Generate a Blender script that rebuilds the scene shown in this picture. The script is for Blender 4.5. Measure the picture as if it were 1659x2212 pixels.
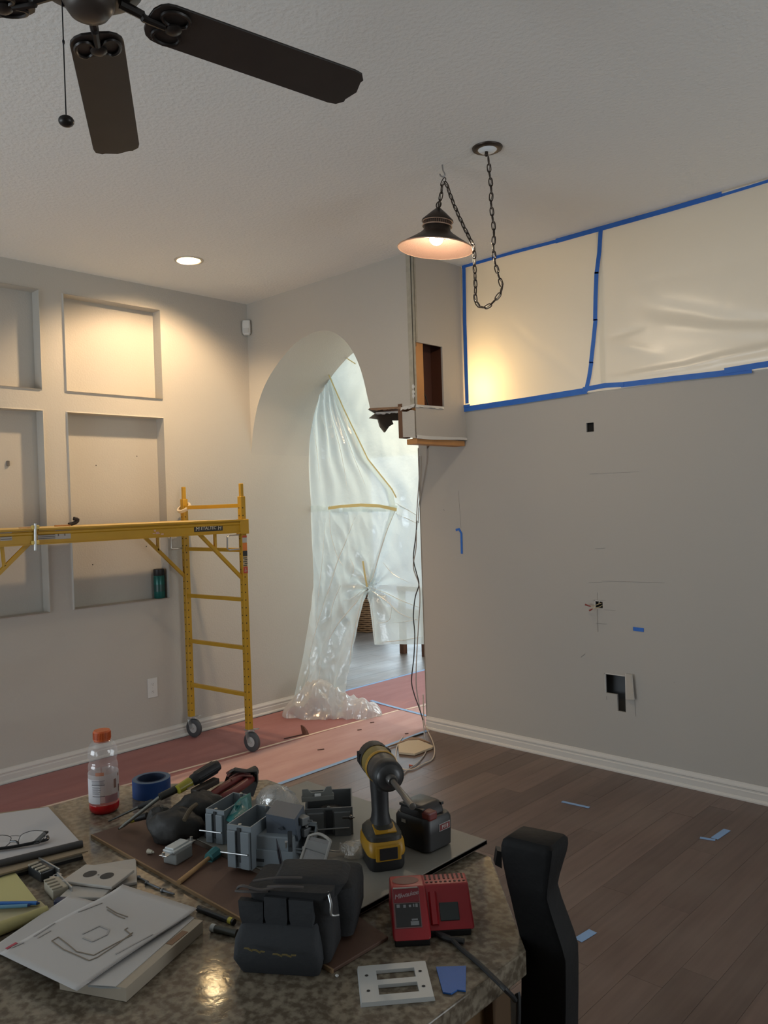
import bpy, bmesh, math, random
from mathutils import Vector, Matrix, noise
random.seed(7)
for _o in list(bpy.data.objects):
    bpy.data.objects.remove(_o)
S = bpy.context.scene
COL = S.collection
rad = math.radians
V = Vector

# ---------------------------------------------------------------- camera
W, H = 1659.0, 2212.0
FPX = 1727.77                                 # focal length in pixels of the 1659x2212 frame
YAW, PITCH, ROLL = rad(43.7218), rad(-0.5661), rad(-1.8490)
EYE = V((0, 0, 1.65))
_f = V((-math.sin(YAW) * math.cos(PITCH), math.cos(YAW) * math.cos(PITCH), math.sin(PITCH)))
_r0 = V((math.cos(YAW), math.sin(YAW), 0))
_u0 = _r0.cross(_f)
CR = _r0 * math.cos(ROLL) + _u0 * math.sin(ROLL)
CU = _u0 * math.cos(ROLL) - _r0 * math.sin(ROLL)
CF = _f
cam_data = bpy.data.cameras.new('camera')
cam = bpy.data.objects.new('camera', cam_data)
COL.objects.link(cam)
cam_data.sensor_fit = 'VERTICAL'
cam_data.sensor_height = 24.0
cam_data.sensor_width = 18.0
cam_data.lens = 24.0 * FPX / H
cam_data.clip_start = 0.02
cam.matrix_world = Matrix(((CR.x, CU.x, -CF.x, EYE.x), (CR.y, CU.y, -CF.y, EYE.y), (CR.z, CU.z, -CF.z, EYE.z), (0, 0, 0, 1)))
S.camera = cam

# ---------------------------------------------------------------- world, exposure, daylight
S.view_settings.view_transform = 'Standard'
S.view_settings.look = 'None'
S.view_settings.gamma = 1.0
S.view_settings.use_curve_mapping = False
S.view_settings.exposure = 0.2
S.cycles.max_bounces = 10
S.cycles.transparent_max_bounces = 16
S.cycles.sample_clamp_indirect = 4.0
world = bpy.data.worlds.new('world')
S.world = world
world.use_nodes = True
world.node_tree.nodes['Background'].inputs[0].default_value = (0.62, 0.78, 1.0, 1)
world.node_tree.nodes['Background'].inputs[1].default_value = 0.6

def area(name, loc, target, sx, sy, power, color):
    d = bpy.data.lights.new(name, 'AREA')
    d.shape = 'RECTANGLE'
    d.size, d.size_y = sx, sy
    d.energy = power
    d.color = color
    o = bpy.data.objects.new(name, d)
    o.location = loc
    o.rotation_euler = (V(target) - V(loc)).to_track_quat('-Z', 'Y').to_euler()
    COL.objects.link(o)
    return o
COOL = (0.84, 0.94, 1.0)
# daylight through the glass doors behind the photographer and the side door on the right
area('daylight_glass_doors', (-3.3, -2.90, 1.25), (-2.9, 1.6, 5.4), 2.6, 2.1, 82, COOL)
area('daylight_side_door', (2.45, 2.8, 1.3), (-3.4, 3.2, 2.2), 1.7, 2.0, 34, (0.93, 0.98, 1.0))
# daylight in the room behind the arch, and the lit hall behind the high opening
area('daylight_far_room', (-7.2, 8.4, 1.25), (-5.0, 3.8, 1.2), 2.6, 2.2, 45, (0.78, 0.93, 1.0))
area('daylight_side_room', (-3.62, 6.2, 1.75), (-6.0, 6.0, 1.2), 1.8, 2.0, 62, (0.80, 0.94, 1.0))
area('hall_ceiling_light', (-1.6, 6.2, 3.15), (-1.6, 5.2, 0.0), 2.6, 1.0, 36, (1.0, 0.88, 0.70))
_d = bpy.data.lights.new('hall_lamp', 'POINT'); _d.energy, _d.color, _d.shadow_soft_size = 9.0, (1.0, 0.62, 0.24), 0.05
_o = bpy.data.objects.new('hall_lamp', _d); _o.location = (-3.27, 4.66, 2.42); COL.objects.link(_o)
# warm ceiling lamp of the entry, just behind the curtain and the wall end
_d = bpy.data.lights.new('entry_lamp', 'POINT'); _d.energy, _d.color, _d.shadow_soft_size = 35.0, (1.0, 0.84, 0.60), 0.08
_o = bpy.data.objects.new('entry_lamp', _d); _o.location = (-3.72, 5.05, 2.45); COL.objects.link(_o)

# ---------------------------------------------------------------- helpers
def ray(px, py):
    return CR * ((px - W / 2) / FPX) + CU * (-(py - H / 2) / FPX) + CF
def at(px, py, **k):
    """point of the scene seen at pixel (px, py) of the photograph on the plane x=, y= or z="""
    d = ray(px, py)
    (a, v), = k.items()
    i = 'xyz'.index(a)
    return EYE + d * ((v - EYE[i]) / d[i])
def at_plane(px, py, q, n):
    d = ray(px, py)
    return EYE + d * ((V(q) - EYE).dot(V(n)) / d.dot(V(n)))
def lin(c):
    return tuple((x / 12.92 if x <= 0.04045 else ((x + 0.055) / 1.055) ** 2.4) for x in c)
def hexc(h):
    return lin(tuple(int(h[i:i + 2], 16) / 255 for i in (0, 2, 4)))
MATS = {}
def mat(name, color, rough=0.6, metal=0.0, bump=None, var=None, spec=0.5, coat=0.0, emit=None, alpha=None, sheen=0.0):
    """principled material; bump=(scale, strength), var=(scale, amount, color2)"""
    if name in MATS:
        return MATS[name]
    m = bpy.data.materials.new(name)
    m.use_nodes = True
    nt = m.node_tree
    b = nt.nodes['Principled BSDF']
    c = hexc(color) if isinstance(color, str) else color
    b.inputs['Base Color'].default_value = (*c, 1)
    b.inputs['Roughness'].default_value = rough
    b.inputs['Metallic'].default_value = metal
    b.inputs['Specular IOR Level'].default_value = spec
    b.inputs['Coat Weight'].default_value = coat
    if sheen:
        b.inputs['Sheen Weight'].default_value = sheen
    tc = nt.nodes.new('ShaderNodeTexCoord')
    if bump:
        n = nt.nodes.new('ShaderNodeTexNoise')
        n.inputs['Scale'].default_value = bump[0]
        n.inputs['Detail'].default_value = 3
        nt.links.new(tc.outputs['Object'], n.inputs['Vector'])
        bp = nt.nodes.new('ShaderNodeBump')
        bp.inputs['Strength'].default_value = bump[1]
        bp.inputs['Distance'].default_value = bump[2] if len(bump) > 2 else 0.003
        nt.links.new(n.outputs['Fac'], bp.inputs['Height'])
        nt.links.new(bp.outputs['Normal'], b.inputs['Normal'])
    if var:
        n = nt.nodes.new('ShaderNodeTexNoise')
        n.inputs['Scale'].default_value = var[0]
        n.inputs['Detail'].default_value = 5
        nt.links.new(tc.outputs['Object'], n.inputs['Vector'])
        r = nt.nodes.new('ShaderNodeValToRGB')
        r.color_ramp.elements[0].position = 0.5 - var[1] / 2
        r.color_ramp.elements[1].position = 0.5 + var[1] / 2
        r.color_ramp.elements[0].color = (*c, 1)
        c2 = hexc(var[2]) if isinstance(var[2], str) else var[2]
        r.color_ramp.elements[1].color = (*c2, 1)
        nt.links.new(n.outputs['Fac'], r.inputs['Fac'])
        nt.links.new(r.outputs['Color'], b.inputs['Base Color'])
    if emit:
        b.inputs['Emission Color'].default_value = (*emit[0], 1)
        b.inputs['Emission Strength'].default_value = emit[1]
    MATS[name] = m
    return m
def film(name, color, transp, gloss_rough=0.25, bump=(14, 0.4, 0.02), refl=0.12, transl=0.6):
    """thin translucent plastic film"""
    if name in MATS:
        return MATS[name]
    m = bpy.data.materials.new(name)
    m.use_nodes = True
    nt = m.node_tree
    nt.nodes.clear()
    N, L = nt.nodes.new, nt.links.new
    out = N('ShaderNodeOutputMaterial')
    c = (*(hexc(color) if isinstance(color, str) else color), 1)
    df, tl, gl, tp = N('ShaderNodeBsdfDiffuse'), N('ShaderNodeBsdfTranslucent'), N('ShaderNodeBsdfGlossy'), N('ShaderNodeBsdfTransparent')
    df.inputs[0].default_value = c
    tl.inputs[0].default_value = c
    gl.inputs['Roughness'].default_value = gloss_rough
    m1, m2, m3 = N('ShaderNodeMixShader'), N('ShaderNodeMixShader'), N('ShaderNodeMixShader')
    m1.inputs[0].default_value = transl
    L(df.outputs[0], m1.inputs[1]); L(tl.outputs[0], m1.inputs[2])
    m2.inputs[0].default_value = transp
    L(m1.outputs[0], m2.inputs[1]); L(tp.outputs[0], m2.inputs[2])
    m3.inputs[0].default_value = refl
    L(m2.outputs[0], m3.inputs[1]); L(gl.outputs[0], m3.inputs[2])
    L(m3.outputs[0], out.inputs['Surface'])
    if bump:
        tc, n, bp = N('ShaderNodeTexCoord'), N('ShaderNodeTexNoise'), N('ShaderNodeBump')
        n.inputs['Scale'].default_value = bump[0]
        n.inputs['Detail'].default_value = 4
        bp.inputs['Strength'].default_value = bump[1]
        bp.inputs['Distance'].default_value = bump[2]
        L(tc.outputs['Object'], n.inputs['Vector'])
        L(n.outputs['Fac'], bp.inputs['Height'])
        for s in (df, tl, gl):
            L(bp.outputs['Normal'], s.inputs['Normal'])
    MATS[name] = m
    return m

WM = {}                                       # world matrix of every object made here
def wmat(o):
    return WM.get(o.name, Matrix.Identity(4))
def tag(o, label=None, cat=None, group=None, kind=None):
    for k, v in (('label', label), ('category', cat), ('group', group), ('kind', kind)):
        if v:
            o[k] = v
    return o
def thing(name, loc, label, cat, rz=0.0, group=None):
    o = bpy.data.objects.new(name, None)
    o.empty_display_size = 0.05
    o.location = loc
    o.rotation_euler = (0, 0, rz)
    COL.objects.link(o)
    WM[o.name] = Matrix.Translation(V(loc)) @ Matrix.Rotation(rz, 4, 'Z')
    return tag(o, label, cat, group)
def frame(o, ex=(1, 0, 0), ey=(0, 1, 0), ez=(0, 0, 1)):
    """turn a thing's Empty to the given axes"""
    m = Matrix((ex, ey, ez)).transposed().to_4x4()
    o.rotation_euler = m.to_euler()
    WM[o.name] = Matrix.Translation(o.location) @ m
    return o

class MB:
    """collects shapes and links them as one mesh object"""
    def __init__(s):
        s.b = bmesh.new()
    def _add(s, t, M=None):
        if M is not None:
            bmesh.ops.transform(t, matrix=M, verts=t.verts)
        me = bpy.data.meshes.new('tmp')
        t.to_mesh(me)
        t.free()
        s.b.from_mesh(me)
        bpy.data.meshes.remove(me)
        return s
    def box(s, c, d, bevel=0.0, M=None, seg=2, rz=0.0, taper=None):
        t = bmesh.new()
        bmesh.ops.create_cube(t, size=1)
        for v in t.verts:
            k = 1.0
            if taper and v.co.z > 0:
                k = taper
            v.co = V((v.co.x * d[0] * k, v.co.y * d[1] * k, v.co.z * d[2]))
        if bevel:
            bmesh.ops.bevel(t, geom=t.edges[:], offset=bevel, segments=seg, profile=0.6, affect='EDGES')
        m = Matrix.Translation(V(c)) @ Matrix.Rotation(rz, 4, 'Z')
        return s._add(t, (M @ m) if M is not None else m)
    def bar(s, p, q, w, h, up=(0, 0, 1), bevel=0.0):
        """box beam from p to q"""
        p, q = V(p), V(q)
        d = q - p
        z = d.normalized()
        u = V(up)
        x = u.cross(z)
        if x.length < 1e-4:
            x = V((1, 0, 0)).cross(z)
        x.normalize()
        y = z.cross(x)
        M = Matrix((x, y, z)).transposed().to_4x4()
        M.translation = (p + q) / 2
        return s.box((0, 0, 0), (w, h, d.length), bevel, M)
    def cyl(s, p, q, r1, r2=None, seg=16, cap=True):
        p, q = V(p), V(q)
        r2 = r1 if r2 is None else r2
        d = q - p
        t = bmesh.new()
        bmesh.ops.create_cone(t, cap_ends=cap, segments=seg, radius1=r1, radius2=r2, depth=d.length)
        M = d.to_track_quat('Z', 'Y').to_matrix().to_4x4()
        M.translation = (p + q) / 2
        return s._add(t, M)
    def ball(s, c, r, scale=(1, 1, 1), seg=16, M=None):
        t = bmesh.new()
        bmesh.ops.create_uvsphere(t, u_segments=seg, v_segments=max(6, seg // 2), radius=r)
        m = Matrix.Translation(V(c)) @ Matrix.Diagonal((*scale, 1))
        return s._add(t, (M @ m) if M is not None else m)
    def lathe(s, prof, seg=28, M=None):
        t = bmesh.new()
        rings = []
        for r, z in prof:
            if r < 1e-6:
                rings.append([t.verts.new((0, 0, z))])
            else:
                rings.append([t.verts.new((r * math.cos(2 * math.pi * i / seg), r * math.sin(2 * math.pi * i / seg), z)) for i in range(seg)])
        for a, b in zip(rings, rings[1:]):
            for i in range(seg):
                j = (i + 1) % seg
                if len(a) == 1 and len(b) == 1:
                    continue
                if len(a) == 1:
                    t.faces.new((a[0], b[j], b[i]))
                elif len(b) == 1:
                    t.faces.new((a[i], a[j], b[0]))
                else:
                    t.faces.new((a[i], a[j], b[j], b[i]))
        return s._add(t, M)
    def tube(s, pts, r, seg=8, closed=False, smooth=0):
        pts = [V(p) for p in pts]
        if smooth:
            pts = spline(pts, smooth, closed)
        n = len(pts)
        t = bmesh.new()
        rings = []
        nrm = None
        for i, p in enumerate(pts):
            a = pts[i - 1] if (i or closed) else p
            b = pts[(i + 1) % n] if (i < n - 1 or closed) else p
            d = (b - a).normalized()
            if nrm is None:
                nrm = d.orthogonal().normalized()
            nrm = (nrm - d * nrm.dot(d))
            nrm = nrm.normalized() if nrm.length > 1e-6 else d.orthogonal().normalized()
            bi = d.cross(nrm)
            rr = r(i / max(1, n - 1)) if callable(r) else r
            rings.append([t.verts.new(p + (nrm * math.cos(2 * math.pi * k / seg) + bi * math.sin(2 * math.pi * k / seg)) * rr) for k in range(seg)])
        for i in range(n if closed else n - 1):
            A, B = rings[i], rings[(i + 1) % n]
            for k in range(seg):
                t.faces.new((A[k], A[(k + 1) % seg], B[(k + 1) % seg], B[k]))
        if not closed:
            t.faces.new(rings[0][::-1])
            t.faces.new(rings[-1])
        return s._add(t)
    def poly(s, pts, h, M=None, bevel=0.0, seg=2):
        """prism: polygon in xy, from z=0 to z=h"""
        t = bmesh.new()
        vs = [t.verts.new((p[0], p[1], 0)) for p in pts]
        f = t.faces.new(vs)
        r = bmesh.ops.extrude_face_region(t, geom=[f])
        for v in [g for g in r['geom'] if isinstance(g, bmesh.types.BMVert)]:
            v.co.z += h
        bmesh.ops.recalc_face_normals(t, faces=t.faces)
        if bevel:
            bmesh.ops.bevel(t, geom=t.edges[:], offset=bevel, segments=seg, profile=0.6, affect='EDGES')
        return s._add(t, M)
    def solid(s, bot, top):
        """prism between two 3-D polygons of equal length"""
        t = bmesh.new()
        a = [t.verts.new(V(p)) for p in bot]
        b = [t.verts.new(V(p)) for p in top]
        n = len(a)
        t.faces.new(a[::-1])
        t.faces.new(b)
        for i in range(n):
            t.faces.new((a[i], a[(i + 1) % n], b[(i + 1) % n], b[i]))
        bmesh.ops.recalc_face_normals(t, faces=t.faces)
        return s._add(t)
    def loft(s, rings, cap=True, M=None):
        t = bmesh.new()
        R = [[t.verts.new(V(p)) for p in ring] for ring in rings]
        n = len(R[0])
        for A, B in zip(R, R[1:]):
            for k in range(n):
                t.faces.new((A[k], A[(k + 1) % n], B[(k + 1) % n], B[k]))
        if cap:
            t.faces.new(R[0][::-1])
            t.faces.new(R[-1])
        bmesh.ops.recalc_face_normals(t, faces=t.faces)
        return s._add(t, M)
    def quad(s, *p):
        s.b.faces.new([s.b.verts.new(V(q)) for q in p])
        return s
    def grid(s, fn, nu, nv):
        vs = [[s.b.verts.new(V(fn(i / nu, j / nv))) for j in range(nv + 1)] for i in range(nu + 1)]
        for i in range(nu):
            for j in range(nv):
                s.b.faces.new((vs[i][j], vs[i + 1][j], vs[i + 1][j + 1], vs[i][j + 1]))
        return s
    def build(s, name, m, parent=None, smooth=False, world=False, base=False, thick=0.0):
        if smooth:
            for f in s.b.faces:
                f.smooth = True
        loc = V((0, 0, 0))
        if parent is not None and world:
            bmesh.ops.transform(s.b, matrix=wmat(parent).inverted(), verts=s.b.verts)
        if base and parent is None:
            cs = [v.co for v in s.b.verts]
            loc = V(((min(c.x for c in cs) + max(c.x for c in cs)) / 2, (min(c.y for c in cs) + max(c.y for c in cs)) / 2, min(c.z for c in cs)))
            bmesh.ops.translate(s.b, vec=-loc, verts=s.b.verts)
        me = bpy.data.meshes.new(name)
        s.b.to_mesh(me)
        s.b.free()
        if smooth:
            try:
                me.set_sharp_from_angle(angle=rad(40))
            except Exception:
                pass
        me.materials.append(m)
        o = bpy.data.objects.new(name, me)
        COL.objects.link(o)
        o.location = loc
        if parent is not None:
            o.parent = parent
            WM[o.name] = wmat(parent)
        else:
            WM[o.name] = Matrix.Translation(loc)
        if thick:
            md = o.modifiers.new('thick', 'SOLIDIFY')
            md.thickness = thick
            md.offset = 0
        return o

def spline(pts, k, closed=False):
    """Catmull-Rom through points, k steps per span"""
    out = []
    n = len(pts)
    for i in range(n if closed else n - 1):
        p0 = pts[(i - 1) % n] if (closed or i) else pts[0]
        p1, p2 = pts[i], pts[(i + 1) % n]
        p3 = pts[(i + 2) % n] if (closed or i + 2 < n) else pts[-1]
        for j in range(k):
            t = j / k
            out.append(0.5 * ((2 * p1) + (p2 - p0) * t + (2 * p0 - 5 * p1 + 4 * p2 - p3) * t * t + (3 * p1 - p0 - 3 * p2 + p3) * t ** 3))
    if not closed:
        out.append(pts[-1])
    return out
def lerp_path(pts, t):
    """point at t in 0..1 along a polyline given as [(t, x, y), ...]"""
    for a, b in zip(pts, pts[1:]):
        if t <= b[0]:
            k = (t - a[0]) / (b[0] - a[0]) if b[0] > a[0] else 0
            return [a[i] + (b[i] - a[i]) * k for i in range(1, len(a))]
    return list(pts[-1][1:])
_fonts = {}
def lettering(text, size, m, parent, M, name='lettering', shear=0.0, depth=0.0004, spacing=1.0):
    """flat raised letters as a mesh; M places the text's xy plane in the parent's space"""
    cu = bpy.data.curves.new('txt', 'FONT')
    cu.body = text
    cu.size = size
    cu.shear = shear
    cu.extrude = depth
    cu.space_character = spacing
    cu.align_x = 'CENTER'
    cu.align_y = 'CENTER'
    tmp = bpy.data.objects.new('txt', cu)
    COL.objects.link(tmp)
    dg = bpy.context.evaluated_depsgraph_get()
    me = bpy.data.meshes.new_from_object(tmp.evaluated_get(dg))
    bpy.data.objects.remove(tmp)
    bpy.data.curves.remove(cu)
    me.transform(M)
    me.materials.clear()
    me.materials.append(m)
    me.name = name
    o = bpy.data.objects.new(name, me)
    COL.objects.link(o)
    o.parent = parent
    WM[o.name] = wmat(parent)
    return o
def basis(o, ex, ey, ez):
    M = Matrix((V(ex), V(ey), V(ez))).transposed().to_4x4()
    M.translation = V(o)
    return M
# ================================================================ materials of the setting
HC = 3.268                                     # ceiling height
XL, YA, YB, XR = -5.145, 3.88, 4.40, -3.40     # left wall, arch wall, long wall, return face
M_wall = mat('wall_paint', (0.485, 0.46, 0.415), 0.75, bump=(85, 0.35, 0.004))
M_wall2 = mat('smooth_wall_paint', (0.43, 0.405, 0.37), 0.75, bump=(60, 0.12, 0.003))
M_ceil = mat('textured_ceiling_paint', (0.80, 0.79, 0.76), 0.85, bump=(52, 0.6, 0.007))
M_trim = mat('white_trim_paint', (0.60, 0.57, 0.53), 0.5)
M_core = mat('gypsum', (0.62, 0.60, 0.56), 0.9, bump=(60, 0.5, 0.003))
M_kraft = mat('torn_brown_paper', (0.27, 0.17, 0.105), 0.9, bump=(50, 0.6, 0.004))
M_stud = mat('pine_stud', (0.55, 0.27, 0.095), 0.65, var=(5, 0.5, (0.44, 0.2, 0.065)))
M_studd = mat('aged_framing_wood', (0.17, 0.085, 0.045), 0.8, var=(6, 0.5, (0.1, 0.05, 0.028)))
M_dark = mat('painted_hole_shade', (0.012, 0.011, 0.010), 0.95)
M_osb = mat('reddish_board_inside_wall', (0.09, 0.032, 0.018), 0.9)
M_joint = mat('floor_joint', (0.10, 0.075, 0.062), 0.8)

def wood_floor(name, c1, c2, rough=0.30):
    m = bpy.data.materials.new(name)
    m.use_nodes = True
    nt = m.node_tree
    N, L = nt.nodes.new, nt.links.new
    b = nt.nodes['Principled BSDF']
    tc, mp, n, r, oi, mx = N('ShaderNodeTexCoord'), N('ShaderNodeMapping'), N('ShaderNodeTexNoise'), N('ShaderNodeValToRGB'), N('ShaderNodeObjectInfo'), N('ShaderNodeMix')
    L(tc.outputs['Object'], mp.inputs['Vector'])
    mp.inputs['Scale'].default_value = (40, 3.0, 1)
    ad = N('ShaderNodeVectorMath'); ad.operation = 'ADD'
    sc = N('ShaderNodeVectorMath'); sc.operation = 'SCALE'
    sc.inputs[0].default_value = (13, 29, 7)
    L(oi.outputs['Random'], sc.inputs['Scale'])
    L(mp.outputs['Vector'], ad.inputs[0]); L(sc.outputs['Vector'], ad.inputs[1])
    L(ad.outputs['Vector'], n.inputs['Vector'])
    n.inputs['Scale'].default_value = 1.0
    n.inputs['Detail'].default_value = 5
    r.color_ramp.elements[0].position, r.color_ramp.elements[1].position = 0.3, 0.75
    r.color_ramp.elements[0].color, r.color_ramp.elements[1].color = (*c1, 1), (*c2, 1)
    L(n.outputs['Fac'], r.inputs['Fac'])
    hs = N('ShaderNodeHueSaturation')
    mr = N('ShaderNodeMapRange')
    mr.inputs['To Min'].default_value, mr.inputs['To Max'].default_value = 0.82, 1.2
    L(oi.outputs['Random'], mr.inputs['Value'])
    L(mr.outputs['Result'], hs.inputs['Value'])
    L(r.outputs['Color'], hs.inputs['Color'])
    # pale dust lying in drifts over the boards (object space is board-local, so use world position)
    geo, n2, r2 = N('ShaderNodeNewGeometry'), N('ShaderNodeTexNoise'), N('ShaderNodeValToRGB')
    L(geo.outputs['Position'], n2.inputs['Vector'])
    n2.inputs['Scale'].default_value = 2.2
    n2.inputs['Detail'].default_value = 6
    r2.color_ramp.elements[0].position, r2.color_ramp.elements[1].position = 0.45, 0.8
    r2.color_ramp.elements[1].color = (0.4, 0.4, 0.4, 1)
    L(n2.outputs['Fac'], r2.inputs['Fac'])
    mx.data_type = 'RGBA'
    L(r2.outputs['Color'], mx.inputs[0])
    L(hs.outputs['Color'], mx.inputs[6])
    mx.inputs[7].default_value = (0.22, 0.18, 0.155, 1)
    L(mx.outputs[2], b.inputs['Base Color'])
    ma = N('ShaderNodeMath'); ma.operation = 'MULTIPLY_ADD'
    ma.inputs[1].default_value, ma.inputs[2].default_value = 0.35, rough
    L(n2.outputs['Fac'], ma.inputs[0])
    L(ma.outputs[0], b.inputs['Roughness'])
    return m
M_floor = wood_floor('dusty_dark_wood_floor', (0.108, 0.072, 0.058), (0.148, 0.101, 0.083), 0.26)
M_floor2 = wood_floor('grey_brown_wood_floor', (0.10, 0.083, 0.073), (0.17, 0.145, 0.128), 0.22)

# ================================================================ setting
def panel(mb, o, eu, ev, en, u0, u1, v0, v1, holes=(), depth=0.1, bull=0.0):
    """wall sheet from o spanned by eu, ev; holes (u0,u1,v0,v1) get jambs running depth along en"""
    o, eu, ev, en = V(o), V(eu), V(ev), V(en)
    us = sorted({u0, u1, *[x for h in holes for x in h[:2]]})
    vs = sorted({v0, v1, *[x for h in holes for x in h[2:]]})
    t = bmesh.new()
    P = {}
    def vert(u, v, d):
        k = (round(u, 5), round(v, 5), d)
        if k not in P:
            P[k] = t.verts.new(o + eu * u + ev * v + en * (depth if d else 0))
        return P[k]
    def inhole(u, v):
        return any(h[0] < u < h[1] and h[2] < v < h[3] for h in holes)
    g = {}
    for i in range(len(us) - 1):
        for j in range(len(vs) - 1):
            g[i, j] = inhole((us[i] + us[i + 1]) / 2, (vs[j] + vs[j + 1]) / 2)
    for (i, j), h in g.items():
        a, b, c, d = us[i], us[i + 1], vs[j], vs[j + 1]
        if not h:
            t.faces.new((vert(a, c, 0), vert(b, c, 0), vert(b, d, 0), vert(a, d, 0)))
            continue
        for (di, dj, p, q) in ((-1, 0, (a, c), (a, d)), (1, 0, (b, d), (b, c)), (0, -1, (b, c), (a, c)), (0, 1, (a, d), (b, d))):
            if g.get((i + di, j + dj)) is False:
                t.faces.new((vert(*p, 0), vert(*q, 0), vert(*q, 1), vert(*p, 1)))
    if bull:
        es = []
        for e in t.edges:
            if len(e.link_faces) == 2 and abs(e.link_faces[0].normal.dot(e.link_faces[1].normal)) < 0.5:
                t.normal_update()
                es.append(e)
        t.normal_update()
        es = [e for e in t.edges if len(e.link_faces) == 2 and abs(e.link_faces[0].normal.dot(e.link_faces[1].normal)) < 0.5
              and all(abs((v.co - o).dot(en)) < 1e-5 for v in e.verts)]
        bmesh.ops.bevel(t, geom=es, offset=bull, segments=4, profile=0.5, affect='EDGES')
    return mb._add(t)
def struct(o, name=None):
    o['kind'] = 'structure'
    return o
X_, Y_, Z_ = V((1, 0, 0)), V((0, 1, 0)), V((0, 0, 1))

# floor base with the joints; the boards are its parts
b = MB(); b.box((-3.75, 2.75, -0.037), (13.5, 12.5, 0.05))
floor = struct(b.build('floor', M_joint))
def boards(x0, x1, y0, y1, m, seed, keep):
    rnd = random.Random(seed)
    pb = MB(); pb.box((0, 0.5, -0.006), (0.1241, 1.0, 0.012), 0.0)
    first = pb.build('plank', m, floor)
    me = first.data
    n = 0
    x = x0
    while x < x1:
        y = y0 - rnd.uniform(0.1, 1.2)
        while y < y1:
            ln = rnd.choice((0.75, 0.95, 1.15, 1.35, 1.5))
            if keep(x + 0.0625, y, ln):
                if n == 0:
                    o = first
                else:
                    o = first.copy(); COL.objects.link(o); o.parent = floor
                o.location = (x + 0.0625, y, rnd.uniform(-0.0006, 0.0))
                o.scale = (1, ln - 0.001, 1)
                n += 1
            y += ln
        x += 0.125
    return n
def seen(x, y, ln):
    for yy in (y, y + ln / 2, y + ln):
        for dx in (-0.06, 0.06):
            d = V((x + dx, yy, 0)) - EYE
            zc = d.dot(CF)
            if zc > 0.2:
                px, py = W / 2 + FPX * d.dot(CR) / zc, H / 2 - FPX * d.dot(CU) / zc
                if -60 < px < W + 60 and py < H + 60:
                    return True
    return False
boards(-3.83, 1.2, 0.3, 4.39, M_floor, 3, lambda x, y, l: seen(x, y, l) and y < 4.35)
boards(-8.6, -3.9, 4.75, 8.4, M_floor2, 4, lambda x, y, l: seen(x, y, l) and y + l > 4.9 and -x > 0.85 * y and x < -4.9 and y < 8.2 and -x < 1.35 * (y + l))

# ceiling with the round hole of the downlight
can = V((-4.463, 2.917, HC))
b = MB()
panel(b, (0, 0, HC), X_, Y_, Z_, -10.4, 3.0, -3.4, 9.0, [(can.x - 0.15, can.x + 0.15, can.y - 0.15, can.y + 0.15)], 0.0)
RC = 0.076
for k in range(32):
    def rim(i):
        a = 2 * math.pi * i / 32
        c, s = math.cos(a), math.sin(a)
        q = 0.15 / max(abs(c), abs(s))
        return (can.x + c * RC, can.y + s * RC, HC), (can.x + c * q, can.y + s * q, HC)
    (p0, q0), (p1, q1) = rim(k), rim(k + 1)
    b.quad(p0, q0, q1, p1)
struct(b.build('ceiling', M_ceil))

# left wall with its four seen niches (rounded edges), running on through the arch
NY = ((1.515, 2.222), (2.385, 3.095))
NZ = ((1.022, 2.322), (2.462, 3.100))
holes = [(y0, y1, z0, z1) for y0, y1 in NY for z0, z1 in NZ] + [(0.645, 1.352, z0, z1) for z0, z1 in NZ]
b = MB()
panel(b, (XL, 0, 0), Y_, Z_, -X_, -3.0, 4.49, 0, HC, holes, 0.088, 0.014)
for h in holes:
    b.quad((XL - 0.088, h[0] - .02, h[2] - .02), (XL - 0.088, h[1] + .02, h[2] - .02), (XL - 0.088, h[1] + .02, h[3] + .02), (XL - 0.088, h[0] - .02, h[3] + .02))
b.quad((XL, 4.49, 0), (XL, 4.49, HC), (XL - 0.14, 4.49, HC), (XL - 0.14, 4.49, 0))
wall_left = struct(b.build('wall_left', M_wall, smooth=True))
b = MB()
for (y, z) in ((2.62, 1.98), (2.93, 2.05), (2.72, 1.56), (2.57, 1.30), (2.98, 1.40)):
    b.cyl((XL - 0.0885, y, z), (XL - 0.0865, y, z), 0.004, seg=8)
b.build('nail_hole', mat('dark_hole', (0.03, 0.027, 0.024), 0.9), wall_left)
b = MB(); b.box((XL - 0.082, 2.03, 1.985), (0.012, 0.016, 0.034), 0.003)
b.build('wall_anchor', mat('grey_anchor', (0.14, 0.125, 0.11), 0.6), wall_left)

# arch wall (a thick hollow header over the arch, broken off on its right)
AR = [V((-5.147, 0, 2.06))] + [V((max(-5.146, p.x), 0, p.z)) for p in (at(*q, y=YA) for q in ((545, 948), (549, 915), (558, 871), (575, 826), (601, 784), (635, 745), (669, 722), (697, 714), (723, 719), (747, 738), (767, 769), (782, 808), (793, 854)))] + [V((-3.808, 0, 2.293))]
arc = spline(AR, 5)
b = MB()
for p, q in zip(arc, arc[1:]):
    b.quad((p.x, YA, p.z), (q.x, YA, q.z), (q.x, YA, HC), (p.x, YA, HC))
    b.quad((p.x, YA, p.z), (p.x, 4.48, p.z), (q.x, 4.48, q.z), (q.x, YA, q.z))
    b.quad((p.x, 4.48, p.z), (p.x, 4.48, HC), (q.x, 4.48, HC), (q.x, 4.48, q.z))
bmesh.ops.remove_doubles(b.b, verts=b.b.verts, dist=1e-4)
wall_arch = struct(b.build('wall_arch', M_wall, smooth=True))
XZ = lambda y: basis((0, y, 0), (1, 0, 0), (0, 0, 1), (0, -1, 0))
b = MB()
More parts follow.
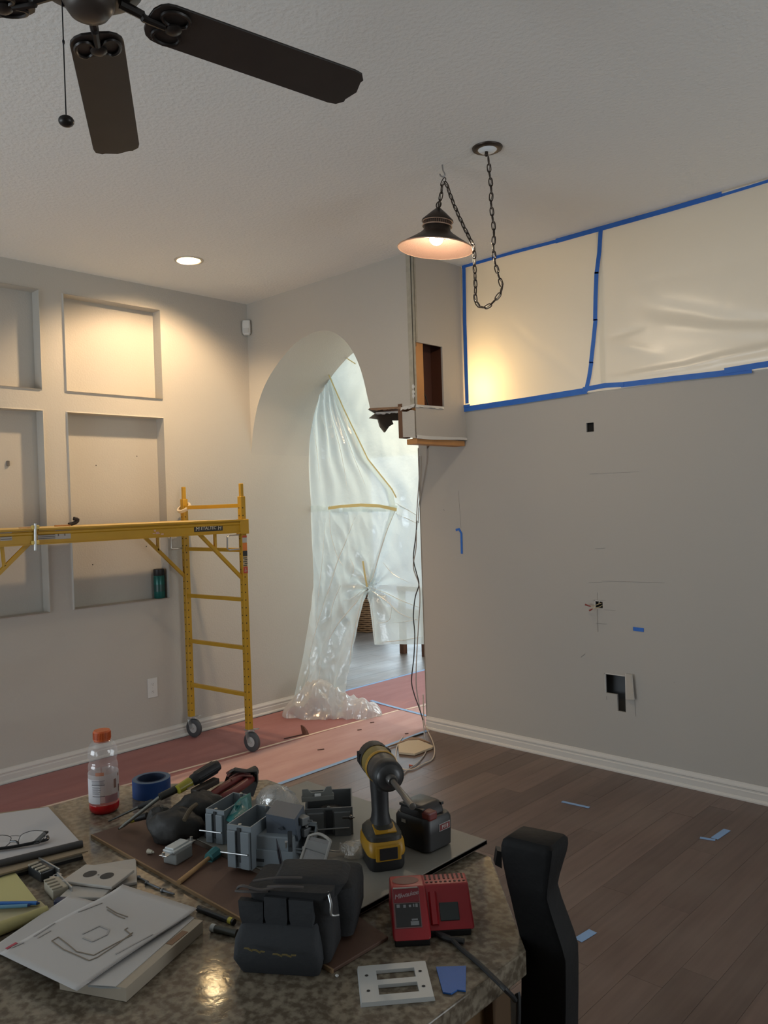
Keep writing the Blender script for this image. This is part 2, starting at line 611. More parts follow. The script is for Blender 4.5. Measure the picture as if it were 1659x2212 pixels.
b.poly([(-3.808, 2.293), (-3.77, 2.288), (-3.72, 2.292), (-3.66, 2.283), (-3.60, 2.286), (-3.538, 2.279), (-3.538, HC), (-3.808, HC)], 0.013, XZ(YA + 0.013))
b.poly([(-3.538, 2.262), (-3.50, 2.270), (-3.47, 2.262), (-3.413, 2.268), (-3.413, HC), (-3.538, HC)], 0.013, XZ(YA + 0.013))
b.build('front_drywall', M_wall, wall_arch)
# lower hanging piece of front and side drywall
b = MB()
b.poly([(-3.515, 2.083), (-3.47, 2.080), (-3.41, 2.068), (-3.41, 2.246), (-3.44, 2.253), (-3.475, 2.245), (-3.515, 2.25)], 0.013, XZ(YA + 0.011))
b.build('hanging_drywall', M_wall, wall_arch)
# return face with the square hole
b = MB()
RH = (3.896, 4.170, 2.285, 2.690)
panel(b, (XR, 0, 0), Y_, Z_, -X_, YA, YB + 0.002, 2.25, HC, [RH], 0.013)
panel(b, (XR, 0, 0), Y_, Z_, -X_, YA, YB + 0.002, 2.085, 2.25, [], 0.013)
b.quad((XR, YA, 2.085), (XR, YB, 2.085), (XR - .013, YB, 2.085), (XR - .013, YA, 2.085))
b.build('side_drywall', M_wall2, wall_arch)
b = MB()                                        # ragged lower lip left on the side piece
pts = [(3.885, 2.088), (4.0, 2.084), (4.1, 2.086), (4.2, 2.086), (4.28, 2.088), (4.32, 2.090), (4.398, 2.088), (4.398, 2.072), (4.30, 2.072), (4.15, 2.066), (4.02, 2.062), (3.885, 2.066)]
b.poly(pts, 0.012, basis((XR - 0.001, 0, 0), (0, 1, 0), (0, 0, 1), (1, 0, 0)))
b.build('torn_drywall_lip', M_core, wall_arch)
b = MB(); b.box((-3.62, 4.47, 2.85), (0.44, 0.012, 0.84)); b.build('back_drywall', M_core, wall_arch)
b = MB()                                        # jagged remnant of the far skin
jp_ = [at(*q, x=-3.80) for q in ((797, 884), (812, 893), (799, 903), (818, 906), (822, 921), (832, 934), (841, 921), (850, 916), (847, 908), (863, 908), (863, 880))]
b.poly([(q.y, q.z) for q in jp_], 0.012, basis((-3.812, 0, 0), (0, 1, 0), (0, 0, 1), (1, 0, 0)))
b.build('jagged_drywall_remnant', mat('backside_of_drywall', (0.20, 0.185, 0.16), 0.9, bump=(30, 0.4, 0.004)), wall_arch)
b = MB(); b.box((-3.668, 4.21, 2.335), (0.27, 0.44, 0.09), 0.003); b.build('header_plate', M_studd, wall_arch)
b = MB(); b.box((-3.668, 3.925, 2.34), (0.27, 0.035, 0.10), 0.003); b.build('front_plate', M_stud, wall_arch)
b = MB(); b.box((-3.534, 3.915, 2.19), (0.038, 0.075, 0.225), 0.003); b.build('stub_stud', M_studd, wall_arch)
b = MB(); b.box((XR - 0.034, 3.945, 2.66), (0.038, 0.088, 1.2), 0.003); b.build('stud', M_stud, wall_arch)
b = MB(); b.box((XR - 0.05, 4.14, 2.050), (0.088, 0.50, 0.036), 0.003); b.build('bottom_plate', M_stud, wall_arch)
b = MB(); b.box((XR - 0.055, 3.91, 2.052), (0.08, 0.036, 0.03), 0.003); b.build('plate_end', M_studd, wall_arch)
b = MB()
b.quad((XR - .12, 3.9, 2.2), (XR - .12, 4.4, 2.2), (XR - .12, 4.4, 3.2), (XR - .12, 3.9, 3.2))
b.quad((XR - .12, 4.19, 2.2), (XR - .014, 4.19, 2.2), (XR - .014, 4.19, 3.2), (XR - .12, 4.19, 3.2))
b.build('inner_board', M_osb, wall_arch)
b = MB()
b.tube([(XR - .05, 3.99, 2.52), (XR - .06, 4.03, 2.40), (XR - .05, 4.07, 2.29)], 0.004, 6)
b.tube([(XR - .08, 3.99, 2.42), (XR - .09, 4.02, 2.36), (XR - .08, 4.03, 2.29)], 0.003, 6)
b.build('cable', mat('black_cable', (0.012, 0.011, 0.010), 0.5), wall_arch)
# exposed corner bead, split in a front and a side flange
b = MB()
b.box((XR - 0.022, YA - 0.0015, 2.775), (0.040, 0.003, 0.985))
b.build('corner_bead', mat('weathered_metal_bead', (0.33, 0.31, 0.25), 0.6, var=(30, 0.5, (0.42, 0.39, 0.32))), wall_arch)
b = MB()
b.box((XR + 0.0015, YA + 0.020, 2.98), (0.003, 0.040, 0.57))
b.box((XR + 0.001, YA + 0.008, 2.48), (0.003, 0.016, 0.42))
b.build('corner_bead_flange', mat('pale_bead_flange', (0.40, 0.375, 0.31), 0.6, var=(30, 0.5, (0.3, 0.28, 0.23))), wall_arch)
b = MB()
b.box((XR - 0.003, YA - 0.003, 2.775), (0.003, 0.003, 0.985)); b.box((XR + 0.0035, YA + 0.0205, 2.96), (0.002, 0.003, 0.6))
b.build('corner_gap', mat('dark_corner_gap', (0.09, 0.08, 0.06), 0.8), wall_arch)
# torn edges: ragged paper and plaster along the broken bottom
rnd = random.Random(5)
def ragged(name, a, c, wid, m, jag, ey, n=16, th=0.004):
    a, c, ey = V(a), V(c), V(ey)
    t = []
    for i in range(n + 1):
        t.append(a.lerp(c, i / n) + ey * rnd.uniform(-jag, jag) + V((0, 0, rnd.uniform(-jag, jag) * 0.6)))
    up = [a.lerp(c, i / n) + V((0, 0, wid)) for i in range(n, -1, -1)]
    b = MB()
    pl = t + up
    nrm = (c - a).cross(V((0, 0, 1))).normalized() * th
    b.solid([p for p in pl], [p + nrm for p in pl])
    return b.build(name, m, wall_arch)
ragged('torn_paper', (-3.815, YA - 0.004, 2.287), (-3.52, YA - 0.004, 2.268), 0.016, M_kraft, 0.006, (0, 1, 0), 22)
ragged('torn_plaster', (-3.81, YA + 0.05, 2.265), (-3.53, YA + 0.02, 2.245), 0.014, M_core, 0.006, (0, 1, 0), 18)
ragged('torn_paper', (-3.52, YA - 0.004, 2.258), (-3.40, YA - 0.004, 2.268), 0.02, M_core, 0.008, (0, 1, 0), 12)
ragged('torn_paper', (XR + 0.003, YA, 2.268), (XR + 0.003, 4.16, 2.272), 0.016, M_core, 0.006, (1, 0, 0), 14)
ragged('torn_plaster', (-3.84, YB + 0.03, 1.99), (-3.70, YB - 0.01, 2.07), 0.03, M_kraft, 0.018, (0, 1, 0), 9)
b = MB()
for z in (2.365, 2.34, 2.40):
    b.ball((XR - 0.012, YA - 0.002, z), 0.013, (1.0, 0.4, 1.3), 8)
b.build('plaster_chip', M_core, wall_arch)

# long wall on the right with its cut openings; above it the high opening
YS = YB + 0.105
cuts = [(-2.492, -2.436, 2.098, 2.150), (-2.436, -2.394, 0.958, 1.003), (-2.412, -2.290, 0.415, 0.545), (-2.352, -2.296, 0.318, 0.415)]
def fixc(px0, px1, py0, py1):
    a, c = at(px0, py0, y=YB), at(px1, py1, y=YB)
    return (a.x, c.x, c.z, a.z)
cuts = [fixc(1266, 1283, 914, 932), fixc(1284, 1302, 1297, 1314), fixc(1306, 1351, 1454, 1503), fixc(1333, 1352, 1503.2, 1539)]
cuts[3] = (cuts[3][0], cuts[2][1], cuts[3][2], cuts[2][2])
b = MB()
panel(b, (0, YB, 0), X_, Z_, Y_, -3.84, 2.6, 0, 2.29, cuts, 0.014)
b.quad((-3.40, YB, 2.29), (2.6, YB, 2.29), (2.6, YS, 2.29), (-3.40, YS, 2.29))
b.quad((-3.84, YB, 2.29), (-3.40, YB, 2.29), (-3.40, YS, 2.29), (-3.84, YS, 2.29))
b.quad((-3.84, YB, 0), (-3.84, YS, 0), (-3.84, YS, 2.29), (-3.84, YB, 2.29))
b.quad((-3.84, YS, 0), (2.6, YS, 0), (2.6, YS, 2.29), (-3.84, YS, 2.29))
wall_back = struct(b.build('wall_back', M_wall2))
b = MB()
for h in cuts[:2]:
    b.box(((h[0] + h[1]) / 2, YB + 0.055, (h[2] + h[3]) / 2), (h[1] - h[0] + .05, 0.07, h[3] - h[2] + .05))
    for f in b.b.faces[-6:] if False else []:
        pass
b.build('outlet_shade_box', M_dark, wall_back)  # near-black boxes painted for the shade inside the small wall holes
b = MB(); b.box(((cuts[2][0] + cuts[2][1]) / 2, YS - 0.004, 0.45), (0.3, 0.004, 0.4)); b.build('cavity_back', mat('grey_back_of_drywall', (0.16, 0.165, 0.17), 0.9), wall_back)
for nm, h in (('cut_edge', cuts[2]), ('cut_edge', cuts[1])):
    b = MB()
    b.box((h[0] + 0.002, YB + 0.005, (h[2] + h[3]) / 2), (0.004, 0.014, h[3] - h[2]))
    b.box(((h[0] + h[1]) / 2, YB + 0.005, h[3] - 0.002), (h[1] - h[0], 0.014, 0.004))
    b.build(nm, M_core, wall_back)
# the flap of drywall still hanging beside the lower opening
f = [at(1354, 1455, y=YB - 0.004), at(1366, 1457, y=YB - 0.02), at(1371, 1511, y=YB - 0.02), at(1355, 1510, y=YB - 0.004)]
b = MB(); b.solid(f, [p + V((0.001, -0.011, 0)) for p in f]); b.build('drywall_flap', mat('pale_drywall_flap', (0.50, 0.47, 0.42), 0.85), wall_back)
b = MB(); g = [at(1351, 1455, y=YB - 0.004), at(1354, 1455, y=YB - 0.012), at(1355, 1510, y=YB - 0.012), at(1352, 1510, y=YB - 0.004)]
b.solid(g, [p + V((0, -0.004, 0)) for p in g]); b.build('flap_edge', M_core, wall_back)
b = MB()
mk = lambda a, c, w: b.bar(at(*a, y=YB - 0.0004), at(*c, y=YB - 0.0004), 0.0008, w, (0, 1, 0))
for a, c, w in (((1275, 1024), (1292, 1023), .003), ((1286, 1185), (1307, 1184), .004), ((1288, 1346), (1311, 1348), .004), ((1272, 1258), (1300, 1258), .002),
                ((1300, 1255), (1436, 1259), .0015), ((1274, 1024), (1380, 1019), .001), ((1291, 1280), (1291, 1296), .002), ((1291, 1316), (1292, 1365), .004),
                ((1281, 1296), (1308, 1297), .002), ((1255, 1420), (1264, 1412), .004), ((1304, 1317), (1330, 1319), .001), ((1371, 1510), (1374, 1548), .002), ((1310, 1504), (1311, 1512), .002),
                ((990, 1060), (996, 1140), .001), ((1455, 1473), (1458, 1474), .003), ((957, 1100), (960, 1103), .003)):
    mk(a, c, w)
b.build('pencil_mark', mat('pencil', (0.17, 0.16, 0.145), 0.9), wall_back)
# end of the wall: bare bead edge
b = MB(); b.box((-3.842, YB + 0.01, 1.05), (0.006, 0.026, 2.0)); b.build('end_bead', mat('bare_wall_edge', (0.36, 0.33, 0.28), 0.7, var=(12, 0.5, (0.22, 0.18, 0.14))), wall_back)

# rooms behind: enclosing walls and an added light divider
def wallbox(name, c, d):
    b = MB(); b.box(c, d); return struct(b.build(name, M_wall2))
b = MB()
panel(b, (0, -3.0, 0), X_, Z_, -Y_, XL, 2.6, 0, HC, [(-4.7, -1.9, 0.05, 2.4)], 0.12)
struct(b.build('wall_front', M_wall2))
b = MB()
panel(b, (2.6, 0, 0), Y_, Z_, X_, -3.0, 9.0, 0, HC, [(1.9, 3.7, 0.06, 2.4)], 0.12)
struct(b.build('wall_right', M_wall2))
b = MB()
panel(b, (0, 8.6, 0), X_, Z_, Y_, -10.4, 2.6, 0, HC, [(-8.6, -5.8, 0.06, 2.4)], 0.12)
struct(b.build('wall_far', M_wall2))
wallbox('wall_side', (-10.35, 6.5, HC / 2), (0.1, 4.2, HC))
wallbox('added_light_partition', (-3.44, 6.55, HC / 2), (0.08, 4.1, HC))  # added unseen divider, keeps cool daylight off the high plastic sheet
b = MB(); panel(b, (0, 4.49, 0), X_, Z_, Y_, -10.4, XL - 0.14, 0, HC, [], 0.0); struct(b.build('wall_entry', M_wall2))

# baseboards
BP = [(0, 0), (0.024, 0), (0.024, 0.008), (0.019, 0.017), (0.014, 0.019), (0.014, 0.050), (0.0105, 0.054), (0.0105, 0.062), (0.013, 0.066), (0.012, 0.073), (0.006, 0.084), (0.004, 0.091), (0, 0.092)]
b = MB(); b.poly(BP, 7.45, basis((XL, -2.98, 0), (1, 0, 0), (0, 0, 1), (0, 1, 0))); struct(b.build('baseboard_left', M_trim))
b = MB(); b.poly(BP, 6.4, basis((-3.84, YB, 0), (0, -1, 0), (0, 0, 1), (1, 0, 0))); struct(b.build('baseboard_back', M_trim))

# window frames of the two daylight openings behind the photographer and the far glass door
def frame_window(name, o, eu, ev, w, h, bars):
    b = MB()
    o, eu, ev = V(o), V(eu), V(ev)
    for p, q in ((o, o + eu * w), (o + ev * h, o + eu * w + ev * h)):
        b.bar(p, q, 0.05, 0.05, (0, 0, 1))
    for k in range(bars + 1):
        p = o + eu * (w * k / bars)
        b.bar(p, p + ev * h, 0.05, 0.05, eu)
    return struct(b.build(name, M_trim))
frame_window('window_1', (-4.68, -3.06, 0.07), X_, Z_, 2.76, 2.31, 2)
frame_window('window_2', (2.66, 1.92, 0.08), Y_, Z_, 1.76, 2.3, 2)
frame_window('window_3', (-8.58, 8.66, 0.08), X_, Z_, 2.76, 2.30, 2)
# ================================================================ fixtures and covers of the room
M_blue = mat('blue_masking_tape', (0.018, 0.12, 0.50), 0.6, var=(20, 0.6, (0.03, 0.16, 0.55)))
M_bluepale = mat('blue_tape_stuck_on_floor', (0.22, 0.36, 0.60), 0.6)
M_cream = mat('cream_masking_tape', (0.62, 0.52, 0.34), 0.65)
M_creamf = mat('cream_masking_tape_on_paper', (0.72, 0.58, 0.46), 0.65)
M_black = mat('black_plastic', (0.011, 0.011, 0.012), 0.45)
M_yellow = mat('yellow_enamel', (0.50, 0.285, 0.012), 0.42, var=(7, 0.6, (0.43, 0.235, 0.012)), bump=(30, 0.1, 0.002))
M_steel = mat('zinc_steel', (0.55, 0.56, 0.56), 0.35, 0.9)
M_white = mat('white_plastic', (0.66, 0.66, 0.64), 0.4)
M_red = mat('red_sticker', (0.45, 0.06, 0.03), 0.5)
M_orange = mat('orange_sticker', (0.62, 0.17, 0.03), 0.5)

def ribbon(pts, n, w, th):
    """flat band through pts lying on a plane with normal n"""
    pts = [V(p) for p in pts]
    n = V(n)
    L, R = [], []
    for i, p in enumerate(pts):
        d = (pts[min(i + 1, len(pts) - 1)] - pts[max(i - 1, 0)]).normalized()
        s = n.cross(d).normalized() * w / 2
        L.append(p + s); R.append(p - s)
    ring = L + R[::-1]
    b = MB()
    for i in range(len(pts) - 1):
        q = [L[i], L[i + 1], R[i + 1], R[i]]
        b.solid(q, [x + n * th for x in q])
    return b
def tape(label, px, plane, off, w, m=None, group=None, n=None, name='tape_strip'):
    if plane[0] == 'y' and off > 0.003:
        off += 0.006
        w *= 1.3
    """a strip of tape on the plane ('x'|'y'|'z', value); px are points of the photograph"""
    a, val = plane
    nn = n or {'y': (0, -1, 0), 'x': (1, 0, 0), 'z': (0, 0, 1)}[a]
    pts = [at(*p, **{a: val}) + V(nn) * off for p in px]
    o = ribbon(pts, nn, w, 0.0012).build(name, m or M_blue, base=True)
    return tag(o, label, 'tape', group)

# --- tape round the plastic over the high opening
YP = ('y', YB)
tape('upright blue tape at the left end of the plastic over the high opening', [(1004, 579), (1006, 700), (1011, 872)], YP, 0.004, 0.022)
tape('blue tape along the ceiling at the far left end of the plastic', [(1000, 578), (1100, 549), (1207, 521)], YP, 0.006, 0.016)
tape('long blue tape along the ceiling in the middle of the plastic top edge', [(1203, 522), (1300, 495), (1440, 456), (1561, 421)], YP, 0.008, 0.022)
tape('narrow blue tape along the ceiling at the right edge of the photo', [(1557, 424), (1620, 405), (1700, 380), (2050, 274)], YP, 0.005, 0.012)
seg = [((1300, 497), (1297, 545), (1291, 592)), ((1291, 588), (1289, 640), (1288, 693)), ((1289, 690), (1284, 740), (1279, 785)), ((1280, 782), (1275, 815), (1268, 846))]
for s, w in zip(seg, ('topmost', 'second', 'third', 'lowest')):
    tape('%s of four blue tape pieces down the seam between the two plastic sheets' % w, s, YP, 0.007, 0.021)
tape('blue tape under the left plastic sheet, from the corner to the seam', [(989, 893), (1000, 885), (1130, 866), (1270, 844)], YP, 0.006, 0.028)
tape('short blue tape under the seam where the two sheets meet', [(1262, 842), (1310, 833), (1350, 831)], YP, 0.009, 0.022)
tape('long blue tape under the right plastic sheet', [(1344, 832), (1460, 818), (1626, 800)], YP, 0.007, 0.024)
tape('blue tape under the plastic at the right edge of the photo', [(1567, 802), (1640, 790), (1710, 780), (2050, 728)], YP, 0.009, 0.024)
tape('blue tape folded around the header corner below the high opening', [(1018, 876), (1000, 879), (991, 886), (989, 897)], YP, 0.010, 0.014)
# --- loose tape on the wall and the floor
tape('hook-shaped blue tape strip on the wall beside the passage', [(985, 1145), (992, 1143), (997, 1152), (998, 1196)], YP, 0.002, 0.017)
tape('small blue tape piece on the wall below the wire hole', [(1368, 1358), (1391, 1361)], YP, 0.002, 0.022)
tape('pale blue tape on the dark floor nearest the long wall', [(1214, 1732), (1273, 1745)], ('z', 0), 0.001, 0.022, M_bluepale)
tape('pale blue tape strip pointing at the wall, part of a right angle on the floor', [(1543, 1812), (1571, 1793)], ('z', 0), 0.001, 0.034, M_bluepale)
tape('short pale blue tape closing the right angle marked on the floor', [(1512, 1810), (1545, 1815)], ('z', 0), 0.0005, 0.022, M_bluepale)
tape('pale blue tape on the floor just right of the black stool', [(1248, 2032), (1281, 2012)], ('z', 0), 0.001, 0.036, M_bluepale)

# --- red floor paper
def paper_mat(name, c, c2):
    m = mat(name, c, 0.7, var=(9, 0.6, c2), bump=(26, 0.35, 0.006))
    nt = m.node_tree
    for n in nt.nodes:                          # dusty scuffs drawn out along the strip
        if n.type == 'TEX_NOISE':
            mp = nt.nodes.new('ShaderNodeMapping')
            mp.inputs['Scale'].default_value = (1.0, 0.22, 1)
            l = n.inputs['Vector'].links[0]
            src = l.from_socket
            nt.links.new(src, mp.inputs['Vector'])
            nt.links.new(mp.outputs['Vector'], n.inputs['Vector'])
    return m
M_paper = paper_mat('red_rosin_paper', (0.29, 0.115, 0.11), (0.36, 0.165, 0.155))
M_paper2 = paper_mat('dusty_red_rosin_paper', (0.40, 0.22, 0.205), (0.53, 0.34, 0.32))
def paper(label, pts, m=None):
    b = MB(); b.poly([(p[0], p[1]) for p in pts], 0.0012, Matrix.Translation((0, 0, 0.0006)))
    return tag(b.build('floor_paper', m or M_paper, base=True), label, 'floor paper')
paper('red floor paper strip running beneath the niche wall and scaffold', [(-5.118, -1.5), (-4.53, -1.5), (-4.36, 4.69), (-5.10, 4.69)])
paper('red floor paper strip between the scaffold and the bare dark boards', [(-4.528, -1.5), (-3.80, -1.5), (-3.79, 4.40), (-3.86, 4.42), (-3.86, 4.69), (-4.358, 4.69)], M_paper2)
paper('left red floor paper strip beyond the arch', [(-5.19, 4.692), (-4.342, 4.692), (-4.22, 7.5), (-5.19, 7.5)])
paper('right red floor paper strip beyond the arch, seen beside the wall end', [(-4.340, 4.692), (-3.88, 4.692), (-3.70, 7.5), (-4.218, 7.5)], M_paper2)
def floortape(label, pts, w, m, z=0.002):
    o = ribbon([V((x, y, z)) for x, y in pts], (0, 0, 1), w, 0.0008).build('tape_strip', m, base=True)
    tag(o, label, 'tape')
floortape('long cream tape seam along the middle of the red floor paper', [(-4.56, -1.0), (-4.553, 1.656), (-4.45, 3.1), (-4.355, 4.65)], 0.022, M_creamf)
floortape('cream tape seam on the red paper beyond the arch', [(-4.33, 4.66), (-4.286, 4.873), (-4.22, 6.5)], 0.022, M_creamf, 0.0035)
floortape('blue tape along the red paper edge towards the bare boards', [(-3.79, -1.0), (-3.782, 1.0), (-3.777, 3.0), (-3.782, 3.9), (-3.80, 4.36)], 0.034, M_bluepale)
floortape('blue tape across the red paper under the arch', [(-4.75, 4.735), (-4.629, 4.713), (-4.30, 4.675), (-3.90, 4.635)], 0.034, M_bluepale, 0.0045)
floortape('blue tape along the red paper edge beyond the arch', [(-5.19, 4.72), (-5.19, 5.5), (-5.192, 7.0)], 0.034, M_bluepale)

# --- plastic sheet over the high opening
F_hall = film('clear_plastic_sheet', (0.84, 0.83, 0.78), 0.10, 0.30, (5, 0.12, 0.02), 0.06, 0.68)
CREASES = [(-3.05, 2.85, -2.45, 2.33, .035, -.010), (-2.93, 2.80, -2.75, 2.60, .03, .007), (-3.2, 2.9, -2.95, 2.35, .05, .008), (-2.25, 3.1, -2.05, 2.75, .05, .006),
           (-2.1, 2.75, -1.45, 2.50, .06, .014), (-1.95, 2.62, -1.2, 2.44, .045, -.012), (-1.75, 2.60, -1.25, 2.50, .03, .010), (-2.3, 2.345, -1.7, 2.36, .022, -.016), (-1.8, 2.37, -1.0, 2.41, .025, -.016),
           (-1.65, 2.95, -1.62, 2.65, .012, .004), (-1.61, 2.97, -1.58, 2.68, .012, .004), (-2.3, 2.6, -2.1, 2.62, .015, .005), (-2.3, 2.57, -2.0, 2.45, .03, -.006), (-1.2, 2.55, -0.4, 2.5, .06, .014)]
def wr(x, z):
    d = 0.010 * noise.noise(V((x * 1.3 + z * 1.2, z * 0.8, 3)))
    for x0, z0, x1, z1, w, a in CREASES:
        dx, dz = x1 - x0, z1 - z0
        L2 = dx * dx + dz * dz
        t = ((x - x0) * dx + (z - z0) * dz) / L2
        q = max(0.0, min(1.0, t))
        r2 = (x - x0 - q * dx) ** 2 + (z - z0 - q * dz) ** 2
        d += a * math.exp(-r2 / (w * w)) * math.sin(math.pi * min(1, max(0, 0.1 + 0.8 * q)))
    return d
def edge(u, v):
    return max(0.0, min(1, (v - 0.02) * 14, (0.98 - v) * 14, u * 10, 1))
t = thing('plastic_sheet', (-2.0, YB, 2.28), 'milky plastic sheeting taped over the high opening above the long wall', 'plastic sheet')
b = MB(); b.grid(lambda u, v: (-3.395 + 1.06 * u, YB - 0.001 + 0.5 * wr(-3.395 + 1.06 * u, 2.282 + 0.98 * v) * edge(u, v), 2.282 + 0.978 * v), 90, 70)
b.build('left_sheet', F_hall, t, smooth=True, world=True)
b = MB(); b.grid(lambda u, v: (-2.37 + 2.9 * u, YB - 0.003 + wr(-2.37 + 2.9 * u, 2.282 + 0.98 * v) * edge(min(1, 2.9 * u), v) , 2.282 + 0.978 * v), 150, 70)
b.build('right_sheet', F_hall, t, smooth=True, world=True)

# --- plastic curtain in the arch
F_cur = film('curtain_plastic', (0.74, 0.82, 0.80), 0.22, 0.20, (16, 0.5, 0.012), 0.10, 0.62)
F_heap = film('crumpled_plastic', (0.84, 0.84, 0.83), 0.34, 0.16, (16, 0.7, 0.012), 0.14, 0.5)
cur = thing('plastic_curtain', (-4.5, 4.47, 0.0), 'milky plastic curtain hanging in the arch, slit open and heaped on the floor', 'plastic curtain')
def sheet(name, left, right, y0, y1, Yf, disp, nu, nv, m):
    def fn(u, v):
        py = y0 + (y1 - y0) * v
        l, r = lerp_path(left, py)[0], lerp_path(right, py)[0]
        Y = Yf(v)
        p = at(l + (r - l) * u, py, y=Y)
        p.z = max(p.z, 0.012)
        return p + V((0, disp(u, v, p), 0))
    b = MB(); b.grid(fn, nu, nv)
    def ev(px, py):
        l, r = lerp_path(left, py)[0], lerp_path(right, py)[0]
        return fn(min(1, max(0, (px - l) / (r - l))), (py - y0) / (y1 - y0))
    b.build(name, m, cur, smooth=True, world=True)
    return ev
nz = lambda x, y, z: noise.noise(V((x, y, z)))
APEX = at(795, 1270, y=4.46)
def pull(p):
    """tight folds radiating from the top of the slit"""
    dx, dz = p.x - APEX.x, p.z - APEX.z
    r = math.hypot(dx, dz)
    th = math.atan2(dz, dx)
    return 0.020 * math.sin(11 * th + 1.5 * nz(r * 3, th, 2)) * math.exp(-r / 0.30) * min(1, r / 0.04)
def ridged(x, y, z):
    return 1 - abs(noise.noise(V((x, y, z)))) * 2
ev_r = sheet('upper_right_sheet', [(735, 768), (752, 747), (780, 720), (800, 699), (884, 733), (992, 783), (1057, 836), (1100, 846), (1180, 822), (1270, 795), (1330, 803), (1392, 811)],
      [(735, 940), (1392, 940)], 735, 1392, lambda v: 4.50,
      lambda u, v, p: 0.03 * nz(p.x * 2, p.z * 1.2, 0) + 0.012 * math.sin(14 * u - 9 * v) * (1 - u) + 0.012 * nz(p.x * 9, p.z * 7, 4) + pull(p), 90, 160, F_cur)
ev_p = sheet('pleated_sheet', [(798, 704), (835, 688), (870, 675), (900, 668), (1000, 667), (1105, 668)],
      [(798, 709), (884, 745), (992, 797), (1057, 849), (1105, 858)], 798, 1105, lambda v: 4.482,
      lambda u, v, p: 0.022 * math.sin(30 * (u ** 1.2) + 2.2 * nz(u * 3, v * 2, 1)) * (0.35 + 0.65 * math.sin(math.pi * min(1, v + .15))) * (1 - 0.7 * u) + 0.008 * nz(p.x * 10, p.z * 5, 7), 90, 50, F_cur)
ev_l = sheet('lower_sheet', [(1092, 668), (1300, 670), (1400, 657), (1480, 640), (1550, 626)],
      [(1092, 858), (1180, 826), (1270, 795), (1350, 775), (1420, 757), (1465, 742), (1500, 738), (1550, 732)], 1092, 1550,
      lambda v: 4.478 if v < 0.38 else 4.478 - 0.30 * ((v - 0.38) / 0.62) ** 1.25,
      lambda u, v, p: (0.024 * math.sin(15 * (u + 0.35 * v) + 2.5 * nz(u * 3, v * 3, 2)) * min(1, 0.25 + v) + 0.016 * ridged(p.x * 5 + p.z * 2.2, p.z * 2.5, 5) + 0.012 * nz(p.x * 16, p.z * 9, 3) + pull(p) + 0.03 * max(0, v - .6) * ridged(p.x * 14, p.z * 12, 1)) * min(1, 5 * u + 0.2), 110, 170, F_cur)
# radiating pull folds at the top of the slit
A0, B0 = at(610, 1546, z=0.0), at(826, 1545, z=0.0)
ax = (B0 - A0)
side = V((ax.y, -ax.x, 0)).normalized()
def heap(u, v):
    e = math.sin(math.pi * min(1, max(0, u))) ** 0.45
    a = math.pi * v
    h = (0.12 + 0.17 * math.exp(-((u - 0.33) / 0.24) ** 2) + 0.05 * math.exp(-((u - 0.85) / 0.1) ** 2)) * e
    w = (0.14 + 0.04 * math.sin(7 * u + 1)) * e
    p = A0 + ax * u + side * (math.cos(a) * w) + V((0, 0, math.sin(a) * h))
    q = V((p.x * 6, p.y * 9, p.z * 5))
    k = 0.075 * (ridged(q.x, q.y, q.z) - 0.5) + 0.022 * (ridged(q.x * 2.3, q.y * 2.3, q.z * 2.3) - 0.5)
    p = p + (side * math.cos(a) + V((0, 0, math.sin(a)))) * k * e
    p.z = max(0.006, p.z)
    return p
b = MB(); b.grid(heap, 110, 46); b.build('floor_heap', F_heap, cur, smooth=True, world=True)
C0 = at(650, 1548, z=0.0)
def tail(u, v):
    a = 2 * math.pi * u
    r = (0.075 - 0.01 * v) * (1 + 0.25 * nz(math.cos(a) * 2, math.sin(a) * 2, v * 3))
    return C0 + V((math.cos(a) * r, math.sin(a) * r * 0.7 + 0.12 * v, 0.006 + 0.16 * v + 0.01 * nz(a, v * 6, 0)))
b = MB(); b.grid(tail, 40, 16); b.build('floor_tail', F_heap, cur, smooth=True, world=True)
M_ctape = film('cream_tape_on_film', (0.80, 0.70, 0.42), 0.05, 0.5, None, 0.03, 0.6)
def ctape(px, w, y):
    ribbon([at(*p, y=y) for p in px], (0, -1, 0), w, 0.001).build('masking_tape', M_ctape, cur, world=True)
ctape([(709, 1098), (735, 1094), (780, 1091), (820, 1093), (857, 1101)], 0.024, 4.44)
ctape([(706, 800), (743, 884), (795, 992), (847, 1057), (856, 1075)], 0.012, 4.44)
ctape([(784, 1212), (788, 1240), (793, 1268)], 0.018, 4.43)
ctape([(735, 765), (768, 786)], 0.008, 4.47)

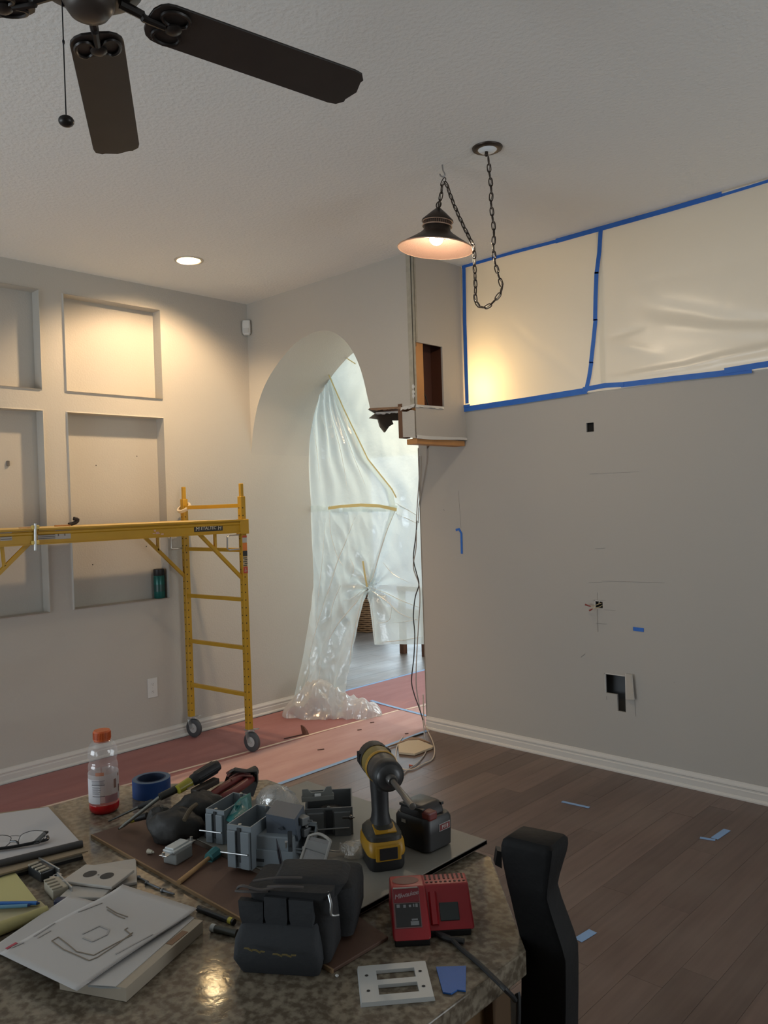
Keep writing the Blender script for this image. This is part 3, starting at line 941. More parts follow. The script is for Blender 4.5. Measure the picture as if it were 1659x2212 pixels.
F_fold = film('gathered_film', (0.92, 0.93, 0.91), 0.05, 0.2, None, 0.12, 0.5)
FOLDS = [(ev_l, [(858, 1103), (842, 1150), (822, 1200), (806, 1245), (797, 1268)], 1.3), (ev_l, [(793, 1272), (770, 1300), (735, 1345), (712, 1385)], 1.2), (ev_l, [(792, 1276), (776, 1330), (762, 1395), (750, 1440)], 1.1),
         (ev_l, [(765, 1118), (745, 1170), (728, 1215), (712, 1265), (690, 1340), (668, 1420)], 1.2), (ev_l, [(712, 1104), (716, 1150), (727, 1200), (742, 1222)], .7), (ev_l, [(755, 1205), (765, 1228), (760, 1250)], .8),
         (ev_l, [(735, 1265), (718, 1300), (706, 1340)], .9), (ev_l, [(790, 1268), (762, 1290), (742, 1298)], .7), (ev_l, [(700, 1120), (698, 1200), (690, 1290), (682, 1370)], .6), (ev_l, [(672, 1400), (662, 1450), (650, 1500)], .8), (ev_l, [(700, 1420), (690, 1470), (678, 1520)], .6),
         (ev_r, [(798, 1268), (830, 1281), (868, 1297), (908, 1312)], .9), (ev_r, [(799, 1272), (835, 1300), (866, 1325), (905, 1340)], 1.0), (ev_r, [(826, 1215), (852, 1240), (880, 1258)], .6), (ev_r, [(812, 1330), (822, 1345), (838, 1340), (846, 1318), (838, 1292)], .6),
         (ev_r, [(800, 1285), (808, 1325), (814, 1385)], .8), (ev_r, [(814, 1388), (860, 1384), (912, 1376)], .9), (ev_r, [(856, 1108), (880, 1120), (905, 1132)], .7), (ev_r, [(858, 1086), (882, 1102), (906, 1116)], .8), (ev_r, [(850, 1345), (880, 1342), (910, 1336)], .5),
         (ev_p, [(680, 872), (702, 930), (712, 1000)], .6), (ev_p, [(694, 838), (716, 900), (740, 980), (752, 1060)], .7), (ev_p, [(671, 900), (684, 970), (692, 1040)], .6), (ev_p, [(702, 815), (726, 885), (760, 975), (790, 1050)], .6)]
for f_, px_, w_f in FOLDS:
    pts = [f_(*q) + V((0, -0.006, 0)) for q in px_]
    MB().tube(pts, lambda s, w_f=w_f: 0.0042 * w_f * (0.35 + 0.65 * math.sin(math.pi * min(1, max(0, s)))), 6, smooth=4).build('gathered_fold', F_fold, cur, smooth=True, world=True)

# --- recessed downlight
t = thing('recessed_downlight', can, 'glowing round recessed light in the ceiling above the niche wall', 'ceiling light')
b = MB(); b.lathe([(RC - 0.004, 0.012), (RC - 0.004, -0.002), (RC + 0.002, -0.006), (0.092, -0.004), (0.094, 0.0), (0.09, 0.002)], 40)
b.build('trim_ring', mat('light_trim', (0.55, 0.50, 0.42), 0.5), t, smooth=True)
b = MB(); b.lathe([(RC - 0.002, 0.0), (RC - 0.008, 0.075), (0.0, 0.078)], 40)
b.build('housing', mat('can_baffle', (0.75, 0.62, 0.38), 0.5), t, smooth=True)
b = MB(); b.lathe([(0.0, 0.026), (0.03, 0.028), (0.052, 0.040), (0.056, 0.06), (0.0, 0.066)], 32)
b.build('lamp', mat('downlight_lamp', (1, 0.8, 0.5), 0.5, emit=((1.0, 0.76, 0.42), 110.0)), t, smooth=True)
d = bpy.data.lights.new('downlight', 'SPOT')
d.energy, d.color, d.spot_size, d.spot_blend, d.shadow_soft_size = 108, (1.0, 0.69, 0.39), rad(124), 0.55, 0.045
o = bpy.data.objects.new('downlight', d); o.location = can + V((0, 0, 0.018)); o.rotation_euler = V((-0.42, 0.02, -1)).to_track_quat('-Z', 'Y').to_euler(); COL.objects.link(o)

# --- swagged pendant
YPD = 3.015
hook = at(956, 357, y=YPD)
t = thing('ceiling_hook', (hook.x, hook.y, HC), 'small white swag hook screwed into the ceiling above the pendant', 'hook')
hp = [at(*p, y=YPD) for p in ((955, 352), (957, 368), (960, 374), (961, 379), (957, 382), (952, 380), (950, 376))]
hp[0].z = HC + 0.002
b = MB(); b.tube(hp, 0.0035, 8, smooth=4); b.build('hook_wire', mat('hook_metal', (0.32, 0.31, 0.30), 0.4, 0.5), t, smooth=True, world=True)
M_bronze = mat('bronze_lamp_metal', (0.052, 0.038, 0.030), 0.38, 0.55, bump=(150, 0.25, 0.002))
M_copper = mat('hammered_copper_inside', (0.105, 0.066, 0.052), 0.36, 0.3, bump=(160, 0.55, 0.003))
lc = at(942, 527, y=YPD)
pend = thing('pendant_lamp', lc, 'lit bronze bell-shaped pendant lamp swagged on a long chain', 'pendant lamp')
tilt = Matrix.Rotation(rad(5.5), 4, CF) @ Matrix.Rotation(rad(2), 4, CR)
prof = [(0.006, 0.172), (0.012, 0.170), (0.040, 0.146), (0.076, 0.112), (0.077, 0.106), (0.066, 0.104), (0.066, 0.088), (0.069, 0.085), (0.069, 0.080), (0.063, 0.076), (0.066, 0.062), (0.082, 0.046), (0.12, 0.020), (0.181, -0.018), (0.184, -0.022)]
b = MB(); b.lathe(prof, 56, tilt); b.build('shade', M_bronze, pend, smooth=True)
b = MB(); b.lathe([(r - 0.003, z - 0.002) for r, z in prof[11:]] + [(0.184, -0.0225)], 56, tilt)
b.lathe([(0.0, 0.060), (0.060, 0.0605), (0.063, 0.060)], 40, tilt)
b.build('shade_lining', M_copper, pend, smooth=True)
b = MB(); b.tube([tilt @ V((0.184 * math.cos(2 * math.pi * i / 48), 0.184 * math.sin(2 * math.pi * i / 48), -0.022)) for i in range(48)], 0.0028, 8, True)
b.build('rim', mat('pale_copper_rim', (0.55, 0.36, 0.26), 0.3, 0.4), pend, smooth=True)
b = MB()
for z in (0.105, 0.083):
    b.tube([tilt @ V((0.071 * math.cos(2 * math.pi * i / 48), 0.071 * math.sin(2 * math.pi * i / 48), z)) for i in range(48)], 0.0028, 8, True)
b.build('neck_ring', mat('pale_copper_rim', '000000'), pend, smooth=True)
b = MB()
for i in range(40):
    a = 2 * math.pi * i / 40
    b.cyl(tilt @ V((0.0665 * math.cos(a), 0.0665 * math.sin(a), 0.088)), tilt @ V((0.0665 * math.cos(a), 0.0665 * math.sin(a), 0.102)), 0.0018, seg=6)
b.build('beaded_band', mat('band_copper', (0.22, 0.13, 0.09), 0.4, 0.5), pend)
b = MB(); b.tube([tilt @ V((0.015 * math.cos(2 * math.pi * i / 20), 0, 0.187 + 0.015 * math.sin(2 * math.pi * i / 20))) for i in range(20)], 0.003, 8, True)
b.build('loop', M_bronze, pend, smooth=True)
bc = tilt @ V((0, 0, 0.028))
b = MB(); b.ball(bc, 0.034, (1, 1, 1), 20); b.cyl(bc + V((0, 0, .02)), bc + V((0, 0, .05)), 0.018, 0.016)
b.build('bulb', mat('lit_bulb', (1, 0.95, 0.85), 0.4, emit=((1.0, 0.88, 0.70), 45.0)), pend, smooth=True)
d = bpy.data.lights.new('pendant_light', 'POINT')
d.energy, d.color, d.shadow_soft_size = 17, (1.0, 0.80, 0.56), 0.06
o = bpy.data.objects.new('pendant_light', d); o.location = lc + bc + V((0, 0, -0.040)); COL.objects.link(o)
# chain and cord
chpx = [(949, 440), (953, 420), (955, 402), (959, 391), (965, 400), (976, 430), (990, 464), (1005, 496), (1019, 524), (1024, 540), (1025, 575), (1027, 615), (1027, 645), (1032, 658), (1043, 664), (1057, 660), (1072, 645), (1082, 630), (1083, 616), (1076, 592), (1069, 565), (1066, 535), (1067, 500), (1064, 470), (1061, 440), (1061, 405), (1057, 370), (1055, 340)]
cp = spline([at(*p, y=YPD) for p in chpx], 8)
ln = [0.0]
for a, c in zip(cp, cp[1:]):
    ln.append(ln[-1] + (c - a).length)
def onchain(s):
    for i in range(len(ln) - 1):
        if ln[i + 1] >= s:
            k = (s - ln[i]) / max(1e-9, ln[i + 1] - ln[i])
            return cp[i].lerp(cp[i + 1], k), (cp[i + 1] - cp[i]).normalized()
    return cp[-1], (cp[-1] - cp[-2]).normalized()
LP = 0.0335
M_link = mat('chain_bronze', (0.050, 0.036, 0.028), 0.35, 0.6)
lk = MB()
pts = []
for i in range(20):
    a = 2 * math.pi * i / 20
    pts.append(V((0.0085 * math.cos(a), 0, 0.0125 * (1 if math.sin(a) > 0 else -1) * (abs(math.sin(a)) ** 0.6) + 0.008 * math.sin(a))))
lk.tube(pts, 0.0026, 6, True)
first = lk.build('chain_link', M_link, pend, smooth=True)
n = int(ln[-1] / LP)
for i in range(n + 1):
    p, dr = onchain(min(ln[-1] - 1e-4, i * LP))
    o = first if i == 0 else first.copy()
    if i:
        COL.objects.link(o); o.parent = pend
    q = dr.to_track_quat('Z', 'Y').to_matrix().to_4x4()
    M = Matrix.Translation(p - lc) @ q @ Matrix.Rotation(rad(90 * (i % 2) + 20), 4, 'Z')
    o.matrix_local = M
cw = []
for i in range(0, int(ln[-1] / 0.012)):
    p, dr = onchain(i * 0.012)
    cw.append(p + V((0.004 * math.sin(i * 1.1), 0.004 * math.cos(i * 1.1), 0)))
b = MB(); b.tube(cw, 0.0021, 6); b.build('cord', mat('clear_brown_cord', (0.21, 0.17, 0.14), 0.4), pend, smooth=True, world=True)
cc = V((at(1054, 320, z=HC).x, 3.028, HC))
t = thing('ceiling_canopy', cc, 'round ceiling canopy with dark bronze ring and white dome holding the chain', 'ceiling canopy')
b = MB(); b.lathe([(0.042, -0.010), (0.058, -0.011), (0.068, -0.006), (0.070, 0.0)], 40); b.build('ring', M_bronze, t, smooth=True)
b = MB(); b.lathe([(0.0, -0.024), (0.018, -0.023), (0.034, -0.018), (0.045, -0.009)], 40); b.build('dome', mat('bright_white_dome', (0.85, 0.87, 0.88), 0.25), t, smooth=True)
b = MB(); b.cyl((0.003, -0.012, -0.02), (0.003, -0.013, -0.036), 0.008); b.ball((0.003, -0.013, -0.036), 0.009); b.build('chain_loop', M_link, t, smooth=True)

# --- ceiling fan
ZB = 2.76
fc = at(191, -6, z=ZB)
tips = [at(770, 198, z=ZB), at(254, 331, z=ZB)]
fan = thing('ceiling_fan', (fc.x, fc.y, ZB), 'dark brown ceiling fan with paddle blades and a pull chain', 'ceiling fan')
M_fan = mat('dark_fan_metal', (0.022, 0.018, 0.016), 0.38, 0.4)
M_blade = mat('dark_walnut_blade', (0.026, 0.019, 0.016), 0.5, var=(14, 0.5, (0.018, 0.013, 0.011)))
r_root = 0.130
def polar(p):
    d = p - fc
    return math.atan2(d.y, d.x), math.hypot(d.x, d.y)
BL = [polar(tips[0]), polar(tips[1]), (rad(220), 0.73), (rad(292), 0.73), (rad(5), 0.73)]
b = MB(); b.lathe([(0.0, 0.51), (0.02, 0.51), (0.02, 0.2), (0.03, 0.18), (0.085, 0.16), (0.125, 0.12), (0.13, 0.07), (0.115, 0.03), (0.08, 0.015), (0.0, 0.012)], 40); b.build('motor_housing', M_fan, fan, smooth=True)
b = MB(); b.lathe([(0.050, 0.02), (0.053, 0.008), (0.056, 0.002), (0.053, -0.018), (0.040, -0.037), (0.018, -0.044), (0.0, -0.045)], 40); b.build('switch_housing', mat('bronze_switch_housing', (0.055, 0.042, 0.034), 0.4, 0.2), fan, smooth=True)
b = MB(); b.lathe([(0.075, 0.5), (0.07, 0.45), (0.03, 0.42), (0.0, 0.42)], 32); b.build('ceiling_canopy', M_fan, fan, smooth=True)
def bladepts(w0, w1, r_tip):
    p = []
    for i in range(9):                          # rounded root
        a = math.pi / 2 + math.pi * i / 8
        p.append((r_root + 0.045 + 0.045 * math.cos(a), w0 * (abs(math.sin(a)) ** 0.7) * (1 if math.sin(a) > 0 else -1)))
    p += [(r_tip - 0.05, -w1), (r_tip - 0.026, -w1 + 0.004), (r_tip - 0.010, -w1 + 0.022), (r_tip - 0.012, -w1 + 0.032), (r_tip - 0.006, -0.018), (r_tip, 0.0), (r_tip - 0.006, 0.018), (r_tip - 0.012, w1 - 0.032), (r_tip - 0.010, w1 - 0.022), (r_tip - 0.026, w1 - 0.004), (r_tip - 0.05, w1)]
    return p
for a, rt in BL:
    Mk = Matrix.Rotation(a, 4, 'Z') @ Matrix.Rotation(rad(-11), 4, 'X')
    b = MB(); b.poly(bladepts(0.062, 0.068, rt), 0.006, Mk @ Matrix.Translation((0, 0, -0.003)), 0.001, 1)
    bl = b.build('blade', M_blade, fan)
    b = MB()
    b.tube([(Mk @ V((x, y, z))) for x, y, z in ((0.07, 0, 0.012), (0.12, 0, 0.002), (r_root - 0.01, 0, -0.004), (r_root + 0.04, 0, -0.008))], lambda s: 0.011 - 0.003 * s, 8, smooth=3)
    b.ball(Mk @ V((r_root + 0.06, 0, -0.009)), 0.024, (1, 0.8, 0.35), 14)
    for s in (-1, 1):
        b.tube([Mk @ V((r_root + 0.055 + 0.032 * math.cos(q), s * (0.030 + 0.022 * math.sin(q)), -0.007)) for q in [2 * math.pi * i / 16 for i in range(16)]], 0.0045, 6, True)
    b.build('blade_iron', M_fan, bl, smooth=True)
ck = at(135, 35, z=2.715); ce = V((ck.x, ck.y, 0))
zk = at_plane(140, 262, (ck.x, ck.y, 2.5), (CF.x, CF.y, 0)).z
b = MB(); b.tube([V((ck.x, ck.y, 2.745)), V((ck.x, ck.y, 2.6)), V((ck.x, ck.y, zk))], 0.0014, 6)
b.ball(V((ck.x, ck.y, 2.66)), 0.003, (1, 1, 2), 8)
b.tube([V((fc.x, fc.y, 2.745)).lerp(V((ck.x, ck.y, 2.742)), s) for s in (0.3, 0.7, 1.0)], 0.006, 8)
pc = b.build('pull_chain', mat('dark_pull_chain', (0.03, 0.03, 0.035), 0.3, 0.8), fan, world=True)
b = MB(); b.ball((ck.x, ck.y, zk), 0.0165, (1, 1, 0.72), 20); b.build('knob', M_fan, pc, smooth=True, world=True)

# --- motion sensor in the corner, outlet, spray can
s0, s1 = at(531, 688, y=3.80), at(531, 720, y=3.80)
t = thing('motion_sensor', (XL, YA, s1.z), 'white motion sensor box mounted high in the corner', 'motion sensor')
dg = V((1, -1, 0)).normalized(); tg = V((1, 1, 0)).normalized()
cs = V((XL, YA, 0)) + dg * 0.045
def rndrect(cx_, cy_, z, wx, wy, n=5, r=0.012):
    out = []
    for (sx, sy, a0) in ((1, 1, 0), (-1, 1, 90), (-1, -1, 180), (1, -1, 270)):
        for i in range(n + 1):
            a = rad(a0 + 90 * i / n)
            out.append((cx_ + sx * (wx / 2 - r) + r * math.cos(a), cy_ + sy * (wy / 2 - r) + r * math.sin(a), z))
    return out
Ms = basis((cs.x, cs.y, s1.z), tg, dg, (0, 0, 1)) @ Matrix.Identity(4)
Ms = Matrix.Translation((cs.x, cs.y, s1.z)) @ Matrix.Rotation(math.atan2(tg.y, tg.x), 4, 'Z')
hh = s0.z - s1.z
b = MB(); b.loft([rndrect(0, 0, 0.0, 0.045, 0.03), rndrect(0, -0.004, 0.015, 0.062, 0.045), rndrect(0, -0.002, hh * 0.7, 0.064, 0.046), rndrect(0, 0, hh, 0.058, 0.038)], True, Ms); b.build('casing', M_white, t, smooth=True, world=True)
b = MB(); b.loft([rndrect(0, -0.024, 0.014, 0.04, 0.012, 5, .005), rndrect(0, -0.026, hh * 0.45, 0.042, 0.012, 5, .005)], True, Ms); b.build('lens', mat('sensor_lens', (0.55, 0.55, 0.53), 0.3), t, smooth=True, world=True)

def duplex(t, M, w, h, holes=True):
    """cover plate with two receptacle faces; M: plate plane xy, z outwards"""
    b = MB(); b.box((0, 0, 0.003), (w, h, 0.006), 0.002, M); b.build('cover_plate', M_white, t)
    for s in (-1, 1):
        b = MB(); b.lathe([(0.0, 0.0085), (0.0145, 0.0085), (0.016, 0.007), (0.016, 0.004)], 24, M @ Matrix.Translation((0, s * h * 0.19, 0)) @ Matrix.Diagonal((1, 0.85, 1, 1))); f = b.build('receptacle', M_white, t, smooth=True)
        b = MB()
        for q in (-1, 1):
            b.box((q * 0.0055, s * h * 0.19 + 0.002, 0.0086), (0.0022, 0.007, 0.0006), 0, M)
        b.cyl(M @ V((0, s * h * 0.19 - 0.007, 0.0083)), M @ V((0, s * h * 0.19 - 0.007, 0.0089)), 0.0022, seg=8)
        b.build('slots', M_black, f)
    b = MB(); b.cyl(M @ V((0, 0, 0.005)), M @ V((0, 0, 0.0068)), 0.003, seg=10); b.build('screw', M_steel, t)
p0, p1 = at(318, 1467, x=XL), at(340, 1504, x=XL)
oc = (p0 + p1) / 2
t = thing('wall_outlet', (XL, oc.y, p1.z), 'white wall outlet low on the niche wall behind the scaffold', 'outlet')
wo, ho = abs(p1.y - p0.y), abs(p0.z - p1.z)
duplex(t, basis((0, 0, ho / 2), (0, 1, 0), (0, 0, 1), (1, 0, 0)), wo, ho)

sp = V((XL - 0.044, 3.047, 1.0225))
t = thing('spray_can', sp, 'teal spray can with black cap standing in the lower right niche', 'spray can')
b = MB(); b.lathe([(0, 0), (0.037, 0), (0.039, 0.004), (0.039, 0.158), (0.036, 0.164), (0.0, 0.164)], 28); b.build('body', mat('teal_can', (0.010, 0.115, 0.10), 0.3, 0.2), t, smooth=True)
b = MB(); b.lathe([(0.037, 0.164), (0.038, 0.166), (0.038, 0.208), (0.034, 0.212), (0, 0.212)], 28); b.build('cap', M_black, t, smooth=True)
b = MB(); b.lathe([(0.0393, 0.05), (0.0393, 0.10)], 28); b.build('label_band', mat('dark_teal_label', (0.012, 0.07, 0.062), 0.35), t, smooth=True)

# --- wires, cords and scraps at the end of the long wall
def cord(label, pts, r, m, k=5, name='cord', cat='cord'):
    o = MB().tube(pts, r, 7, smooth=k).build(name, m, smooth=True, base=True)
    return tag(o, label, cat)
yc = 4.378
onw = lambda l: [at(*p, y=yc) for p in l]
onf = lambda l, z=0.006: [at(*p, z=z) for p in l]
cord('black cord hanging down the wall end and twisting over the plastic', onw([(901, 1125), (898, 1160), (893, 1205), (899, 1235), (905, 1262), (897, 1290), (893, 1330), (896, 1370), (894, 1420), (889, 1470), (895, 1500), (905, 1528), (914, 1556)]), 0.0042, mat('black_rubber', (0.02, 0.019, 0.018), 0.5))
cord('grey cord looping from the broken header down the wall end', onw([(906, 985), (905, 1040), (900, 1115), (899, 1180), (893, 1225), (905, 1262), (907, 1300), (904, 1350), (900, 1420), (899, 1480), (906, 1525), (914, 1560)]) + onf([(917, 1590), (921, 1620), (905, 1645), (880, 1664), (862, 1680), (855, 1684)]), 0.0038, mat('grey_cord', (0.34, 0.30, 0.27), 0.5))
cord('cream cord lying in a loop on the floor at the wall end', onw([(914, 1500), (916, 1556)]) + onf([(922, 1575), (934, 1600), (939, 1622), (934, 1640), (915, 1650), (890, 1662), (868, 1660), (856, 1640), (858, 1612), (870, 1592)]), 0.0042, mat('cream_cord', (0.50, 0.42, 0.34), 0.5))
cord('pale wire dangling below the broken header on the long wall', [at(*p, y=YB - 0.012) for p in ((921, 955), (922, 990), (914, 1040), (905, 1090), (904, 1130))], 0.003, mat('grey_cord', '000000'), name='wire', cat='wire')
w0 = at(1296, 1307, y=YB)
t = thing('wire_bundle', w0, 'short wires with red wire nuts poking out of the small wall hole', 'wires')
for q, m in ((((1298, 1303), (1290, 1306), (1283, 1309), (1276, 1310)), mat('yellowish_wire', (0.5, 0.4, 0.2), 0.5)), (((1299, 1308), (1292, 1312), (1284, 1313), (1278, 1316)), mat('yellowish_wire', '0')), (((1300, 1302), (1297, 1299), (1293, 1303)), mat('white_wire', (0.55, 0.53, 0.5), 0.5))):
    pts = [at(*p, y=YB - 0.006 - 0.012 * i) for i, p in enumerate(q)]
    pts[0].y = YB + 0.01
    MB().tube(pts, 0.0016, 6, smooth=4).build('wire', m, t, smooth=True, world=True)
for a, c in (((1276, 1310), (1264, 1306)), ((1280, 1315), (1273, 1319))):
    b = MB(); b.cyl(at(*a, y=YB - 0.04), at(*c, y=YB - 0.045), 0.0035, 0.0055, 10); b.build('wire_nut', mat('dark_red_nut', (0.22, 0.035, 0.025), 0.5), t, smooth=True, world=True)
pl = [at(*p, z=0.0) for p in ((860, 1612), (882, 1604), (905, 1603), (936, 1616), (934, 1619), (896, 1633), (862, 1630))]
b = MB(); b.solid([p + V((0, 0, 0.003)) for p in pl], [p + V((0, 0, 0.016)) for p in pl]); o = tag(b.build('drywall_scrap', mat('tan_scrap', (0.50, 0.41, 0.29), 0.8), base=True), 'tan scrap of drywall lying on the floor inside the cord loop', 'scrap')
pl = [at(*p, z=0.0) for p in ((838, 1616), (890, 1596), (908, 1598), (930, 1608), (905, 1601), (884, 1602))]
b = MB(); b.solid([p + V((0, 0, 0.003)) for p in pl], [p + V((0, 0, 0.013)) for p in pl]); tag(b.build('wood_scrap', M_kraft, base=True), 'thin brown strip lying along the tape behind the drywall scrap', 'scrap')
cord('added dark strip for the shaded gap where the floor paper lifts', onf([(872, 1600), (890, 1592), (914, 1584)], 0.005), 0.005, mat('black_rubber', '0'), name='gap_shade_strip', cat='cable')  # dark strip added for the shade under the lifted paper edge
b = MB(); p = at(884, 1653, z=0.007); b.cyl(p, p + V((0.022, 0.006, 0)), 0.007, 0.005, 10); tag(b.build('wire_nut', mat('orange_red_nut', (0.40, 0.09, 0.05), 0.5), smooth=True, base=True), 'orange-red wire nut on the floor inside the cord loop', 'wire nut')
p = at(660, 1586, z=0.003)
t = thing('wood_splinter', p, 'dark splintered wood scrap standing on the red paper by the scaffold', 'scrap')
b = MB(); b.loft([[(-.022, -.012, 0), (.022, -.012, 0), (.026, .012, 0), (-.02, .012, 0)], [(-.035, -.01, .03), (.012, -.008, .028), (.014, .008, .028), (-.034, .01, .03)], [(-.045, -.006, .06), (-.012, -.004, .052), (-.012, .004, .052), (-.045, .006, .06)]]); b.build('chunk', mat('splinter_brown', (0.12, 0.05, 0.035), 0.8), t)
b = MB(); q = at(614, 1596, z=0.004) - p; b.bar((0, 0, 0.003), (q.x, q.y, 0.003), 0.012, 0.004); b.build('sliver', mat('splinter_dark', (0.07, 0.03, 0.024), 0.8), t)
for a, c, lb_ in [(((686, 1620)), (700, 1618), 'dark wood sliver on the red paper nearest the drill'), ((772, 1577), (781, 1576), 'dark wood sliver on the red paper in front of the plastic heap'), ((800, 1561), (808, 1560), 'tiny dark wood sliver right beside the plastic heap'), ((875, 1585), (882, 1584), 'dark wood sliver on the red paper by the cords')]:
    b = MB(); b.bar(at(*a, z=0.004), at(*c, z=0.004), 0.01, 0.004); tag(b.build('wood_sliver', mat('splinter_dark', '0'), base=True), lb_, 'scrap', 'slivers on the red paper')
# basket behind the curtain
p = at(797, 1361, z=0.0)
t = thing('wicker_basket', p, 'round woven wicker basket seen through the slit in the curtain', 'basket')
b = MB(); b.lathe([(0, 0.01), (0.19, 0.01), (0.24, 0.44), (0.235, 0.44), (0.185, 0.02)], 32); b.build('lining', mat('dark_wicker', (0.06, 0.035, 0.02), 0.8), t, smooth=True)
M_wick = mat('wicker', (0.26, 0.15, 0.075), 0.7, var=(40, 0.5, (0.16, 0.085, 0.04)))
for i in range(17):
    b = MB(); z = 0.012 + i * 0.026; r = 0.197 + 0.05 * i / 17
    b.tube([V((r * math.cos(2 * math.pi * k / 36), r * math.sin(2 * math.pi * k / 36), z + 0.004 * math.sin(6 * math.pi * k / 12 + i * math.pi))) for k in range(36)], 0.0125, 6, True); b.build('coil', M_wick, t, smooth=True)
# piece of dark furniture beyond the curtain, of which two legs show under its hem
p = at(905, 1418, z=0.0)
t = thing('wooden_console', (p.x - 0.1, p.y + 0.45, 0), 'brown wooden console legs showing under the curtain hem at the wall end', 'furniture')
M_cons = mat('reddish_brown_furniture', (0.10, 0.045, 0.028), 0.4)
b = MB(); b.box((0, 0, 0.72), (0.4, 0.9, 0.05), 0.006); b.build('top', M_cons, t)
for sx in (-1, 1):
    for sy in (-1, 1):
        b = MB(); b.box((sx * 0.16, sy * 0.41, 0.35), (0.06, 0.06, 0.70), 0.004); b.build('leg', M_cons, t)

# ================================================================ scaffold
XN, YF = -4.44, 3.25                             # near post
XF, YF2 = -5.06, 3.195                           # post by the wall
zN = lambda py, px=527: at(px, py, y=YF).z
sc = thing('scaffold', ((XN + XF) / 2, 2.35, 0), 'yellow rolling scaffold with a plank deck parked along the niche wall', 'scaffold')
def spart(name, b, m=M_yellow, parent=sc, smooth=False):
    return b.build(name, m, parent, smooth=smooth, world=True)
ZT, ZD, ZU = at(520, 1045, y=YF).z, 1.578, 1.488
T = 0.040
def post(x, y):
    b = MB(); b.box((x, y, (0.145 + ZT - 0.085) / 2), (T, T, ZT - 0.085 - 0.145), 0.003, seg=1)
    p = spart('post', b)
    b = MB(); b.box((x, y, ZT - 0.043), (T * 0.62, T * 0.62, 0.09), 0.003, seg=1); b.build('coupling_pin', M_yellow, p, world=True)
    b = MB()
    k = 0
    z = 0.20
    while z < 1.70:
        b.cyl((x - 0.004, y - T / 2 - 0.0008, z), (x - 0.004, y - T / 2 + 0.001, z), 0.0045, seg=8)
        b.cyl((x + T / 2 - 0.001, y - 0.006, z), (x + T / 2 + 0.0008, y - 0.006, z), 0.0045, seg=8)
        z += 0.052
    h = b.build('adjustment_holes', mat('hole_black', (0.02, 0.015, 0.01), 0.8), p, world=True)
    h['kind'] = 'stuff'
    return p
def caster(x, y, yaw):
    b = MB(); b.box((x, y, 0.148), (0.05, 0.05, 0.012), 0.002); b.cyl((x, y, 0.15), (x, y, 0.175), 0.016)
    c = spart('caster', b, M_steel)
    dx = V((math.cos(yaw), math.sin(yaw), 0)); ax_ = V((-dx.y, dx.x, 0))
    wc = V((x, y, 0.0702)) + dx * 0.022
    for s in (-1, 1):
        b = MB(); b.bar(V((x, y, 0.142)) + ax_ * 0.02 * s, wc + ax_ * 0.02 * s, 0.004, 0.045, ax_); b.build('fork', M_steel, c, world=True)
    b = MB(); b.lathe([(0.030, -0.012), (0.058, -0.015), (0.066, -0.010), (0.067, 0), (0.066, 0.010), (0.058, 0.015), (0.030, 0.012)], 32, basis(wc, dx, (0, 0, 1), -ax_)); b.build('tyre', mat('grey_rubber', (0.055, 0.058, 0.062), 0.6), c, smooth=True, world=True)
    b = MB(); b.cyl(wc - ax_ * 0.013, wc + ax_ * 0.013, 0.034, seg=24); b.cyl(wc - ax_ * 0.024, wc + ax_ * 0.024, 0.008, seg=12); b.build('hub', mat('pale_hub', (0.40, 0.40, 0.39), 0.5), c, smooth=True, world=True)
    b = MB(); b.bar(V((x, y, 0.150)) + dx * 0.01, V((x, y, 0.162)) + dx * 0.075, 0.035, 0.005); b.build('brake_lever', M_steel, c, world=True)
YO = 1.46                                       # the other end frame, left of the picture
rungs = [zN(1092), zN(1188), zN(1295), zN(1399), zN(1499)]
for (xa, ya, xb, yb) in ((XN, YF, XF, YF2), (XN, YO, XF, YO - 0.055)):
    post(xa, ya); post(xb, yb)
    caster(xa, ya, rad(10)); caster(xb, yb, rad(15))
    for z in rungs:
        b = MB(); b.bar((xa - T / 2, ya, z), (xb + T / 2, yb, z), 0.026, 0.026, (0, 0, 1), 0.002); spart('rung', b)
# deck: two channel rails and planks, joined in the middle
YJ = at(76, 1135, x=XN).y
def rail(x, ya, yb, s):
    """C-channel rail with outward flanges; s = side the flanges look to"""
    o = x + s * 0.020
    pr = [(0, ZU), (0.016, ZU), (0.016, ZU + 0.006), (0.004, ZU + 0.006), (0.004, ZU + 0.052), (0.010, ZU + 0.058), (0.010, ZU + 0.068), (0.004, ZU + 0.072), (0.004, ZD - 0.012), (0.018, ZD - 0.010), (0.018, ZD), (0, ZD)]
    b = MB(); b.poly([(s * a, z) for a, z in pr], yb - ya, basis((o, yb, 0), (1, 0, 0), (0, 0, 1), (0, -1, 0)))
    return spart('rail', b)
r1 = rail(XN, YJ + 0.002, YF - 0.02, 1); rail(XN, YO + 0.02, YJ - 0.002, 1)
rail(XF, YJ + 0.002, YF2 - 0.02, -1); rail(XF, YO - 0.03, YJ - 0.002, -1)
M_deck = mat('worn_yellow_deck', (0.56, 0.40, 0.14), 0.6, var=(12, 0.7, (0.45, 0.33, 0.14)))
for i in range(4):
    w = (XN - XF) / 4
    b = MB(); b.box((XF + w * (i + 0.5), (YO + YF) / 2 - 0.02, ZD - 0.006), (w - 0.004, YF - YO - 0.07, 0.012), 0.002); spart('deck_plank', b, M_deck)
for (x, y, s) in ((XN, YF, 1), (XF, YF2, -1), (XN, YO, 1), (XF, YO - .055, -1)):
    b = MB(); b.box((x + s * 0.008, y - 0.004, (ZD + ZU) / 2 - 0.004), (T + 0.014, T + 0.03, 0.10), 0.003, seg=1); spart('rail_bracket', b)
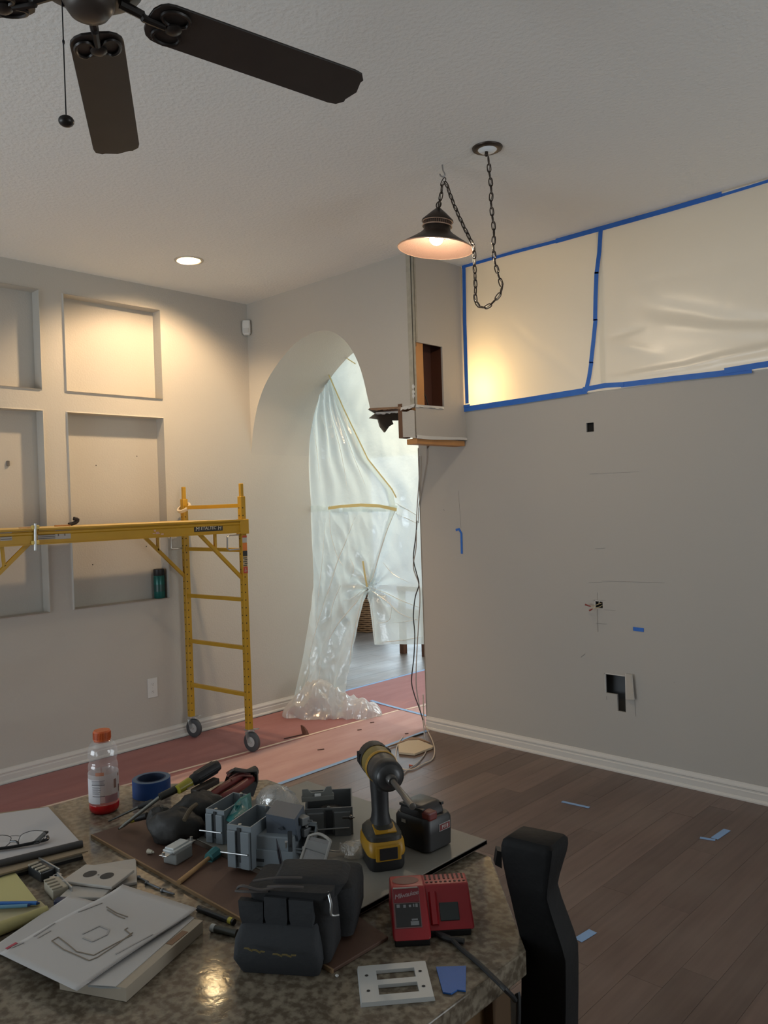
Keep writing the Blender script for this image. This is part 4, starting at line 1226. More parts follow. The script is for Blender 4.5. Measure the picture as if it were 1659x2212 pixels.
for X, l in ((XN, (((430, 1153), (524, 1250)), ((464, 1153), (465, 1186)), ((62, 1174), (-70, 1305)), ((4, 1180), (9, 1224)))), (XF, (((312, 1160), (399, 1245)), ((340, 1160), (341, 1190))))):
    for i, (p, q) in enumerate(l):
        b = MB(); b.bar(at(*p, x=X), at(*q, x=X), 0.014 if i % 2 else 0.022, 0.022, (1, 0, 0), 0.002); spart('strut' if i % 2 else 'brace', b)
for X, l in ((XN + 0.012, ((516, 1155), (494, 1157), (491, 1160), (491, 1185), (495, 1188), (517, 1186))), (XF - 0.01, ((396, 1150), (371, 1152), (369, 1155), (369, 1184), (373, 1186), (396, 1184)))):
    b = MB(); b.tube([at(*p, x=X) for p in l], 0.0055, 8); spart('latch_handle', b, M_steel, smooth=True)
b = MB(); b.cyl(at(76, 1131, x=XN + 0.04), at(76, 1189, x=XN + 0.04), 0.0075, seg=12); jp = spart('joint_pin', b, M_steel, smooth=True)
for py in (1139, 1172):
    b = MB(); p = at(76, py, x=XN + 0.035); b.box(p, (0.02, 0.04, 0.022), 0.004); b.build('clip', mat('pale_yellow_clip', (0.6, 0.45, 0.12), 0.5), jp, world=True)
# marks on the near rail and post
def on_rail(px, py, off=0.0245):
    return at(px, py, x=XN + off)
def plate(name, a, c, m, parent, x=XN + 0.0245, th=0.0008):
    p, q = at(*a, x=x), at(*c, x=x)
    b = MB(); b.box((x + th / 2, (p.y + q.y) / 2, (p.z + q.z) / 2), (th, abs(q.y - p.y), abs(p.z - q.z))); return b.build(name, m, parent, world=True)
pm = plate('name_plate', (419, 1135), (481, 1146), mat('black_plate', (0.018, 0.016, 0.014), 0.5), r1)
a, c = at(419, 1135, x=XN + 0.0245), at(481, 1146, x=XN + 0.0245)
mid = (a + c) / 2; mid.x = XN + 0.0257
Mt = wmat(r1).inverted() @ basis(mid, (0, 1, 0), (0, 0, 1), (1, 0, 0))
lw = (c.y - a.y)
M_letter = mat('cream_lettering', (0.60, 0.55, 0.45), 0.5)
lettering('M', 0.037, M_letter, pm, Mt @ Matrix.Translation((-lw * 0.39, -0.003, 0)) @ Matrix.Diagonal((1.05, 1.0, 1, 1)), shear=0.15)
lettering('ETALTEC', 0.0285, M_letter, pm, Mt @ Matrix.Translation((-lw * 0.005, -0.001, 0)) @ Matrix.Diagonal((1.02, 1.0, 1, 1)), shear=0.15, spacing=1.0)
lettering('H', 0.037, M_letter, pm, Mt @ Matrix.Translation((lw * 0.385, -0.003, 0)), shear=0.15)
M_lab = mat('dusty_white_label', (0.40, 0.37, 0.34), 0.7)
M_labink = mat('label_print', (0.13, 0.11, 0.10), 0.8)
for (a, c, rows) in (((81, 1154), (120, 1164), 3), ((119, 1146), (153, 1163), 0), ((0, 1151), (26, 1167), 3)):
    lb = plate('instruction_label', a, c, M_lab, r1)
    b = MB()
    p, q = at(*a, x=XN + 0.0255), at(*c, x=XN + 0.0255)
    hgt = p.z - q.z
    for k in range(rows):
        z = q.z + hgt * (k + 0.6) / (rows + 0.3)
        b.box((XN + 0.0256, (p.y + q.y) / 2, z), (0.0005, abs(q.y - p.y) * 0.94, 0.004))
    if not rows:
        b.box((XN + 0.0256, (p.y + q.y) / 2, p.z - 0.003), (0.0005, abs(q.y - p.y) * 0.95, 0.003))
        for f in (0.2, 0.62):
            b.box((XN + 0.0256, p.y + (q.y - p.y) * f, (p.z + q.z) / 2), (0.0005, 0.006, 0.016))
    b.build('print', M_labink, lb, world=True)
b = MB()
rnd = random.Random(11)
for i in range(9):
    p = at(rnd.uniform(331, 351), rnd.uniform(1145, 1154), x=XN + 0.0255); b.box(p, (0.001, rnd.uniform(.01, .022), rnd.uniform(.004, .010)), 0, None)
b.build('torn_decal', mat('torn_pink_decal', (0.60, 0.36, 0.30), 0.8), r1, world=True)
def sticker(y0, y1, m, nm='warning_sticker'):
    zt, zb = zN(y0), zN(y1)
    b = MB(); b.box((XN + T / 2 + 0.001, YF, (zt + zb) / 2), (0.0014, T * 0.9, zt - zb)); return spart(nm, b, m)
sticker(1157, 1161, M_red); sticker(1161.5, 1172, mat('grey_sticker', (0.42, 0.40, 0.38), 0.6)); sticker(1173, 1189, M_orange)
sk = sticker(1190, 1201, mat('black_sticker', (0.02, 0.02, 0.02), 0.6))
sk2 = sticker(1202, 1223, mat('tan_sticker', (0.42, 0.33, 0.2), 0.6)); b = MB()
for k in range(5):
    b.box((XN + T / 2 + 0.002, YF + (0.004 if k % 2 else -0.003), zN(1205 + 4 * k)), (0.0006, T * (0.6 if k % 2 else 0.75), 0.006))
b.build('print', mat('black_sticker', '0'), sk2, world=True)
s3 = sticker(1224, 1238, M_red); b = MB(); b.box((XN + T / 2 + 0.002, YF, zN(1231)), (0.0006, 0.004, 0.024)); b.box((XN + T / 2 + 0.002, YF, zN(1233)), (0.0006, 0.022, 0.004)); b.build('print', M_lab, s3, world=True)
# things left on the scaffold
p = at(400, 1097, y=YF2)
t = thing('masking_tape_roll', (XF, YF2, p.z), 'white roll of masking tape hung over the scaffold post by the wall', 'tape roll')
Mr = Matrix.Rotation(rad(-24), 4, CF) @ Matrix.Rotation(rad(28), 4, CR)
b = MB(); b.lathe([(0.040, -0.011), (0.052, -0.011), (0.053, -0.009), (0.053, 0.009), (0.052, 0.011), (0.040, 0.011), (0.040, -0.011)], 36, Mr); b.build('tape', mat('pale_tape_roll', (0.62, 0.55, 0.43), 0.6), t, smooth=True)
b = MB(); b.lathe([(0.038, -0.011), (0.0405, -0.0112), (0.0405, 0.0112), (0.038, 0.011), (0.038, -0.011)], 36, Mr); b.build('core', mat('card_core', (0.35, 0.27, 0.18), 0.8), t, smooth=True)
hp_ = at(118, 1129, x=XN - 0.08); hp2 = at(152, 1128, x=XN - 0.08)
t = thing('brush', (hp_.x, (hp_.y + hp2.y) / 2, ZD), 'small brush with a bent dark head lying on the scaffold deck', 'brush')
b = MB(); b.bar((hp_.x, hp_.y, ZD + 0.008), (hp_.x, hp2.y, ZD + 0.008), 0.02, 0.009, bevel=0.003); b.build('handle', mat('orange_wood_handle', (0.45, 0.22, 0.07), 0.6), t, world=True)
b = MB(); b.tube([V((hp_.x, hp2.y - 0.01, ZD + 0.0125)), V((hp_.x, hp2.y + 0.03, ZD + 0.022)), V((hp_.x, hp2.y + 0.045, ZD + 0.038)), V((hp_.x, hp2.y + 0.02, ZD + 0.046))], 0.011, 8, smooth=3); b.build('bristles', mat('dark_bristle', (0.025, 0.018, 0.018), 0.8), t, smooth=True, world=True)
a, c = at(42, 1134, x=XN - 0.06), at(72, 1133, x=XN - 0.06)
b = MB(); b.bar((a.x, a.y, ZD + 0.006), (a.x, c.y, ZD + 0.006), 0.03, 0.008, bevel=0.002); tag(b.build('paint_stick', mat('stir_stick', (0.60, 0.40, 0.22), 0.7), base=True), 'thin wooden paint stick on the scaffold deck beside the joint pin', 'stick')
# ================================================================ bar counter and stool
ZC = 0.91
G = lambda px, py, z=ZC: at(px, py, z=z)
def laminate():
    m = mat('speckled_laminate', (0.155, 0.134, 0.106), 0.075, spec=0.3, var=(22, 0.7, (0.265, 0.232, 0.185)))
    nt = m.node_tree
    b = nt.nodes['Principled BSDF']
    src = b.inputs['Base Color'].links[0].from_socket
    n = nt.nodes.new('ShaderNodeTexNoise'); n.inputs['Scale'].default_value = 75; n.inputs['Detail'].default_value = 6
    tc = nt.nodes.new('ShaderNodeTexCoord'); nt.links.new(tc.outputs['Object'], n.inputs['Vector'])
    r = nt.nodes.new('ShaderNodeValToRGB')
    r.color_ramp.elements[0].position, r.color_ramp.elements[1].position = 0.40, 0.60
    r.color_ramp.elements[0].color, r.color_ramp.elements[1].color = (0.55, 0.5, 0.45, 1), (1.15, 1.12, 1.05, 1)
    nt.links.new(n.outputs['Fac'], r.inputs['Fac'])
    x = nt.nodes.new('ShaderNodeMix'); x.data_type = 'RGBA'; x.blend_type = 'MULTIPLY'; x.inputs[0].default_value = 1.0
    nt.links.new(src, x.inputs[6]); nt.links.new(r.outputs['Color'], x.inputs[7])
    nt.links.new(x.outputs[2], b.inputs['Base Color'])
    bp = nt.nodes.new('ShaderNodeBump'); bp.inputs['Strength'].default_value = 0.12; bp.inputs['Distance'].default_value = 0.001
    nt.links.new(n.outputs['Fac'], bp.inputs['Height']); nt.links.new(bp.outputs['Normal'], b.inputs['Normal'])
    return m
M_lam = laminate()
M_cab = mat('honey_cabinet_wood', (0.14, 0.08, 0.03), 0.5, var=(5, 0.6, (0.15, 0.08, 0.03)))
bar = thing('bar_counter', (-1.4, 0.5, 0), 'bar counter with a speckled brown laminate top and clipped corners', 'counter')
top = [(-0.752, -0.35), (-0.752, 1.09), (-1.0, 1.335), (-1.75, 1.335), (-2.03, 1.05), (-2.03, -0.35)]
b = MB(); b.poly(top, 0.042, Matrix.Translation((0, 0, ZC - 0.042)), 0.0025, 2); b.build('worktop', M_lam, bar, world=True)
b = MB(); b.poly([(-0.79, -0.33), (-0.79, 1.072), (-1.72, 1.072), (-1.98, 0.80), (-1.98, -0.33)], ZC - 0.043, Matrix.Identity(4)); b.build('base_cabinet', M_cab, bar, world=True)
b = MB(); b.box((-0.783, 1.047, (ZC - 0.043) / 2), (0.022, 0.05, ZC - 0.043), 0.003); b.box((-0.785, 0.3, ZC - 0.07), (0.014, 1.2, 0.05), 0.002); b.build('corner_trim', mat('dark_cabinet_trim', (0.10, 0.055, 0.022), 0.5), bar, world=True)
b = MB(); b.box((-0.786, 0.60, 0.44), (0.012, 0.80, 0.72), 0.003); b.build('end_panel', M_cab, bar, world=True)

# black upholstered stool with a narrow padded back, standing off the clipped corner
M_lea = mat('black_leather', (0.005, 0.005, 0.0055), 0.65, spec=0.25, bump=(45, 0.3, 0.004))
FH = V((CF.x, CF.y, 0)).normalized(); RH_ = V((FH.y, -FH.x, 0))
Q = V((-0.752, 1.09, 0)) + V((0.0605, 0.1105, 0))
sp_ = lambda px, py: at_plane(px, py, Q, FH)
lev = [(1806, 1096, 1222), (1813, 1085, 1230), (1826, 1081, 1231), (1842, 1081, 1228), (1870, 1086, 1219), (1893, 1091, 1212), (1912, 1095, 1208), (1940, 1102, 1216), (1980, 1111, 1231), (2016, 1120, 1244), (2042, 1125, 1252), (2080, 1125, 1253), (2140, 1125, 1253), (2230, 1122, 1252), (2330, 1120, 1250)]
stool = thing('bar_stool', (Q.x, Q.y, 0), 'black upholstered stool with a narrow padded back beside the clipped counter corner', 'bar stool')
rings = []
for i, (y, xl, xr) in enumerate(lev):
    l, r = sp_(xl, y), sp_(xr, y)
    c, w = (l + r) / 2, (r - l).length / 2
    k = 0.85 if i == 0 else 1.0
    cor = [(w, 0.004), (-0.30 * w, 0.052 * k), (-w, 0.004), (0.30 * w, -0.050 * k)]
    ring = []
    for j in range(4):
        p0, p1, p2 = V((*cor[j - 1], 0)), V((*cor[j], 0)), V((*cor[(j + 1) % 4], 0))
        for q in (p1.lerp(p0, .14), p1.lerp(p0, .04).lerp(p1.lerp(p2, .04), .3), p1.lerp(p2, .04).lerp(p1.lerp(p0, .04), .3), p1.lerp(p2, .14)):
            ring.append(c + RH_ * q.x + FH * q.y)
    rings.append(ring)
b = MB(); b.loft(rings); b.build('backrest', M_lea, stool, smooth=True, world=True)
lowz = rings[-1][0].z
sc0 = V((Q.x, Q.y, 0)) + RH_ * 0.04
b = MB(); b.box((sc0.x + .05, sc0.y + .10, lowz - 0.05), (0.34, 0.34, 0.10), 0.02, rz=math.atan2(RH_.y, RH_.x)) if False else b.box((sc0.x - .20, sc0.y - .0, lowz - 0.045), (0.20, 0.20, 0.09), 0.02, rz=rad(45)); b.build('seat', M_lea, stool, world=True)
for sx in (-1, 1):
    for sy in (-1, 1):
        b = MB(); p = V((sc0.x - .20, sc0.y, 0)) + V((1, 1, 0)).normalized() * 0.075 * sx + V((-1, 1, 0)).normalized() * 0.075 * sy
        b.box((p.x, p.y, (lowz - 0.09) / 2), (0.03, 0.03, lowz - 0.09), 0.003, rz=rad(45)); b.build('leg', M_black, stool, world=True)
b = MB(); q = [sp_(1071, 1874), sp_(1086, 1882), sp_(1086, 1846), sp_(1076, 1843)]; b.solid([v + FH * .01 for v in q], [v + FH * .03 for v in q]); b.build('strap', M_black, stool, world=True)

# ================================================================ things on the counter
# boards
ZG = ZC + 0.0065
M_hard = mat('brown_hardboard', (0.105, 0.055, 0.037), 0.6, var=(4, 0.8, (0.125, 0.068, 0.047)))
b = MB(); b.poly([(-1.76, 0.838), (-0.945, 0.838), (-0.945, 0.965), (-1.06, 0.985), (-1.06, 1.08), (-1.76, 1.08)], 0.006, Matrix.Translation((0, 0, ZC + 0.0005)), 0.001, 1); board = tag(b.build('hardboard_sheet', M_hard, base=True), 'brown hardboard sheet lying on the counter under the tools', 'board')
b = MB(); b.poly([(-1.76, 0.838), (-0.945, 0.838), (-0.945, 0.8415), (-1.76, 0.8415)], 0.0065, Matrix.Translation((0, -0.002, ZC + 0.0003))); b.build('worn_edge', mat('tan_hardboard_edge', (0.30, 0.19, 0.10), 0.8), board, world=True)
b = MB(); b.box((-1.325, 1.165, ZG + 0.0055), (0.585, 0.40, 0.010), 0.0015, seg=1)
gb = tag(b.build('grey_board', mat('grey_board_face', (0.21, 0.20, 0.175), 0.4, var=(3, 0.7, (0.25, 0.235, 0.205))), base=True), 'grey board on top of the brown hardboard, under the drill', 'board')
b = MB(); b.box((-1.034, 1.165, ZG + 0.005), (0.003, 0.40, 0.0095)); b.box((-1.325, 0.9645, ZG + 0.005), (0.585, 0.003, 0.0095)); b.build('dark_edge', mat('dark_board_edge', (0.07, 0.05, 0.035), 0.8), gb, world=True)
ZT_ = ZG + 0.0108

# drink bottle
p = G(226, 1751)
t = thing('drink_bottle', p, 'clear drink bottle with orange cap and a little red drink left', 'bottle')
M_pet = film('clear_bottle_plastic', (0.75, 0.72, 0.72), 0.84, 0.06, None, 0.10, 0.4)
k = 0.0357
BPROF = [(0.0352, 0.0235), (0.0345, 0.027), (0.0348, 0.032), (0.0352, 0.060), (0.0348, 0.098), (0.0355, 0.101), (0.0350, 0.106), (0.0355, 0.110), (0.0350, 0.118), (0.0335, 0.122), (0.0318, 0.126), (0.0330, 0.130), (0.0352, 0.138), (0.0355, 0.148), (0.0340, 0.158), (0.0300, 0.167), (0.0240, 0.174), (0.0180, 0.178), (0.0165, 0.184)]
b = MB(); b.lathe(BPROF, 40); b.build('body', M_pet, t, smooth=True)
b = MB(); b.lathe([(0, 0.0005), (0.028, 0.0005), (0.0345, 0.006), (0.0357, 0.012), (0.0357, 0.022), (0.0350, 0.0235), (0, 0.0235)], 36); b.build('drink', mat('red_drink', (0.50, 0.012, 0.014), 0.15), t, smooth=True)
M_ocap = mat('orange_cap', (0.56, 0.105, 0.022), 0.45)
b = MB(); b.lathe([(0.0195, 0.176), (0.0208, 0.178), (0.0208, 0.198), (0.0190, 0.2015), (0, 0.2025)], 36)
for i in range(36):
    a = 2 * math.pi * i / 36
    b.box((0.0208 * math.cos(a), 0.0208 * math.sin(a), 0.189), (0.0016, 0.0016, 0.016), rz=a)
b.build('cap', M_ocap, t)
b = MB(); b.lathe([(0.019, 0.1735), (0.0195, 0.1735), (0.0195, 0.1755), (0.019, 0.1755)], 36); b.build('tamper_ring', M_ocap, t)
va = math.atan2(-p.y, -p.x)                       # towards the camera
def arcband(r, z0, z1, a0, a1, n=18):
    b = MB()
    for i in range(n):
        q0, q1 = va + rad(a0 + (a1 - a0) * i / n), va + rad(a0 + (a1 - a0) * (i + 1) / n)
        b.quad((r * math.cos(q0), r * math.sin(q0), z0), (r * math.cos(q1), r * math.sin(q1), z0), (r * math.cos(q1), r * math.sin(q1), z1), (r * math.cos(q0), r * math.sin(q0), z1))
    return b
F_lab = film('bottle_label_film', (0.62, 0.58, 0.58), 0.35, 0.3, None, 0.06, 0.35)
b = arcband(0.0362, 0.031, 0.099, -170, 185, 60); lb = b.build('label', F_lab, t, smooth=True)
M_lp = mat('label_white_panel', (0.60, 0.58, 0.60), 0.5)
b = arcband(0.0365, 0.029, 0.088, -85, -15); fx = b.build('facts_panel', M_lp, lb, smooth=True)
b = MB()
M_ink = mat('label_grey_ink', (0.12, 0.11, 0.12), 0.7)
for i, (z, h, a0, a1) in enumerate([(0.085, .0012, -48, 4), (0.082, .0008, -48, 0), (0.0795, .0008, -46, 2), (0.077, .0008, -46, -4), (0.0745, .0018, -48, 4), (0.0705, .0008, -46, -18), (0.068, .0008, -46, -12), (0.0655, .0008, -46, -20), (0.063, .0008, -46, -10), (0.0605, .0008, -46, -22), (0.058, .0008, -46, -14), (0.0555, .0008, -46, -20), (0.053, .0008, -46, -16), (0.047, .0016, -46, 4)]):
    q = arcband(0.0368, z, z + h, a0, a1, 8)
    me = bpy.data.meshes.new('t'); q.b.to_mesh(me); q.b.free(); b.b.from_mesh(me); bpy.data.meshes.remove(me)
b.build('print', M_ink, fx)
for (a0, a1, z0, z1, c) in ((-30, 2, 0.098, 0.106, (0.5, 0.2, 0.12)), (40, 52, 0.062, 0.084, (0.3, 0.17, 0.14)), (66, 76, 0.048, 0.066, (0.16, 0.09, 0.07)), (62, 74, 0.088, 0.095, (0.22, 0.12, 0.1)), (4, 60, 0.030, 0.048, (0.42, 0.22, 0.24))):
    b = arcband(0.0366, z0, z1, a0, a1, 8); b.build('label_print', mat('label_col_%d' % int(a0), c, 0.6), lb)

# blue tape roll
p = G(328, 1716)
t = thing('blue_tape_roll', p, 'roll of blue masking tape standing beside the drink bottle', 'tape roll')
b = MB(); b.lathe([(0.0365, 0.0), (0.048, 0.0), (0.0485, 0.0005), (0.0485, 0.0435), (0.048, 0.044), (0.0365, 0.044), (0.0365, 0)], 48); b.build('tape', mat('blue_tape_roll_side', (0.012, 0.062, 0.24), 0.55), t, smooth=True)
b = MB(); b.lathe([(0.0375, 0.0441), (0.0476, 0.0441)], 48); b.build('wound_edge', mat('dusty_blue_edge', (0.10, 0.15, 0.22), 0.75), t)
b = MB(); b.lathe([(0.034, 0.0), (0.0368, 0.0), (0.0368, 0.0446), (0.034, 0.0446), (0.034, 0)], 48); b.build('core', mat('dark_blue_core', (0.016, 0.03, 0.07), 0.7), t, smooth=True)

# sketch pad with glasses
p0 = [G(-60, 1766, ZC + 0.030), G(104, 1743, ZC + 0.030), G(172, 1817, ZC + 0.030), G(-60, 1878, ZC + 0.030)]
mid = sum(p0, V((0, 0, 0))) / 4
t = thing('sketch_pad', (mid.x, mid.y, ZC), 'thick pad of white paper with dark binding, eyeglasses lying on it', 'sketch pad')
def slab(name, pts, z0, z1, m, parent, **k):
    b = MB(); b.solid([V((q.x, q.y, z0)) for q in pts], [V((q.x, q.y, z1)) for q in pts]); return b.build(name, m, parent, world=parent is not None, **k)
def grow(pts, f):
    c = sum(pts, V((0, 0, 0))) / len(pts)
    return [c + (q - c) * f for q in pts]
M_wpap = mat('white_paper', (0.52, 0.50, 0.50), 0.8)
slab('paper_block', p0, ZC + 0.0185, ZC + 0.0300, M_wpap, t)
cov = [G(-62, 1764, ZC + 0.018), G(113, 1741, ZC + 0.018), G(190, 1838, ZC + 0.018), G(-62, 1905, ZC + 0.018)]
slab('back_cover', cov, ZC + 0.0155, ZC + 0.0185, mat('tan_card', (0.30, 0.23, 0.15), 0.8), t)
e0, e1 = G(-60, 1880, ZC + 0.026), G(178, 1822, ZC + 0.026)
b = MB(); b.tube([e0, e0.lerp(e1, .5), e1], 0.0075, 12); b.build('dark_binding', mat('dark_grey_binding', (0.055, 0.052, 0.052), 0.55), t, smooth=True, world=True)
# thinner books under it
u0 = [G(-62, 1780, ZC + 0.01), G(110, 1752, ZC + 0.01), G(178, 1848, ZC + 0.008), G(-62, 1912, ZC + 0.008)]
t = thing('notebook', (mid.x, mid.y, ZC), 'thin pale notebook lying under the white paper pad', 'notebook')
slab('pages', u0, ZC + 0.0065, ZC + 0.0150, mat('greyish_pages', (0.30, 0.28, 0.23), 0.8), t)
slab('cover', grow(u0, 1.01), ZC + 0.0005, ZC + 0.0065, mat('black_cover', (0.016, 0.015, 0.014), 0.6), t)
# glasses
ZGL = ZC + 0.0315
gl = [G(*q, ZGL) for q in ((-20, 1830), (104, 1800))]
t = thing('eyeglasses', (gl[0] + gl[1]) / 2, 'black half-rim eyeglasses folded on the white paper pad', 'eyeglasses')
M_gf = mat('black_glasses_frame', (0.010, 0.010, 0.011), 0.25)
def up(pts, zs):
    return [V((q.x, q.y, q.z + z)) for q, z in zip(pts, zs)]
r1_ = [at(*q, z=ZGL + zz) for q, zz in (((40, 1822), .006), ((43, 1808), .016), ((52, 1800), .024), ((75, 1794), .028), ((98, 1797), .026), ((96, 1808), .016), ((85, 1820), .006), ((65, 1824), .003), ((48, 1825), .003))]
r2_ = [at(*q, z=ZGL + zz) for q, zz in (((22, 1818), .008), ((23, 1808), .018), ((5, 1804), .024), ((-20, 1808), .026), ((-28, 1820), .014), ((-15, 1833), .003), ((8, 1830), .002), ((20, 1822), .004))]
for r_ in (r1_, r2_):
    b = MB(); b.tube(r_, 0.0007, 6, True, 5); fr = b.build('thin_rim', M_gf, t, smooth=True, world=True)
    b = MB(); q = spline(r_, 4, True); f = b.b.faces.new([b.b.verts.new(v) for v in q]); b.build('lens', film('lens_glass', (0.8, 0.82, 0.82), 0.9, 0.05, None, 0.06, 0.2), fr, world=True)
b = MB(); b.tube([r1_[0], at(33, 1817, z=ZGL + .010), r2_[0]], 0.0022, 8, smooth=4); b.tube([at(23, 1806, z=ZGL + .02), at(34, 1805, z=ZGL + .021), at(43, 1806, z=ZGL + .02)], 0.0005, 6); b.build('bridge', M_gf, t, smooth=True, world=True)
b = MB(); b.tube([r1_[6], r1_[7], at(52, 1826, z=ZGL + .003), at(20, 1830, z=ZGL + .003), at(-20, 1838, z=ZGL + .002)], 0.0022, 8, smooth=3); b.build('lower_rim', M_gf, t, smooth=True, world=True)
b = MB(); b.bar(at(78, 1818, z=ZGL + .008), at(101, 1796, z=ZGL + .016), 0.010, 0.004, bevel=0.001); b.build('temple', M_gf, t, world=True)
b = MB(); b.tube([at(102, 1806, z=ZGL + .01), at(103, 1812, z=ZGL + .006), at(92, 1816, z=ZGL + .006), at(30, 1829, z=ZGL + .005), at(-40, 1838, z=ZGL + .005)], 0.0034, 8, smooth=4); b.build('temple', M_gf, t, smooth=True, world=True)

# yellow legal pad with a pen
yp = [G(-70, 1960), G(30, 1874), G(86, 1951), G(-70, 1965)]
M_yel = mat('yellow_paper', (0.54, 0.50, 0.225), 0.8)
t = thing('legal_pad', G(0, 1960), 'yellow legal pad with curled pages in front of the white paper pad', 'legal pad')
slab('sheet', [G(-80, 1930, ZC + .012), G(31, 1877, ZC + .016), G(86, 1954, ZC + .010), G(-80, 1962, ZC + .010)], ZC + 0.008, ZC + 0.0112, M_yel, t)
slab('pages', [G(-80, 1955), G(88, 1953), G(108, 1972), G(-80, 2035)], ZC + 0.0005, ZC + 0.006, mat('yellow_paper_under', (0.48, 0.42, 0.25), 0.8), t)
a, c = at(-70, 2032, z=ZC + .012), at(102, 1968, z=ZC + .012)
rings = []
for s in [i / 10 for i in range(11)]:
    q = a.lerp(c, s); d = (c - a).normalized(); n_ = d.cross(Z_).normalized()
    rr = 0.013 - 0.003 * s
    rings.append([q + (n_ * math.cos(g) + Z_ * math.sin(g)) * rr for g in [2 * math.pi * i / 14 for i in range(14)]])
b = MB(); b.loft(rings); b.build('rolled_pages', mat('yellow_roll', (0.46, 0.415, 0.185), 0.8, var=(30, 0.6, (0.40, 0.36, 0.16))), t, smooth=True, world=True)
for k, (q0, q1, r_) in enumerate((((-60, 1953), (80, 1951), 0.0042), ((-60, 1963), (60, 1956), 0.0036))):
    tt = thing('pen', G(*q0, ZC + .017), ('blue pen lying across the yellow legal pad, the darker of two', 'pale blue pen beside the darker pen on the yellow legal pad')[k], 'pen')
    z = ZC + 0.0160 - 0.001 * k
    b = MB(); b.cyl(G(*q0, z), G(*q1, z), r_, r_ * 0.9, 12); b.build('barrel', mat('blue_pen' if not k else 'pale_blue_pen', (0.02, 0.13, 0.42) if not k else (0.12, 0.28, 0.42), 0.3), tt, smooth=True, world=True)
    b = MB(); b.cyl(G(*q1, z), G(q1[0] + 6, q1[1] - 0.3, z), r_ * 0.85, 0.001, 12); b.build('tip', mat('dark_blue_tip', (0.01, 0.03, 0.12), 0.3), tt, smooth=True, world=True)

# drawings and the flat box under them
M_pap2 = mat('drawing_paper', (0.50, 0.485, 0.475), 0.8)
t = thing('flat_box', G(250, 2050), 'flat cream box lying under the floor plan drawing', 'box')
bx = [G(128, 2108, ZC + .022), G(300, 1962, ZC + .022), G(438, 1988, ZC + .022), G(272, 2134, ZC + .022)]
slab('body', bx, ZC + 0.0008, ZC + 0.0215, mat('cream_box_edge', (0.42, 0.36, 0.28), 0.75), t)
b0, b1 = G(272, 2134, ZC + .022), G(438, 1988, ZC + .022)
slab('lid', [G(185, 2126, ZC + .023), G(395, 1968, ZC + .023), G(420, 1982, ZC + .023), G(250, 2130, ZC + .023)], ZC + 0.0216, ZC + 0.0226, mat('lid_white', (0.50, 0.49, 0.48), 0.7), t)
b = MB(); b.solid([G(190, 2128, ZC + .01), G(272, 2145, ZC + .002), G(272, 2150, ZC + .002), G(190, 2134, ZC + .008)], [G(190, 2124, ZC + .020), G(272, 2134, ZC + .020), G(272, 2136, ZC + .020), G(190, 2128, ZC + .020)]); b.build('torn_flap', mat('pale_flap', (0.55, 0.60, 0.62), 0.7), t, world=True)
b = MB()
q0, q1 = G(365, 2040, ZC + .0218), G(400, 2012, ZC + .0218)
b.bar(q0, q1, 0.012, 0.001); b.build('worn_patch', mat('brown_worn_patch', (0.25, 0.15, 0.09), 0.8), t, world=True)
def paper_sheet(name, corners, z0, lift, label, m=M_pap2, cat='paper'):
    """thin sheet over four pixel corners, gently curled"""
    P4 = [G(*c, z0) for c in corners]
    def fn(u, v, dz=0):
        p = P4[0].lerp(P4[1], u).lerp(P4[3].lerp(P4[2], u), v)
        p.z = z0 + lift(u, v) + dz
        return p
    b = MB(); b.grid(lambda u, v: fn(u, v), 20, 20)
    o = b.build(name, m, base=True, thick=0.0006, smooth=True)
    return tag(o, label, cat), fn
paper_sheet('paper_sheet', ((-25, 2055), (150, 1950), (215, 1966), (62, 2086)), ZC + 0.006, lambda u, v: 0.002 + 0.012 * u, 'lower white sheet poking out left under the floor plan drawing')
dr, dfn = paper_sheet('floor_plan_drawing', ((-2, 2060), (265, 1918), (426, 1970), (166, 2141)), ZC + 0.0245, lambda u, v: 0.004 * math.sin(3 * u) + 0.008 * (1 - u) * 0 + (0.012 * (u - 0.75) ** 2 * 8 if u > .75 else 0), 'white sheet with a floor plan sketch lying on the counter', cat='drawing')
def inv(px, py):
    """drawing coordinates of a photograph pixel"""
    best = None
    for i in range(41):
        for j in range(41):
            p = dfn(i / 40, j / 40); d = p - EYE; z = d.dot(CF)
            e = (W / 2 + FPX * d.dot(CR) / z - px) ** 2 + (H / 2 - FPX * d.dot(CU) / z - py) ** 2
            if best is None or e < best[0]:
                best = (e, i / 40, j / 40)
    return best[1], best[2]
def ink(name, lines, w, m):
    b = MB()
    for ln_ in lines:
        for q0, q1 in zip(ln_, ln_[1:]):
            a, c = dfn(*inv(*q0), 0.0012), dfn(*inv(*q1), 0.0012)
            if (c - a).length > 1e-4:
                b.bar(a, c, w, 0.0006)
    o = b.build(name, m, dr, world=True)
    return o
ink('plan_outline', [[(110, 2033), (125, 2027), (150, 2040), (165, 2053), (203, 2064), (250, 2038), (284, 2018), (270, 2012), (275, 2005)], [(113, 2036), (135, 2052), (195, 2074), (208, 2070), (255, 2040), (288, 2018)], [(231, 1962), (250, 1972), (278, 1982)], [(232, 1967), (255, 1980), (270, 1984)]], 0.0018, mat('brown_pencil', (0.24, 0.20, 0.155), 0.9))
ink('pencil_shading', [[(75, 2022), (120, 1995)], [(80, 2028), (110, 2010)], [(170, 1972), (220, 1950)], [(178, 2022), (215, 2000), (235, 2006), (230, 2022), (200, 2032), (180, 2028)], [(250, 2060), (330, 2018)], [(25, 2052), (50, 2040)]], 0.0030, mat('faint_pencil', (0.40, 0.38, 0.37), 0.9))
